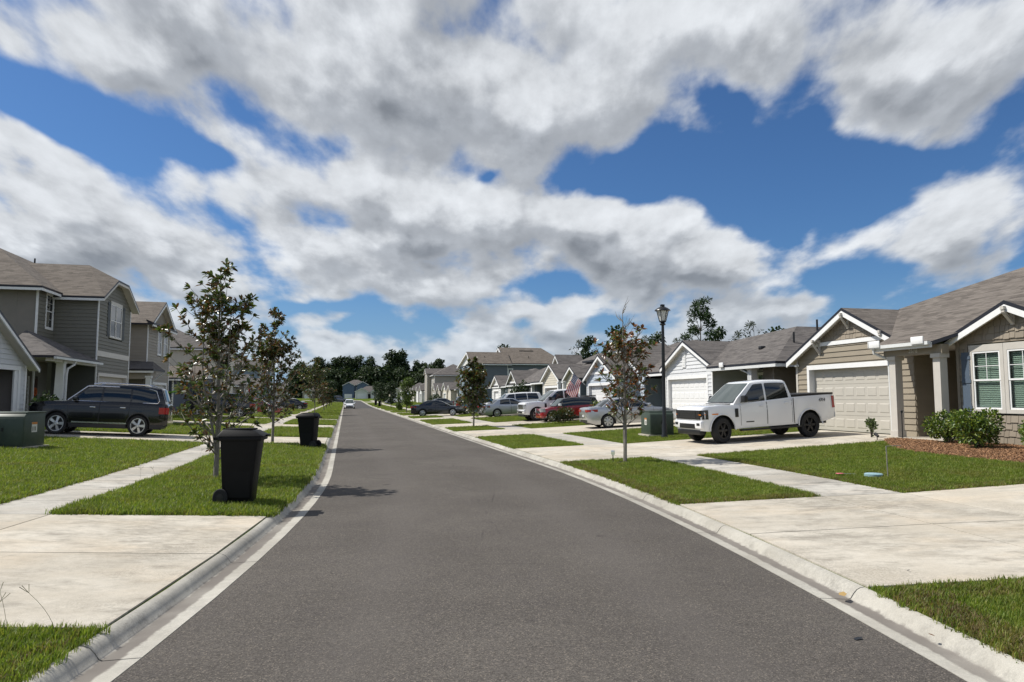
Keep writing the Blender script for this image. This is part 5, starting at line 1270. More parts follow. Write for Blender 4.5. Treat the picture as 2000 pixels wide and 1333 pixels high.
            MB().box(hx, hx + .2, sg * (yy + .01), sg * (yy + .04), hz - .015, hz + .018).build('handle', q.get('hmat', pm), dr, bevel=.008, uv=False)
    # mirrors
    for sg in (-1, 1):
        mx, my, mz = c['panes'][0][0] - .08, sg * (cy(.1) + .02), zbl + .02
        MB().box(mx - .1, mx + .06, my, my + sg * q.get('mw', .2), mz + .0, mz + q.get('mh', .15)).build('mirror', q.get('mmat', pm), root, bevel=.035, uv=False)
    # lamps, grille, bumpers as given patches on nose and tail: (kind, half-span y0,y1, z0,z1, material)
    for nm, end, y0, y1, z0, z1, mt, wrap in q['face']:
        for sg in ((-1, 1) if y0 > 0.001 else (1,)):
            V = []; F = []; n = 8; X = x1 if end > 0 else x0
            ya, yb_ = (y0, y1) if y0 > .001 else (-y1, y1)
            m = MB(); rows = []
            for zz in (z0, (z0 + z1) / 2, z1):
                row = []
                for i in range(n + 1):
                    u = ya + (yb_ - ya) * i / n; y = min(abs(u), 1.0) * hw0 * .985 * (1 if u >= 0 else -1); ext = max(abs(u) - 1.0, 0) if wrap else 0
                    # slide back along the flank when past the corner
                    x = X - end * ext
                    if abs(u) <= 1.0:
                        xx = X
                        for st in range(40):
                            if hw(xx) * prof(.6) >= abs(y): break
                            xx -= end * .02
                        x = xx
                    else: y = (side(x, zz)) * (1 if u >= 0 else -1)
                    nx_ = .014
                    row.append((x + end * nx_ if abs(u) <= 1.0 else x, sg * (y + (nx_ if abs(u) > .97 else 0)), zz))
                rows.append(row)
            for a_, b_ in zip(rows, rows[1:]):
                for i in range(n): m.add([a_[i], a_[i + 1], b_[i + 1], b_[i]], [(0, 1, 2, 3)])
            m.build(nm, mt, root, uv=False)
    # wheels
    ty, rm_, dk = wheel_meshes(r, q.get('tw', .24), q['rimr'], q['spokes'], q['rim'], q.get('rk', 'mid'))
    for xa in (xf, xr):
        for sg in (-1, 1):
            steer = q.get('steer', 0) if xa == xf else 0
            wl = put('wheel', None, root, (xa, sg * (hw0 - q.get('tw', .24) / 2 - .015), r), (0, 0, steer + (0 if sg < 0 else math.pi))); wl.empty_display_size = .1
            put('tyre', ty, wl); put('rim', rm_, wl); put('brake_disc', dk, wl)
    if q.get('extra'): q['extra'](root, q, side, zt, hw)
    return root
# --- specifications
def sedan_spec(p, L=4.68, w=1.82, H=1.43, wb=2.7, r=.33, rim=None, spokes=5, **k):
    a = L / 2; q = dict(paint=p, w=w, wb=wb, r=r, arch=r + .055, sill=.19, rimr=r - .1, spokes=spokes, rim=rim or RIMS, rk='mid', tw=.21,
        top=[(-a, .70), (-a + .02, .97), (-a + .10, 1.0), (-a + .55, 1.03), (-.9, .98), (.75, .93), (1.05, .90), (a - .65, .84), (a - .2, .73), (a - .03, .62), (a, .45)],
        plan=[(-a, .80), (-a + .1, .90), (-a + .4, .97), (-.6, 1), (.8, 1), (a - .6, .95), (a - .2, .84), (a, .62)],
        cab=dict(z=.93, b0=-a + .62, b1=1.08, r0=-1.05, r1=.22, zr=H, yb=.88, yr=.64, crown=.06,
                 panes=[(.86, -.18, .10, -.20), (-.22, -1.08, -.24, -.98)], rk0=.15),
        doors=[(.98, -.18), (-.2, -1.12)], face=[('headlight', 1, .62, 1.18, .60, .72, HEADL, True), ('grille', 1, 0, .5, .36, .56, BLACK, False), ('tail_light', -1, .42, 1.16, .80, .92, TAIL, True), ('number_plate', -1, 0, .17, .56, .66, PLATE, False), ('bumper_insert', -1, 0, .62, .30, .42, BLACK, False)])
    q.update(k); return q
def suv_spec(p, L=5.0, w=1.98, H=1.75, wb=2.9, r=.375, rim=None, spokes=5, **k):
    a = L / 2; q = dict(paint=p, w=w, wb=wb, r=r, arch=r + .06, sill=.27, rimr=r - .105, spokes=spokes, rim=rim or RIMS, rk='wide', tw=.25, xf=wb / 2 + .03, xr=-wb / 2 + .03,
        top=[(-a, .80), (-a + .02, 1.16), (-a + .2, 1.20), (-.8, 1.20), (.8, 1.17), (1.15, 1.15), (a - .7, 1.13), (a - .22, 1.08), (a - .03, .98), (a, .62)],
        plan=[(-a, .84), (-a + .1, .92), (-a + .4, .98), (-.6, 1), (.8, 1), (a - .5, .97), (a - .15, .90), (a, .76)], cladz=.16,
        cab=dict(z=1.16, b0=-a + .10, b1=1.22, r0=-a + .34, r1=.56, zr=H, yb=.90, yr=.70, crown=.05,
                 panes=[(.98, .02, .46, -.02), (-.06, -1.06, -.08, -1.04), (-1.12, -a + .42, -1.10, -a + .58)], rk0=.2),
        doors=[(1.12, .02), (0.0, -1.06)], hdz=.20, face=[('headlight', 1, .66, 1.12, .72, .92, HEADD, True), ('grille', 1, 0, .6, .55, .86, BLACK, False), ('tail_light', -1, .80, 1.08, .82, 1.05, TAIL, True), ('number_plate', -1, 0, .17, .78, .9, PLATE, False)])
    q.update(k); return q
def pickup_spec(p, L=5.7, w=1.98, H=1.98, wb=3.70, r=.415, rim=None, **k):
    a = L / 2; q = dict(paint=p, w=w, wb=wb, r=r, arch=r + .09, sill=.44, rimr=r - .155, spokes=6, rim=rim or RIMS, rk='mid', tw=.28, xf=wb / 2 + .17, xr=-wb / 2 + .17, sharp=True,
        top=[(-a, .85), (-a + .01, 1.36), (-a + .12, 1.395), (-.98, 1.37), (-.92, 1.36), (.3, 1.30), (1.35, 1.23), (1.6, 1.22), (a - .5, 1.215), (a - .12, 1.185), (a - .02, 1.12), (a, .7)],
        plan=[(-a, .93), (-a + .06, .97), (-a + .4, 1), (-.6, 1), (.8, 1), (a - .4, .985), (a - .1, .95), (a, .86)], bot=[(-a, .62), (-a + .5, .5), (-1.3, .47), (1.3, .44), (a - .3, .40), (a, .44)],
        pf=[.95, .975, .99, 1.0, 1.0, .99, .975, .95], crown=.04, archk=1.0,
        cab=dict(z=1.27, b0=-1.02, b1=1.52, r0=-.82, r1=.62, zr=H, yb=.93, yr=.76, crown=.035, bulge=.07, panes=[(1.22, .18, .56, .16), (.10, -.86, .08, -.78)], rk0=.2, k0=.02, k1=.86),
        doors=[(1.26, .16), (.14, -.92)], hdz=.16, mw=.24, mh=.22, mmat=BLACK, doorlo=.10,
        face=[('headlight', 1, .58, 1.12, .80, 1.10, HEADD, True), ('grille', 1, 0, .60, .80, 1.10, BLACK, False), ('turn_signal', 1, .76, 1.0, .935, .972, AMBER, True), ('lower_grille', 1, 0, .66, .50, .64, BLACK, False), ('fog_lamp', 1, .72, .92, .62, .72, BLACK, False), ('tail_light', -1, .84, 1.17, .94, 1.34, TAIL, True), ('rear_bumper', -1, 0, .97, .62, .80, p, False)])
    q.update(k); return q
def truck_extra(root, q, side, zt, hw):
    a = -q['top'][0][0]; w = q['w'] / 2
    MB().box(-a + .04, -1.02, -w + .06, w - .06, 1.385, 1.455).build('bed_cover', BLACK, root, bevel=.02, uv=False)
    for sg in (-1, 1):
        MB().box(-1.25, 1.3, sg * (w - .12), sg * (w + .04), .36, .42).build('running_board', BLACK, root, bevel=.015, uv=False)
        t = bpy.data.curves.new('lettering', 'FONT'); t.body = '4X4'; t.size = .17; t.extrude = .003; t.shear = .25; t.align_x = 'CENTER'; t.materials.append(BLACK)
        put('lettering', t, root, (-a + .62, sg * (side(-a + .62, 1.2) + .012), 1.17), (R(90), 0, 0 if sg < 0 else math.pi))
        MB().box(1.36, 1.50, sg * (side(1.43, .95) + .002), sg * (side(1.43, .95) + .016), .82, 1.10).build('fender_vent', BLACK, root, bevel=.02, uv=False)
        MB().box(.72, 1.05, sg * (side(.9, .66) + .009), sg * (side(.9, .66) + .013), .63, .665).build('badge', BLACK, root, uv=False)
        MB().box(-1.0, -.975, sg * (side(-.98, .9) + .004), sg * (side(-.98, .9) + .008), .5, 1.34).build('cab_gap', BLACK, root, uv=False)
    MB().box(a - .10, a + .05, -w * .95, w * .95, .50, .76).build('front_bumper', q['paint'], root, bevel=.05, uv=False)
    MB().box(a + .045, a + .056, -w * .55, w * .55, .50, .66).build('lower_grille', BLACK, root, bevel=.01, uv=False)
    for sg in (-1, 1): MB().box(a + .04, a + .056, sg * w * .66, sg * w * .88, .60, .69).build('fog_lamp', BLACK, root, bevel=.01, uv=False)
    for zz in (.86, .93, 1.0, 1.06): MB().box(a - .03, a + .024, -w * .56, w * .56, zz, zz + .022).build('grille_bar', CLAD, root, uv=False)
    for sg in (-1, 1): MB().tube([(q['xr'] + q['arch'] * 1.03 * math.cos(t_ * math.pi / 14), sg * (side(q['xr'], .9) + .012), q['r'] + q['arch'] * 1.03 * math.sin(t_ * math.pi / 14)) for t_ in range(15)], .02, 6).build('arch_lip', q['paint'], root, smooth=True, uv=False)
    for sg in (-1, 1): MB().tube([(q['xf'] + q['arch'] * 1.03 * math.cos(t_ * math.pi / 14), sg * (side(q['xf'], .9) + .008), q['r'] + q['arch'] * 1.03 * math.sin(t_ * math.pi / 14)) for t_ in range(15)], .02, 6).build('arch_lip', q['paint'], root, smooth=True, uv=False)
    MB().box(a - .22, a + .02, -w * .8, w * .8, .30, .46).build('air_dam', BLACK, root, bevel=.03, uv=False)
    MB().box(1.18, 1.62, -w * .75, w * .75, 1.235, 1.262).build('wiper_cowl', BLACK, root, bevel=.01, uv=False)
def suv_extra(root, q, side, zt, hw):
    a = -q['top'][0][0]
    for sg in (-1, 1):
        y = q['w'] / 2 * .66
        MB().tube([(-a + .7, sg * y, q['cab']['zr'] + .0), (-a + .9, sg * y, q['cab']['zr'] + .05), (.1, sg * y, q['cab']['zr'] + .05), (.35, sg * y, q['cab']['zr'])], .022, 6).build('roof_rail', CHROME, root, uv=False, smooth=True)
        m = MB().box(-1.0, .95, sg * (side(0, .42) + .012), sg * (side(0, .42) + .03), .42, .47); m.build('sill_trim', CHROME, root, uv=False)
        m = MB()
        c = q['cab']
        def cs(x, k): return (x, sg * (hw0y(q, k) + .014), c['z'] + k * (c['zr'] - .03 - c['z']))
        m.tube([cs(1.0, .03), cs(0, .03), cs(-1.1, .03), cs(-a + .42, .06), cs(-a + .36, .2), cs(-a + .52, .78), cs(-a + .8, .90)], .016, 6); m.build('window_trim', CHROME, root, uv=False, smooth=True)
        m = MB().tube([cs(1.16, .05), cs(.54, .90), cs(.3, .93), cs(-.6, .94)], .022, 6); m.build('pillar_trim', CHROME, root, uv=False, smooth=True)
def hw0y(q, k):
    c = q['cab']; h = q['w'] / 2; yb, yr = h * c.get('yb', .9), h * c.get('yr', .7); return yb + (yr - yb) * k ** 1.25
PBK = pmat('gloss_black_paint', (.004, .0045, .006), .18, coat=.6, spec=.4)
PW = paint('white_paint', (.83, .835, .84)); PB = paint('black_paint', (.008, .009, .012), .2); PS = paint('silver_paint', (.52, .53, .54), .75, .3); PS2 = paint('grey_silver_paint', (.42, .45, .48), .7, .3); PR = paint('red_paint', (.28, .010, .016)); PN = paint('dark_navy_paint', (.010, .012, .018), .3); PT = paint('teal_paint', (.03, .16, .24), .4); PG = paint('grey_paint', (.10, .105, .11), .5); PBL = paint('slate_blue_paint', (.10, .12, .17), .5); PCH = paint('dark_grey_paint', (.03, .031, .033), .4)
TRK = vehicle('pickup_truck', 'white crew-cab pickup with black wheels and 4X4 lettering, backed up to the cream garage', 'pickup', (3.62, 11.28), (-.02, -1), pickup_spec(PW, rim=RIMB, extra=truck_extra, steer=R(14))); TRK.scale = (.885, .96, 1.0)
SV = vehicle('suv', 'black three-row SUV with silver wheels and chrome window trim, side-on in the left driveway', 'suv', (11.75, -11.42), (-.10, -1), suv_spec(PBK, H=1.79, extra=suv_extra, hmat=CHROME, mmat=PBK)); SV.scale = (.92, 1, 1.05)
vehicle('sedan', 'silver sedan with chrome wheels behind the half-bare magnolia and utility box', 'sedan', (15.0, 11.35), (-.05, 1), sedan_spec(PS, spokes=7, rk='wide'))
def mini_spec(): 
    a = 1.92; q = sedan_spec(PR, L=3.84, w=1.72, H=1.42, wb=2.5, r=.31, spokes=6)
    q.update(top=[(-a, .6), (-a + .02, .92), (-a + .12, .95), (-.8, .93), (.7, .91), (1.0, .90), (a - .35, .84), (a - .08, .74), (a, .5)], plan=[(-a, .84), (-a + .1, .93), (-a + .4, 1), (.8, 1), (a - .4, .97), (a - .12, .86), (a, .7)],
        cab=dict(z=.92, b0=-a + .1, b1=.98, r0=-a + .32, r1=.42, zr=1.42, yb=.90, yr=.74, crown=.03, mat=PCH, panes=[(.86, -.2, .36, -.2), (-.24, -1.45, -.24, -1.42)], rk0=.2), doors=[(.95, -.22)], mmat=PW,
        face=[('headlight', 1, .52, .92, .62, .84, HEADL, False), ('grille', 1, 0, .42, .55, .72, BLACK, False), ('tail_light', -1, .78, 1.04, .62, .84, TAIL, True)], cladz=.10); return q
vehicle('hatchback', 'small red hatchback with black roof, nose to the street, in front of the white pickup', 'hatchback', (24.2, 11.1), (0, -1), mini_spec())
vehicle('pickup_truck', 'white pickup parked behind the red hatchback', 'pickup', (26.9, 11.6), (0, -1), pickup_spec(PW, H=1.95, extra=truck_extra, face=[('headlight', 1, .66, 1.06, .80, 1.08, HEADL, True), ('grille', 1, 0, .62, .74, 1.06, CHROME, False), ('tail_light', -1, .86, 1.1, .9, 1.28, TAIL, True)]))
vehicle('sedan', 'grey-silver sedan with red tail light beside the dark narrow magnolia', 'sedan', (36.9, 10.3), (.12, 1), sedan_spec(PS2, L=4.85, H=1.44, spokes=10, rk='thin'))
vehicle('suv', 'white SUV mostly hidden behind the grey-silver sedan', 'suv', (39.6, 11.2), (0, -1), suv_spec(PW, H=1.82))
vehicle('sedan', 'dark navy sedan with five-spoke wheels parked across the right pavement', 'sedan', (46.6, 5.8), (-.15, 1), sedan_spec(PN, L=4.8, w=1.8, spokes=5, rk='wide'))
vehicle('suv', 'black SUV behind the dark navy sedan', 'suv', (50.5, 10.5), (0, 1), suv_spec(PB, H=1.72))
vehicle('compact_car', 'teal compact car with amber lamp half behind the dark narrow magnolia', 'car', (48.6, 10.0), (0, -1), sedan_spec(PT, L=4.1, w=1.7, wb=2.45, face=[('turn_signal', 1, .72, 1.05, .60, .74, AMBER, True), ('grille', 1, 0, .5, .5, .66, BLACK, False), ('bumper', 1, 0, 1.0, .32, .48, PG, True), ('tail_light', -1, .6, 1.1, .75, .9, TAIL, True)]))
vehicle('sedan', 'grey sedan by the round green tree, far right driveway', 'sedan', (75.5, 9.5), (0, -1), sedan_spec(PG))
vehicle('suv', 'far white SUV in a right driveway past the round green tree', 'suv', (151.5, 9.0), (0, 1), suv_spec(PW))
vehicle('compact_car', 'small white car driving towards the viewer on the left lane', 'car', (105.5, -1.75), (-1, 0), sedan_spec(PW, L=4.3, w=1.82, H=1.6, face=[('headlight', 1, .6, 1.12, .66, .78, HEADD, True), ('grille', 1, 0, .62, .26, .44, BLACK, False), ('number_plate', 1, 0, .14, .46, .54, PLATE, False)], mw=.22))
vehicle('pickup_truck', 'far slate blue pickup parked by the left kerb ahead of the white car', 'pickup', (177, -4.6), (.35, 1), pickup_spec(PBL, extra=truck_extra))
vehicle('suv', 'black SUV in the driveway behind the near magnolia, left side', 'suv', (38.4, -11.5), (0, -1), suv_spec(PB))
vehicle('sedan', 'red sedan glimpsed between the two left magnolias', 'sedan', (51.2, -10.5), (0, 1), sedan_spec(PR))
vehicle('sedan', 'far dark sedan with red tail lights, left driveway', 'sedan', (77, -9.6), (-.2, -1), sedan_spec(PN))
vehicle('sedan', 'far white car beside the dark sedan, left driveways', 'sedan', (89.5, -10.5), (0, -1), sedan_spec(PW))
# ------------------------------------------------------------------ street furniture
LAMPBLK = pmat('lamp_black', (.010, .011, .012), .35, var=.1); FROST = pmat('frosted_lens', (.55, .56, .55), .4)
def lamp(s, d, label):
    x, y, z = P3(s, d); root = tag(empty('street_lamp', (x, y, z - .02)), label, 'street lamp', 'black lantern street lamps')
    MB().lathe([(.13, 0), (.13, .1), (.10, .16), (.095, .55), (.07, .62), (.066, 2.4), (.055, 4.1), (.05, 4.28)], 18).build('pole', LAMPBLK, root, smooth=True, uv=False)
    MB().lathe([(.05, 4.24), (.11, 4.27), (.11, 4.30), (.07, 4.34), (.13, 4.38), (.13, 4.41)], 18).build('collar', LAMPBLK, root, smooth=True, uv=False)
    n = 6; a, b, z0, z1 = .125, .225, 4.41, 4.80
    for i in range(n):
        q0, q1 = 2 * math.pi * i / n, 2 * math.pi * (i + 1) / n
        def c(r, q, zz): return (r * math.cos(q), r * math.sin(q), zz)
        MB().tube([c(a, q0, z0), c(b, q0, z1)], .013, 6).build('lantern_bar', LAMPBLK, root, uv=False)
        MB().add([c(a - .008, q0, z0), c(a - .008, q1, z0), c(b - .008, q1, z1), c(b - .008, q0, z1)], [(0, 1, 2, 3)]).build('lantern_pane', FROST, root, uv=False)
    MB().lathe([(.245, 4.79), (.30, 4.80), (.29, 4.83), (.20, 4.90), (.11, 4.945), (.085, 4.96), (.085, 5.02), (.095, 5.03), (.03, 5.05)], 18).build('cap', LAMPBLK, root, smooth=True, uv=False)
    return root
lamp(6.3, 9.15, 'tall black lantern street lamp beside the right utility box')
lamp(60, 10.5, 'far black lantern street lamp behind the dark narrow magnolia')
lamp(120, 8.2, 'farthest black lantern street lamp, right side, above the bins')
BOXG = pmat('utility_green', (.042, .062, .044), .5, var=.10, vs=3, dirt=((.10, .11, .08), 5, .25)); STICK = pmat('label_sticker', (.66, .65, .60), .6); ORNG = pmat('orange_band', (.55, .20, .04), .6)
def util_box(s, d, rot, w, dep, hgt, label, face=1):
    """pad-mounted transformer: cabinet with sloping lid, two doors, warning label"""
    x, y, z = P3(s, d); root = tag(empty('utility_box', (x, y, z), (0, 0, rot)), label, 'utility box', 'green utility boxes')
    MB().box(-w / 2 - .1, w / 2 + .1, -dep / 2 - .08, dep / 2 + .08, -.1, .07).build('plinth', CONC, root, uv=False)
    h1 = hgt - .07
    A = [(-w / 2, -dep / 2, .07), (-w / 2, dep / 2, .07), (-w / 2, dep / 2, hgt), (-w / 2, -dep / 2 + .10, hgt), (-w / 2, -dep / 2, hgt - .10)]
    MB().prism(A, (w, 0, 0)).build('cabinet', BOXG, root, bevel=.015)
    for a, b in ((-w / 2 + .015, -.008), (.008, w / 2 - .015)):
        dr = MB().box(a, b, -dep / 2 - .018, -dep / 2, .12, hgt - .13).build('door', BOXG, root, bevel=.008)
        MB().box((a + b) / 2 + (.2 if a < 0 else -.24), (a + b) / 2 + (.24 if a < 0 else -.2), -dep / 2 - .04, -dep / 2 - .018, hgt * .5, hgt * .5 + .1).build('latch', BLACK, dr, uv=False)
    MB().prism([(-w / 2 - .02, -dep / 2 + .08, hgt), (-w / 2 - .02, dep / 2 + .02, hgt), (-w / 2 - .02, dep / 2 + .02, hgt + .03), (-w / 2 - .02, -dep / 2 + .10, hgt + .03)], (w + .04, 0, 0)).build('lid', BOXG, root, bevel=.01)
    xs = face * (w / 2 + .002)
    l = MB().box(xs, xs + face * .004, -.14, .10, hgt * .46, hgt * .74).build('warning_label', STICK, root, uv=False)
    MB().box(xs + face * .004, xs + face * .006, -.14, .10, hgt * .68, hgt * .74).build('label_band', ORNG, l, uv=False)
    for k in range(3): MB().box(xs + face * .004, xs + face * .006, -.11 + .06 * k, -.085 + .06 * k, hgt * .5, hgt * .62).build('label_mark', BLACK, l, uv=False)
    return root
util_box(3.98, -11.42, heading(4) - R(100), 1.3, .95, .98, 'green utility box in the left lawn in front of the black SUV', 1)
util_box(3.45, -12.85, heading(4) - R(100), 1.2, .9, 1.0, 'second green utility box at the left image edge', 1)
util_box(7.7, 9.5, heading(8) - R(90) - R(4), .95, 1.05, .95, 'green utility box beside the right street lamp', -1)
BINB = pmat('bin_black', (.006, .006, .0065), .55, spec=.18, var=.12, vs=8, bump=.1, bs=120)
def bin_(s, d, rot, label, parts=True):
    """wheeled refuse cart: tapered body, hinged lid with ridges, axle, two wheels, handle; front is +x"""
    x, y, z = P3(s, d); root = tag(empty('wheelie_bin', (x, y, z), (0, 0, rot)), label, 'bin', 'black wheeled bins by the kerb'); root.scale = (.88, .9, 1.13)
    def ring(x0, x1, hy, zz): return [(x0, -hy, zz), (x1, -hy, zz), (x1, hy, zz), (x0, hy, zz)]
    m = MB(); R_ = [ring(-.25, .24, .22, .03), ring(-.27, .27, .245, .35), ring(-.30, .34, .285, .86), ring(-.31, .36, .295, .95)]
    for a, b in zip(R_, R_[1:]): m.add(a + b, [(0, 1, 5, 4), (1, 2, 6, 5), (2, 3, 7, 6), (3, 0, 4, 7)])
    m.add(R_[0], [(3, 2, 1, 0)]); m.add(R_[-1], [(0, 1, 2, 3)]); m.build('body', BINB, root, bevel=.03)
    MB().box(-.33, .40, -.32, .32, .90, .96).build('rim_band', BINB, root, bevel=.015)
    lid = MB(); lid.hexa([(-.36, -.33, .96), (.45, -.33, .96), (.45, .33, .96), (-.36, .33, .96)], [(-.27, -.25, 1.06), (.27, -.25, 1.04), (.27, .25, 1.04), (-.27, .25, 1.06)])
    L = lid.build('lid', BINB, root, bevel=.02)
    for q in (-.17, 0, .17): MB().box(-.25, .24, q - .03, q + .03, 1.045, 1.066).build('lid_rib', BINB, L, bevel=.008)
    MB().box(.44, .49, -.12, .12, .955, .985).build('lid_lip', BINB, L, bevel=.01)
    MB().tube([(-.42, -.22, .93), (-.42, .22, .93)], .018, 8).build('handle', BINB, root, uv=False)
    for q in (-.2, .2): MB().box(-.43, -.3, q - .02, q + .02, .91, .95).build('handle_arm', BINB, root, uv=False)
    for q in (-1, 1):
        MB().box(-.20, .22, q * .24, q * .255, .12, .8).build('body_rib', BINB, root, uv=False)
        rot_ = Matrix.Translation((-.27, q * .29, .125)) @ Matrix.Rotation(R(90), 4, 'X')
        w = MB().lathe([(.05, -.03), (.115, -.03), (.125, -.02), (.125, .02), (.115, .03), (.05, .03)], 24, mat=rot_).build('wheel', RUBBER, root, smooth=True, uv=False)
        MB().lathe([(.06, -.034), (.06, .034), (.02, .036)], 12, mat=rot_).build('hub', BLACK, w, uv=False)
    MB().tube([(-.27, -.3, .125), (-.27, .3, .125)], .014, 8).build('axle', BLACK, root, uv=False)
    return root
bin_(-6.52, -3.80, R(8), 'black wheeled bin on the left verge beside the near magnolia')
bin_(6.6, -3.62, R(175), 'black wheeled bin at the left kerb in front of the second driveway')
bin_(119, 3.9, R(100), 'nearer of two far black bins at the right kerb')
bin_(137, 3.9, R(100), 'farther of two black bins at the right kerb')
# flag on the cream house
def flag():
    root = tag(empty('flag', (3.95, 45.0, 2.5)), 'american flag hanging from an angled pole on the cream house', 'flag')
    a = Vector((.72, .35, .12)); b = Vector((-.10, 0, .86))
    MB().tube([a, b], .016, 8).build('pole', WHITE, root, uv=False)
    n, m_ = 24, 14; V = []; UVs = []; F = []
    t = (a - b).normalized()
    for i in range(n + 1):
        for j in range(m_ + 1):
            u, v = i / n, j / m_
            p = b + t * (.02 + .80 * v) + Vector((-.40, 0, -1.0)).normalized() * (1.28 * u)
            V.append(tuple(p + Vector((.03 * math.sin(u * 6 + v * 4), -.09 * math.sin(u * 8 + v * 5) * (.3 + u), 0))))
            UVs.append((u, v))
    for i in range(n):
        for j in range(m_): F.append((i * (m_ + 1) + j, (i + 1) * (m_ + 1) + j, (i + 1) * (m_ + 1) + j + 1, i * (m_ + 1) + j + 1))
    me = bpy.data.meshes.new('cloth'); me.from_pydata(V, [], F); ul = me.uv_layers.new(name='UVMap')
    for lp in me.loops: ul.data[lp.index].uv = UVs[lp.vertex_index]
    m = bpy.data.materials.new('flag_cloth'); m.use_nodes = True; g = NT(m.node_tree)
    sp = g.new('ShaderNodeSeparateXYZ', {0: g.new('ShaderNodeTexCoord').outputs['UV']}); u, v = sp.outputs[0], sp.outputs[1]
    st = g.m('GREATER_THAN', g.m('FRACT', g.m('MULTIPLY', v, 6.5)), .5)
    c = g.mix(st, (.42, .02, .035, 1), (.72, .70, .68, 1))
    can = g.m('MULTIPLY', g.m('LESS_THAN', u, .4), g.m('LESS_THAN', v, .54))
    fu = g.m('SUBTRACT', g.m('FRACT', g.m('MULTIPLY', u, 15)), .5); fv = g.m('SUBTRACT', g.m('FRACT', g.m('MULTIPLY', v, 9.26)), .5)
    star = g.m('LESS_THAN', g.m('ADD', g.m('MULTIPLY', fu, fu), g.m('MULTIPLY', fv, fv)), .07)
    c = g.mix(can, c, g.mix(star, (.02, .03, .10, 1), (.7, .7, .7, 1)))
    bs = g.new('ShaderNodeBsdfPrincipled', {'Base Color': c, 'Roughness': .8}); tr = g.new('ShaderNodeBsdfTranslucent', {0: c})
    mx = g.new('ShaderNodeMixShader', {0: .3, 1: bs.outputs[0], 2: tr.outputs[0]}); g.new('ShaderNodeOutputMaterial', {0: mx.outputs[0]})
    me.materials.append(m); put('cloth', me, root); me.polygons.foreach_set('use_smooth', [True] * len(me.polygons))
flag()
# small things on the right lawn
def place(name, s, d, label, cat, dz=0.0):
    return tag(empty(name, P3(s, d, dz), (0, 0, heading(s))), label, cat)
r_ = place('sign_stake', -5.87, 8.06, 'bare grey metal sign frame standing in the right lawn', 'stake')
MB().tube([(0, 0, -.02), (.02, 0, .62)], .011, 8).build('post', pmat('weathered_metal', (.28, .26, .22), .6, metal=.4), r_, uv=False)
MB().tube([(.02, 0, .62), (.02, -.32, .63)], .007, 6).build('arm', MATS['weathered_metal'], r_, uv=False)
r_ = place('valve_cover', -5.66, 7.92, 'pale blue round valve cover set in the right lawn', 'cover')
MB().lathe([(.17, .02), (.17, .075), (.15, .085), (.04, .09)], 20).build('lid', pmat('pale_blue_plastic', (.26, .40, .44), .5, var=.15), r_, smooth=True, uv=False)
r_ = place('marker_flag', -5.35, 7.42, 'small pink marker flag lying in the right lawn', 'flag')
MB().box(-.05, .05, -.06, .06, .075, .085).build('flag', pmat('pink_plastic', (.75, .16, .22), .6), r_, uv=False); MB().tube([(.0, -.06, .08), (.02, -.36, .06)], .004, 6).build('wire', CHROME, r_, uv=False)
r_ = place('garden_light', -.86, 4.32, 'small solar garden light at the foot of the half-bare magnolia', 'garden light')
MB().tube([(0, 0, -.02), (0, 0, .2)], .012, 6).build('stake', BLACK, r_, uv=False); MB().lathe([(.02, .19), (.045, .22), (.05, .27), (.045, .30)], 12).build('lens', CLEARG, r_, smooth=True, uv=False); MB().lathe([(.055, .30), (.05, .315), (.02, .325)], 12).build('cap', CHROME, r_, smooth=True, uv=False)
r_ = place('garden_light', -.05, 13.9, 'thin black garden stake light before the brown house porch', 'garden light')
MB().tube([(0, 0, -.02), (0, 0, .84)], .014, 6).build('stake', BLACK, r_, uv=False); MB().lathe([(.03, .82), (.035, .88), (.02, .9)], 10).build('head', BLACK, r_, smooth=True, uv=False)
r_ = place('spotlight', .35, 13.35, 'small black garden spotlight at the mulch edge', 'spotlight')
MB().tube([(0, 0, -.02), (0, 0, .12)], .012, 6).build('stake', BLACK, r_, uv=False); MB().tube([(-.05, 0, .13), (.08, 0, .2)], [.035, .055], 10).build('head', BLACK, r_, smooth=True, uv=False)
r_ = place('marker_stake', 9.3, 13.0, 'thin dark stake in the mulch beside the pale grey house', 'stake')
MB().tube([(0, 0, -.02), (0, 0, .8)], .018, 6).build('post', BLACK, r_, uv=False)
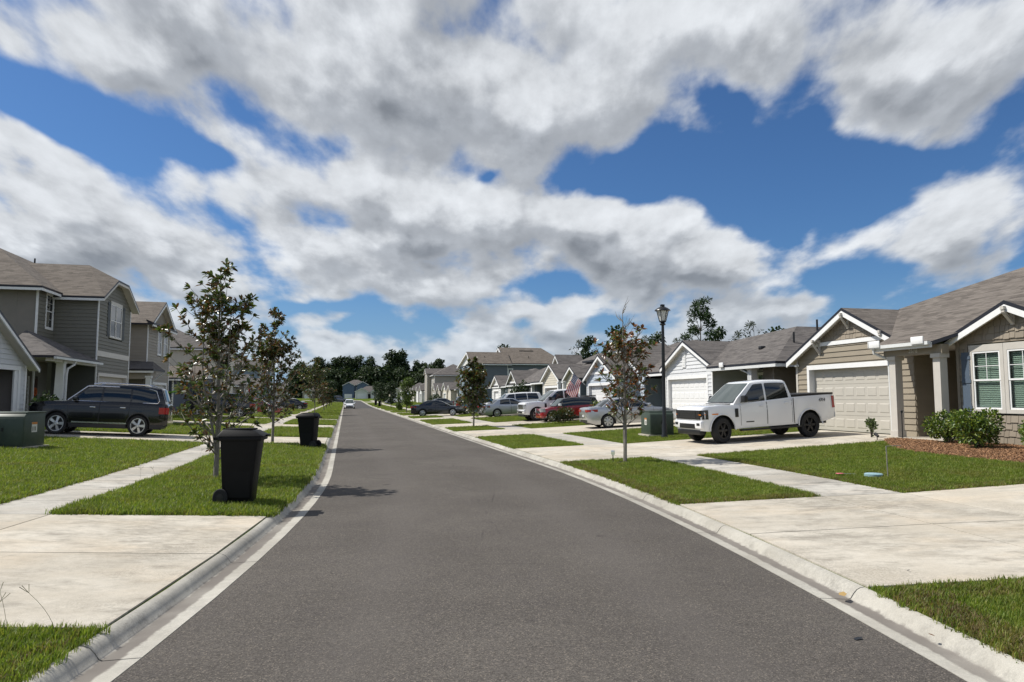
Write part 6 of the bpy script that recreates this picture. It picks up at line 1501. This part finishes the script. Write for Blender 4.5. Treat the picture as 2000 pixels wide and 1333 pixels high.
# ------------------------------------------------------------------ vegetation
LEAF = leaf_mat('leaf', .22, .38); LEAFM = leaf_mat('magnolia_leaf', .22, .30, .5); LEAFF = leaf_mat('far_leaf', .15, .6, .3)
BARK = pmat('pale_bark', (.21, .19, .16), .85, var=.25, vs=9, bump=.4, bs=50); BARKD = pmat('dark_bark', (.10, .085, .07), .9, var=.25, vs=6, bump=.4, bs=30)
def leaves_mesh(name, P, D, Nn, ln, wd, C, mat, fold=.18):
    """P leaf bases, D directions, Nn up vectors, ln/wd sizes, C colours (arrays); two folded quads per leaf"""
    P, D, Nn, C = map(np.asarray, (P, D, Nn, C)); ln = np.asarray(ln)[:, None]; wd = np.asarray(wd)[:, None]; n = len(P)
    D = D / np.linalg.norm(D, axis=1)[:, None]; S = np.cross(D, Nn); S /= np.maximum(np.linalg.norm(S, axis=1), 1e-6)[:, None]; Nn = np.cross(S, D)
    droop = np.array([[0, 0, -1.0]])
    def at(u, w): return P + D * ln * u + S * wd * w + Nn * wd * fold * abs(w) * 2 + droop * ln * .16 * u * u
    V = np.stack([at(0, 0), at(.3, .42), at(.68, .45), at(1, 0), at(.68, -.45), at(.3, -.42)], 1).reshape(-1, 3)
    o = (np.arange(n) * 6)[:, None]; F = np.concatenate([o + np.array([[0, 3, 2, 1]]), o + np.array([[0, 5, 4, 3]])], 1).reshape(-1, 4)
    me = bpy.data.meshes.new(name); me.vertices.add(len(V)); me.vertices.foreach_set('co', V.ravel().astype(np.float32))
    me.loops.add(F.size); me.loops.foreach_set('vertex_index', F.ravel().astype(np.int32)); me.polygons.add(len(F)); me.polygons.foreach_set('loop_start', np.arange(0, F.size, 4, dtype=np.int32))
    me.update(calc_edges=True); me.materials.append(mat)
    a = me.color_attributes.new('Col', 'FLOAT_COLOR', 'CORNER'); cc = np.concatenate([C, np.ones((n, 1))], 1); a.data.foreach_set('color', np.repeat(cc, 8, axis=0).ravel().astype(np.float32))
    return me
def rv(r): return np.array([r.gauss(0, 1), r.gauss(0, 1), r.gauss(0, 1)])
MAG = [(.062, .092, .026), (.082, .115, .032), (.045, .072, .022), (.118, .145, .040)]; RUST = [(.15, .075, .028), (.11, .058, .024), (.19, .095, .032)]; RUSTR = [(.17, .058, .020), (.12, .045, .018), (.22, .085, .024)]
def magnolia(name, s, d, H, width, seed, label, n_br=26, rust=.4, dens=1.0, rustset=RUST, base=.16, topbare=0.0, prof=None, leaf=.15, stems=3, trunk=.055, lean=(0, 0), clump=10, buds=0, twigs=0):
    r = random.Random(seed); x, y, z = P3(s, d); root = tag(empty(name, (x, y, z - .02)), label, 'tree', 'young street trees'); T = MB(); P = []; D = []; Nn = []; L = []; Wd = []; C = []
    prof = prof or [(0, .5), (.2, .95), (.45, 1.0), (.75, .62), (1, .15)]
    axes = []
    for k in range(stems):
        a = 2.4 * k + r.uniform(0, 1); off = 0 if k == 0 else width * .16; top = H * (1 if k == 0 else r.uniform(.66, .86)); pts = []; n = 12
        for i in range(n + 1):
            t = i / n; zz = top * t; sp = off * ss(max(0, (zz - base * H * .8)) / (H * .5))
            pts.append(Vector((math.cos(a) * sp + lean[0] * zz + .02 * math.sin(5 * t + k), math.sin(a) * sp + lean[1] * zz + .02 * math.cos(4 * t + 2 * k), zz)))
        T.tube(pts, [max(.006, trunk * (1 if k == 0 else .62) * (1 - .88 * (i / n))) for i in range(n + 1)], 9); axes.append(pts)
    def cluster(p, ax, n, sz):
        ax = ax / np.linalg.norm(ax)
        for i in range(n):
            v = rv(r); v -= ax * v.dot(ax); v /= max(np.linalg.norm(v), 1e-6); e = r.uniform(.25, 1.15)
            dd = ax * math.cos(e) * r.uniform(.7, 1) + v * math.sin(e) + np.array([0, 0, -.18])
            P.append(p + rv(r) * .012); D.append(dd); Nn.append(ax * .8 + np.array([0, 0, .7]) + rv(r) * .35); l = sz * r.uniform(.7, 1.25); L.append(l); Wd.append(l * r.uniform(.34, .46))
            c = r.choice(rustset) if r.random() < rust else r.choice(MAG); k = r.uniform(.75, 1.3); C.append([v_ * k for v_ in c])
    for b in range(n_br):
        t = base + (1 - base) * ((b + r.random()) / n_br) ** .92; ax = axes[b % len(axes)]; tt = min(t * H / ax[-1].z, .99); i = int(tt * 12); f = tt * 12 - i
        p0 = ax[i].lerp(ax[min(i + 1, 12)], f); az = b * 2.399 + r.uniform(-.4, .4); rl = width / 2 * interp(prof, t) * r.uniform(.75, 1.12); el = r.uniform(.35, .85)
        pts = [p0]; 
        for q in range(1, 6):
            u = q / 5; pts.append(p0 + Vector((math.cos(az) * rl * u, math.sin(az) * rl * u, rl * (math.tan(el) * .75 * u + .45 * u * u) * .9)) + Vector(rv(r) * .02))
        T.tube(pts, [max(.004, trunk * .34 * (1 - .8 * q / 5)) for q in range(6)], 6)
        bare = topbare and t > 1 - topbare and r.random() < .75
        tip = pts[-1]; dirv = np.array(pts[-1] - pts[-2])
        ends = [(tip, dirv)]
        for q in range(r.randint(2, 4)):
            j = r.randint(1, 4); pp = pts[j]; a2 = az + r.uniform(-1.3, 1.3); l2 = rl * r.uniform(.25, .55) + .06
            e2 = pp + Vector((math.cos(a2) * l2 * .8, math.sin(a2) * l2 * .8, l2 * r.uniform(.5, 1.1))); T.tube([pp, (pp + e2) / 2 + Vector((0, 0, -.01)), e2], [.009, .006, .003], 5); ends.append((e2, np.array(e2 - pp)))
        if bare: continue
        for e, dv in ends:
            if r.random() < dens: cluster(np.array(e), dv, r.randint(int(clump * .7), clump), leaf)
        for q in (1, 2, 3, 4):
            if r.random() < dens * .8: cluster(np.array(pts[q]), np.array(pts[q + 1] - pts[q]), int(clump * .6), leaf * .95)
    for k, ax in enumerate(axes):
        if topbare: continue
        for q in range(5, 13):
            if r.random() < dens * .8: cluster(np.array(ax[q]), np.array([r.gauss(0, .5), r.gauss(0, .5), 1.0]), int(clump * .7), leaf)
    for q in range(twigs):
        ax = axes[0]; p0 = ax[r.randint(8, 12)]; e = p0 + Vector((r.gauss(0, .16), r.gauss(0, .16), r.uniform(.25, .6))); T.tube([p0, e], [.006, .002], 4)
    T.build('trunk', BARK, root, smooth=True, uv=False)
    put('crown', leaves_mesh('crown', P, D, Nn, L, Wd, C, LEAFM), root)
    for q in range(buds):
        j = r.randrange(len(P)); p = P[j]; m = MB().lathe([(.005, 0), (.022, .03), (.020, .06), (.004, .095)], 8, mat=Matrix.Translation(tuple(p + np.array([0, 0, .04])))); m.build('seed_cone', pmat('red_seed_%d' % q, (.32, .06, .04), .6), root, smooth=True, uv=False)
    return root
magnolia('magnolia_tree', -3.15, -4.9, 4.25, 1.95, 5, 'tallest near magnolia with rusty leaves on the left verge behind the bin', n_br=70, rust=.34, leaf=.130, stems=4, dens=.92, clump=12, buds=3, base=.09, prof=[(0, .5), (.12, .95), (.32, 1.0), (.5, .74), (.7, .52), (.88, .36), (1, .12)])
magnolia('magnolia_tree', 8.4, -4.95, 4.7, 1.75, 8, 'second magnolia on the left verge, slimmer, behind the near one', n_br=70, rust=.42, leaf=.15, stems=3, dens=1.0, clump=12)
magnolia('magnolia_tree', 59, -5.55, 5.6, 3.0, 12, 'third bushy magnolia beside the left pavement', n_br=46, rust=.25, leaf=.26, stems=3, clump=11)
magnolia('magnolia_tree', 72, -5.0, 3.4, 2.0, 13, 'fourth small reddish magnolia on the left verge', n_br=30, rust=.7, leaf=.26, stems=2, clump=9)
magnolia('magnolia_tree', -.98, 4.6, 3.95, 1.5, 22, 'half-bare magnolia with rust-red leaves on the right verge', n_br=54, rust=.52, rustset=RUSTR, leaf=.155, stems=4, dens=.56, clump=11, topbare=.14, base=.22, trunk=.05, twigs=10, prof=[(0, .7), (.3, 1.0), (.55, .85), (.8, .6), (1, .3)])
magnolia('magnolia_tree', 22.1, 4.74, 3.85, 1.75, 31, 'dense dark narrow magnolia on the right verge beyond two driveways', n_br=84, rust=.28, leaf=.18, stems=3, clump=13, base=.14, prof=[(0, .7), (.2, 1.0), (.5, .85), (.8, .5), (1, .1)])
def blob_tree(seed, H, crown, trunk_h, n, size, cols, lobes=9, kind='broad', tr=.14):
    """trunk and crown meshes: leaf sprays spread through uneven lobes on real limbs"""
    r = random.Random(seed); T = MB(); P = []; D = []; Nn = []; L = []; Wd = []; C = []
    ax = [Vector((.12 * math.sin(i * .8 + seed) * H * .03, .12 * math.cos(i * .7) * H * .03, H * .97 * i / 10)) for i in range(11)]
    T.tube(ax, [max(.02, tr * (1 - .9 * i / 10)) for i in range(11)], 8); LB = []
    for k in range(lobes):
        t = (k + r.random()) / lobes; zz = trunk_h + (H - trunk_h) * (.04 + .94 * t)
        if kind == 'pine': rad = crown * (.95 - .62 * t) * r.uniform(.7, 1.15); sx = crown * r.uniform(.22, .36); sz = sx * .62
        elif kind == 'cone': rad = crown * (.9 - .8 * t) * .5; sx = crown * (.62 - .42 * t); sz = sx * .9
        else: rad = crown * math.sin(math.pi * (.16 + .72 * t)) * r.uniform(.25, .66); sx = crown * r.uniform(.30, .46); sz = sx * r.uniform(.6, .9)
        a = k * 2.4 + r.uniform(-.5, .5); c = Vector((math.cos(a) * rad, math.sin(a) * rad, zz)); LB.append((c, sx, sz))
        j = max(0, min(9, int((zz - sx * .7) / H * 10))); T.tube([ax[j], (ax[j] + c) / 2 + Vector((0, 0, -.1 * sx)), c], [tr * .35, tr * .2, tr * .08], 5)
    w = [l[1] ** 2 * l[2] for l in LB]
    for i in range(n):
        c, sx, sz = r.choices(LB, w)[0]; v = rv(r); v /= np.linalg.norm(v); q = r.random() ** .45
        p = np.array(c) + v * np.array([sx, sx, sz]) * q * r.uniform(.8, 1.12)
        P.append(p); D.append(v * .8 + rv(r) * .8 + np.array([0, 0, .5 if kind == 'pine' else -.1])); Nn.append(v + np.array([0, 0, .8]) + rv(r) * .5)
        l = size * r.uniform(.6, 1.3); L.append(l); Wd.append(l * (.28 if kind == 'pine' else r.uniform(.5, .8))); k = r.uniform(.65, 1.3); cc = r.choice(cols); C.append([x * k for x in cc])
    return T.mesh('trunk', BARKD, smooth=True, uv=False), leaves_mesh('crown', P, D, Nn, L, Wd, C, LEAFF)
def plant_tree(name, meshes, x, y, z, label, group=None, sc=1.0, rz=0.0, cat='tree'):
    root = tag(empty(name, (x, y, z), (0, 0, rz)), label, cat, group); root.scale = (sc, sc, sc)
    put('trunk', meshes[0], root); put('crown', meshes[1], root); return root
GRN = [(.045, .085, .018), (.065, .11, .022), (.035, .065, .016)]; DKG = [(.036, .058, .022), (.046, .072, .026), (.028, .048, .018), (.056, .078, .030)]; YLG = [(.085, .13, .022), (.11, .155, .03), (.06, .10, .02)]; MID = [(.030, .052, .018), (.040, .066, .022), (.024, .042, .016)]
t1 = blob_tree(3, 3.95, 1.15, .9, 2600, .17, YLG, 12, tr=.06); x, y, z = P3(63.4, 4.35); plant_tree('round_tree', t1, x, y, z, 'round yellow-green young tree on the right verge past the dark sedan')
t2 = blob_tree(4, 2.6, .55, .25, 900, .16, YLG, 8, 'cone', tr=.04); x, y, z = P3(78.3, 4.5); plant_tree('cypress', t2, x, y, z, 'slim yellow-green conifer on the right verge behind the round tree')
t3 = blob_tree(6, 4.2, 1.3, .8, 1500, .24, MID, 10, tr=.06)
for i, (s, d, lab) in enumerate(((96, 4.6, 'far green street tree on the right verge behind the slim conifer'), (128, 4.7, 'far street tree on the right verge behind the bins'), (150, 4.7, 'farthest street tree on the right verge'), (92, -5.2, 'far green street tree on the left verge behind the reddish one'), (112, -5.2, 'far left street tree beside the white car'), (134, -5.2, 'farthest street tree on the left verge'))):
    x, y, z = P3(s, d); plant_tree('street_tree', t3, x, y, z, lab, 'far street trees', 1 + .12 * (i % 3), i * 1.3)
# tall trees behind the right-hand houses
pine = blob_tree(11, 17.5, 3.0, 6.5, 3000, .55, [(.028, .055, .018), (.040, .075, .022), (.020, .042, .015)], 20, 'pine', tr=.2)
pine2 = blob_tree(14, 15, 3.4, 4, 1300, .6, MID, 11, 'broad', tr=.2); wisp = blob_tree(17, 14, 2.4, 5, 520, .6, [(.06, .075, .045), (.05, .065, .04)], 12, 'pine', tr=.16)
def behind(name, u, top, Y, meshes, Hm, label):
    X = (u - 1000) * Y / 1390.0; H = 1.8 + (778 - top) * Y / 1390.0; plant_tree(name, meshes, X, Y, .6, label, 'trees behind the right houses', (H - .6) / Hm, u * .1)
behind('pine_tree', 1370, 578, 112, pine, 17.5, 'tall loose pine standing behind the pale grey house')
behind('broad_tree', 1404, 640, 118, pine2, 15, 'low dark tree right beside the tall pine')
behind('broad_tree', 1436, 646, 125, wisp, 14, 'thin wispy tree between the pine and the mossy tree')
behind('mossy_tree', 1474, 628, 120, wisp, 14, 'wispy moss-hung tree behind the pale grey roof')
behind('broad_tree', 1518, 640, 128, pine2, 15, 'small round treetop just left of the brown gable')
behind('broad_tree', 1285, 650, 118, pine2, 15, 'round green treetop left of the street lamp')
behind('broad_tree', 1262, 655, 126, wisp, 14, 'bare wispy tree beside the round treetop')
behind('broad_tree', 1150, 658, 140, pine2, 15, 'spreading green tree above the cream house')
behind('broad_tree', 1126, 664, 146, wisp, 14, 'greyish wispy tree above the cream house roof')
behind('broad_tree', 1204, 638, 136, pine2, 15, 'dark tree behind the half-bare magnolia')
behind('pine_tree', 985, 674, 210, pine2, 15, 'small round dark treetop above the tall slate house')
behind('broad_tree', 1320, 660, 130, wisp, 14, 'sparse tree just right of the street lamp')
# the wood beyond the end of the street
far = [blob_tree(40 + i, 24, 5.6, 2.5 if i % 2 else 7, 2000, 1.15, DKG, 17, 'broad', tr=.3) for i in range(6)]
low = [blob_tree(60 + i, 13, 6.0, .5, 1500, 1.1, DKG, 13, 'broad', tr=.25) for i in range(3)]
rw = random.Random(9); k = 0
FAR = []
for row, (Y, z0, z1, n) in enumerate(((345, 13, 17, 24), (372, 20, 28, 24))):
    for i in range(n):
        u = 575 + (940 - 575) * (i + rw.uniform(-.25, .25)) / (n - 1); H = rw.uniform(z0, z1)
        if row and abs(u - 770) < 14: H = 31
        if row and 655 < u < 735: H = rw.uniform(25, 28)
        if u > 860: H *= .8
        FAR.append((u, Y, H))
FAR.sort(key=lambda q: q[0])
ORD = ['first', 'second', 'third', 'fourth', 'fifth', 'sixth', 'seventh', 'eighth', 'ninth', 'tenth', 'eleventh', 'twelfth', 'thirteenth', 'fourteenth', 'fifteenth', 'sixteenth', 'seventeenth', 'eighteenth', 'nineteenth', 'twentieth', 'twenty-first', 'twenty-second', 'twenty-third', 'twenty-fourth', 'twenty-fifth']
CNT = {}
def FLAB(i, u, Y, H):
    row = 'front' if Y < 360 else 'back'; CNT[row] = CNT.get(row, -1) + 1
    return '%s dark tree from the left in the %s row of the far wood' % (ORD[CNT[row]], row)
for i, (u, Y, H) in enumerate(FAR):
    X = (u - 1000) * Y / 1390.0; rown = 'front row' if Y < 360 else 'back row'
    lab = FLAB(i, u, Y, H)
    plant_tree('forest_tree', far[i % 6] if Y > 360 else low[i % 3], X, Y, .4, lab, 'dark wood beyond the street', H / 24 * .82 if Y > 360 else H / 13 * .95, i * .7)
und = MB()
# ---- shrubs
def shrub(name, x, y, z, rx, h, seed, label, cols, n=700, size=.06, group=None, up=.3, lob=7):
    r = random.Random(seed); root = tag(empty(name, (x, y, z)), label, 'shrub', group); T = MB(); P = []; D = []; Nn = []; L = []; Wd = []; C = []; LB = []
    for k in range(lob):
        a = k * 2.4 + r.random(); rad = rx * r.uniform(.15, .62); c = np.array([math.cos(a) * rad, math.sin(a) * rad, h * r.uniform(.3, .78)]); LB.append((c, rx * r.uniform(.38, .6), h * r.uniform(.2, .34)))
        T.tube([(0, 0, -.02), tuple(c * .5 + np.array([0, 0, .02])), tuple(c)], [.018, .012, .006], 5)
    for i in range(n):
        c, sx, sz = r.choice(LB); v = rv(r); v /= np.linalg.norm(v); p = c + v * np.array([sx, sx, sz]) * r.random() ** .4
        if p[2] < .02: p[2] = r.uniform(.03, .2)
        P.append(p); D.append(v + rv(r) * .5 + np.array([0, 0, up])); Nn.append(v + rv(r) * .6 + np.array([0, 0, .6])); l = size * r.uniform(.6, 1.4); L.append(l); Wd.append(l * r.uniform(.42, .62)); q = r.uniform(.65, 1.35); cc = r.choice(cols); C.append([a_ * q for a_ in cc])
    T.build('stem', BARKD, root, uv=False); put('foliage', leaves_mesh('foliage', P, D, Nn, L, Wd, C, LEAF), root); return root
def shrub_sd(s, d, rx, h, seed, label, cols, **k):
    x, y, z = P3(s, d); return shrub('shrub', x, y, z, rx, h, seed, label, cols, **k)
HED = [(.11, .175, .024), (.15, .21, .03), (.05, .09, .018), (.20, .24, .04), (.04, .075, .016)]
G1 = 'clipped shrubs in the mulch bed'
shrub_sd(-1.62, 13.75, .52, .98, 51, 'left glossy shrub by the porch column of the brown house', HED, n=2200, size=.075, group=G1)
shrub_sd(-2.35, 13.75, .40, .80, 52, 'small low shrub between two larger ones under the brown house window', HED, n=1300, size=.07, group=G1)
shrub_sd(-3.05, 13.05, .62, 1.08, 53, 'largest glossy shrub in front of the twin window', HED, n=3000, size=.08, group=G1)
shrub_sd(-4.15, 13.6, .5, .85, 54, 'shrub at the right image edge under the window', HED, n=1700, size=.075, group=G1)
shrub_sd(1.25, 13.9, .15, .75, 55, 'narrow upright young shrub beside the cream garage door', [(.10, .14, .055), (.13, .17, .07), (.08, .11, .045)], n=240, size=.09, up=1.4, lob=5)
DKS = [(.020, .042, .012), (.030, .055, .014), (.015, .032, .010), (.045, .07, .018)]
shrub_sd(14.6, -14.2, .8, 1.5, 60, 'dark leafy shrub beside the open garage, left', DKS, n=1300, size=.16, up=.6)
shrub_sd(16.2, -14.1, .7, 1.05, 61, 'dark leafy shrub below the left porch column', DKS, n=1000, size=.15, up=.6)
shrub_sd(17.6, -13.9, .6, .9, 62, 'low dark shrub behind the black SUV bonnet', DKS, n=800, size=.14, up=.6)
shrub_sd(18.9, -14.0, .5, .75, 63, 'smallest dark shrub by the left porch', DKS, n=600, size=.13, up=.6)
shrub_sd(19.9, 12.9, .75, 2.3, 64, 'tall dark green shrub left of the white garage door', [(.025, .05, .016), (.035, .062, .02)], n=1800, size=.13)
shrub_sd(20.6, 9.6, .85, .95, 65, 'round reddish-green shrub before the red hatchback', [(.05, .06, .018), (.075, .055, .02), (.035, .055, .015)], n=1300, size=.12)
shrub_sd(21.3, 12.0, .5, 1.25, 66, 'yellow-green shrub behind the red hatchback', HED, n=700, size=.13)
shrub_sd(49.0, 14.0, .9, 2.7, 67, 'tall leafy shrub climbing beside the grey house porch', MID, n=1500, size=.2)
shrub_sd(96, 11.5, .9, 2.2, 68, 'far dark shrub by the right driveways', MID, n=500, size=.25)
def banana(s, d, label):
    x, y, z = P3(s, d); root = tag(empty('banana_plant', (x, y, z)), label, 'plant'); r = random.Random(4); mt = leaf_mat('banana_leaf', .35, .4)
    MB().tube([(0, 0, -.02), (.02, 0, .8), (0, 0, 1.3)], [.09, .07, .05], 10).build('stem', pmat('banana_stem', (.10, .13, .04), .6), root, smooth=True, uv=False)
    for k in range(9):
        a = k * 2.4; ln = r.uniform(1.1, 1.6); n = 9; V = []; F = []
        for i in range(n + 1):
            u = i / n; out = ln * (.62 * u) ; zz = 1.15 + ln * (.95 * u - .62 * u * u) ; wv_ = .24 * math.sin(math.pi * min(u * .93 + .07, 1)) ** .7
            c = Vector((math.cos(a) * out, math.sin(a) * out, zz)); sd_ = Vector((-math.sin(a), math.cos(a), 0))
            V += [tuple(c - sd_ * wv_ + Vector((0, 0, .05))), tuple(c), tuple(c + sd_ * wv_ + Vector((0, 0, .05)))]
        for i in range(n): F += [(3 * i, 3 * i + 1, 3 * i + 4, 3 * i + 3), (3 * i + 1, 3 * i + 2, 3 * i + 5, 3 * i + 4)]
        me = bpy.data.meshes.new('leaf'); me.from_pydata(V, [], F); me.materials.append(mt); at = me.color_attributes.new('Col', 'FLOAT_COLOR', 'CORNER'); g_ = r.uniform(.8, 1.3); at.data.foreach_set('color', [.06 * g_, .13 * g_, .025 * g_, 1] * len(me.loops)); put('leaf', me, root)
banana(29.6, -13.4, 'banana plant with large bright leaves behind the black SUV')
# ---- mulch bed of the brown house, bark chips, soil ring
MUL = pmat('mulch', (.18, .095, .048), .95, var=.45, vs=18, bump=1.0, bs=45); CHIPM = pmat('bark_chip', (.24, .128, .062), .9, rnd=.5, var=.2, vs=20)
V = []; F = []; n = 26; mm = 8
for i in range(n + 1):
    s = .55 - 7.6 * i / n
    for j in range(mm + 1):
        t = j / mm; d = bed_edge(s) + (14.55 - bed_edge(s)) * t; w = W(s, d); V.append((w.x, w.y, zg(s, d) + .012 + .06 * max(math.sin(math.pi * min(t * 1.2, 1)), 0) ** .8 * max(math.sin(math.pi * i / n), 0) ** .5))
for i in range(n):
    for j in range(mm): F.append((i * (mm + 1) + j, i * (mm + 1) + j + 1, (i + 1) * (mm + 1) + j + 1, (i + 1) * (mm + 1) + j))
me = bpy.data.meshes.new('mulch_bed'); me.from_pydata(V, [], F); me.materials.append(MUL); tag(put('mulch_bed', me), kind='structure')
chip_me = []
for i in range(4):
    r = random.Random(70 + i); m = MB(); a, b, c = r.uniform(.02, .045), r.uniform(.006, .012), .004; m.box(-a, a, -b, b, 0, c); chip_me.append(m.mesh('bark_chip', CHIPM, uv=False))
CH = bpy.data.collections.new('chips')
for me_ in chip_me: CH.objects.link(bpy.data.objects.new('chip', me_))
def chip_bed(name, Vv, Ff, den, label):
    me = bpy.data.meshes.new(name); me.from_pydata([(a, b, c + .004) for a, b, c in Vv], [], Ff); me.materials.append(CHIPM)
    for nm, v in (('dens', den), ('hgt', 1.0)): at = me.attributes.new(nm, 'FLOAT', 'POINT'); at.data.foreach_set('value', [v] * len(me.vertices))
    ob = put(name, me); md = ob.modifiers.new('scatter', 'NODES'); md.node_group = scatter_group(name, CH, .7, 1.5, .6); return tag(ob, label, 'mulch', kind='stuff')
chip_bed('bark_chips', V, F, 900, 'brown bark chips in the bed before the brown house')
def bed2(s0, s1, d0, d1, name, mat, up=.02):
    V = []; F = []; n = 8
    for i in range(n + 1):
        for j in range(5):
            s = s0 + (s1 - s0) * i / n; d = d0 + (d1 - d0) * j / 4 + .12 * math.sin(i * 1.7) * (j == 0); w = W(s, d); V.append((w.x, w.y, zg(s, d) + up * (1 + math.sin(j * .8))))
    for i in range(n):
        for j in range(4): F.append((i * 5 + j, i * 5 + j + 1, (i + 1) * 5 + j + 1, (i + 1) * 5 + j))
    me = bpy.data.meshes.new(name); me.from_pydata(V, [], F); me.materials.append(mat); return tag(put(name, me), kind='structure')
bed2(6.3, 12.2, 11.9, 14.8, 'mulch_bed', MUL)
x, y, z = P3(-.98, 4.6); m = MB(); r = random.Random(3); ring = [(x + math.cos(q * .39) * r.uniform(.2, .32), y + math.sin(q * .39) * r.uniform(.2, .32), z + .012) for q in range(16)]; m.add(ring + [(x, y, z + .05)], [(i, (i + 1) % 16, 16) for i in range(16)]); tag(m.build('soil_ring', pmat('dark_soil', (.045, .035, .028), .95, var=.4, vs=30, bump=.8, bs=60)), kind='structure')
# weeds and seed stalks at the near left corner and along the left walk
def stalk(x, y, z, h, a, bend, mt, name, label):
    root = tag(empty(name, (x, y, z)), label, 'weed', 'grass seed stalks'); p = [Vector((math.cos(a) * bend * (u / 6) ** 2, math.sin(a) * bend * (u / 6) ** 2, h * u / 6)) for u in range(7)]
    MB().tube(p, .0014, 5).build('stalk', mt, root, uv=False)
    for q in (-.7, .1, .8): e = p[-1] + Vector((math.cos(a + q) * .06, math.sin(a + q) * .06, .05)); MB().tube([p[-1], e], [.0016, .0024], 5).build('seed_head', mt, root, uv=False)
STK = pmat('seed_stalk', (.13, .13, .06), .8)
for i, (s, d, h, a, b) in enumerate(((-13.35, -3.62, .34, 2.6, .14), (-13.2, -3.38, .30, 2.9, .25), (-13.3, -3.75, .26, 1.5, .05), (-4.2, -6.0, .3, 2.0, .08), (-3.2, -6.0, .22, 2.6, .1), (1.0, -6.0, .3, 1.2, .08))):
    x, y, z = P3(s, d); stalk(x, y, z, h, a, b, STK, 'grass_stalk', ('tallest grass seed stalk in the near left corner', 'drooping grass seed stalk in the near left corner', 'shortest upright grass stalk in the near left corner', 'nearest thin seed stalk beside the left pavement', 'short thin seed stalk beside the left pavement', 'farthest thin seed stalk beside the left pavement')[i])
# loose dead leaves and tar flakes on the road and gutter
def litter(s, d, sz, rot, mt, lab, nm, dz=.01):
    x, y, z = P3(s, d); root = put(nm, MB().add([(-sz, -sz * .4, 0), (sz * .2, -sz * .5, .003), (sz, 0, .006), (sz * .1, sz * .45, .004), (-sz * .8, sz * .3, .001)], [(0, 1, 2, 3, 4)]).mesh(nm, mt, uv=False), None, (x, y, z + dz), (0, 0, rot)); return tag(root, lab, 'litter')
DEAD = pmat('dead_leaf', (.13, .06, .025), .8, var=.3, vs=40); TAR = pmat('tar_flake', (.010, .012, .016), .6)
litter(-13.3, 2.45, .045, .4, TAR, 'dark flake lying on the asphalt near the right gutter', 'tar_flake', .006)
litter(-12.3, 2.9, .07, 1.0, pmat('straw', (.38, .25, .09), .9), 'straw-coloured clippings in the right gutter', 'clippings', .012)
litter(-13.4, 2.95, .025, 2.0, DEAD, 'small dead leaf in the right gutter', 'dead_leaf'); litter(-11.9, 3.8, .018, .3, TAR, 'dark pebble on the right driveway apron', 'pebble', .03)
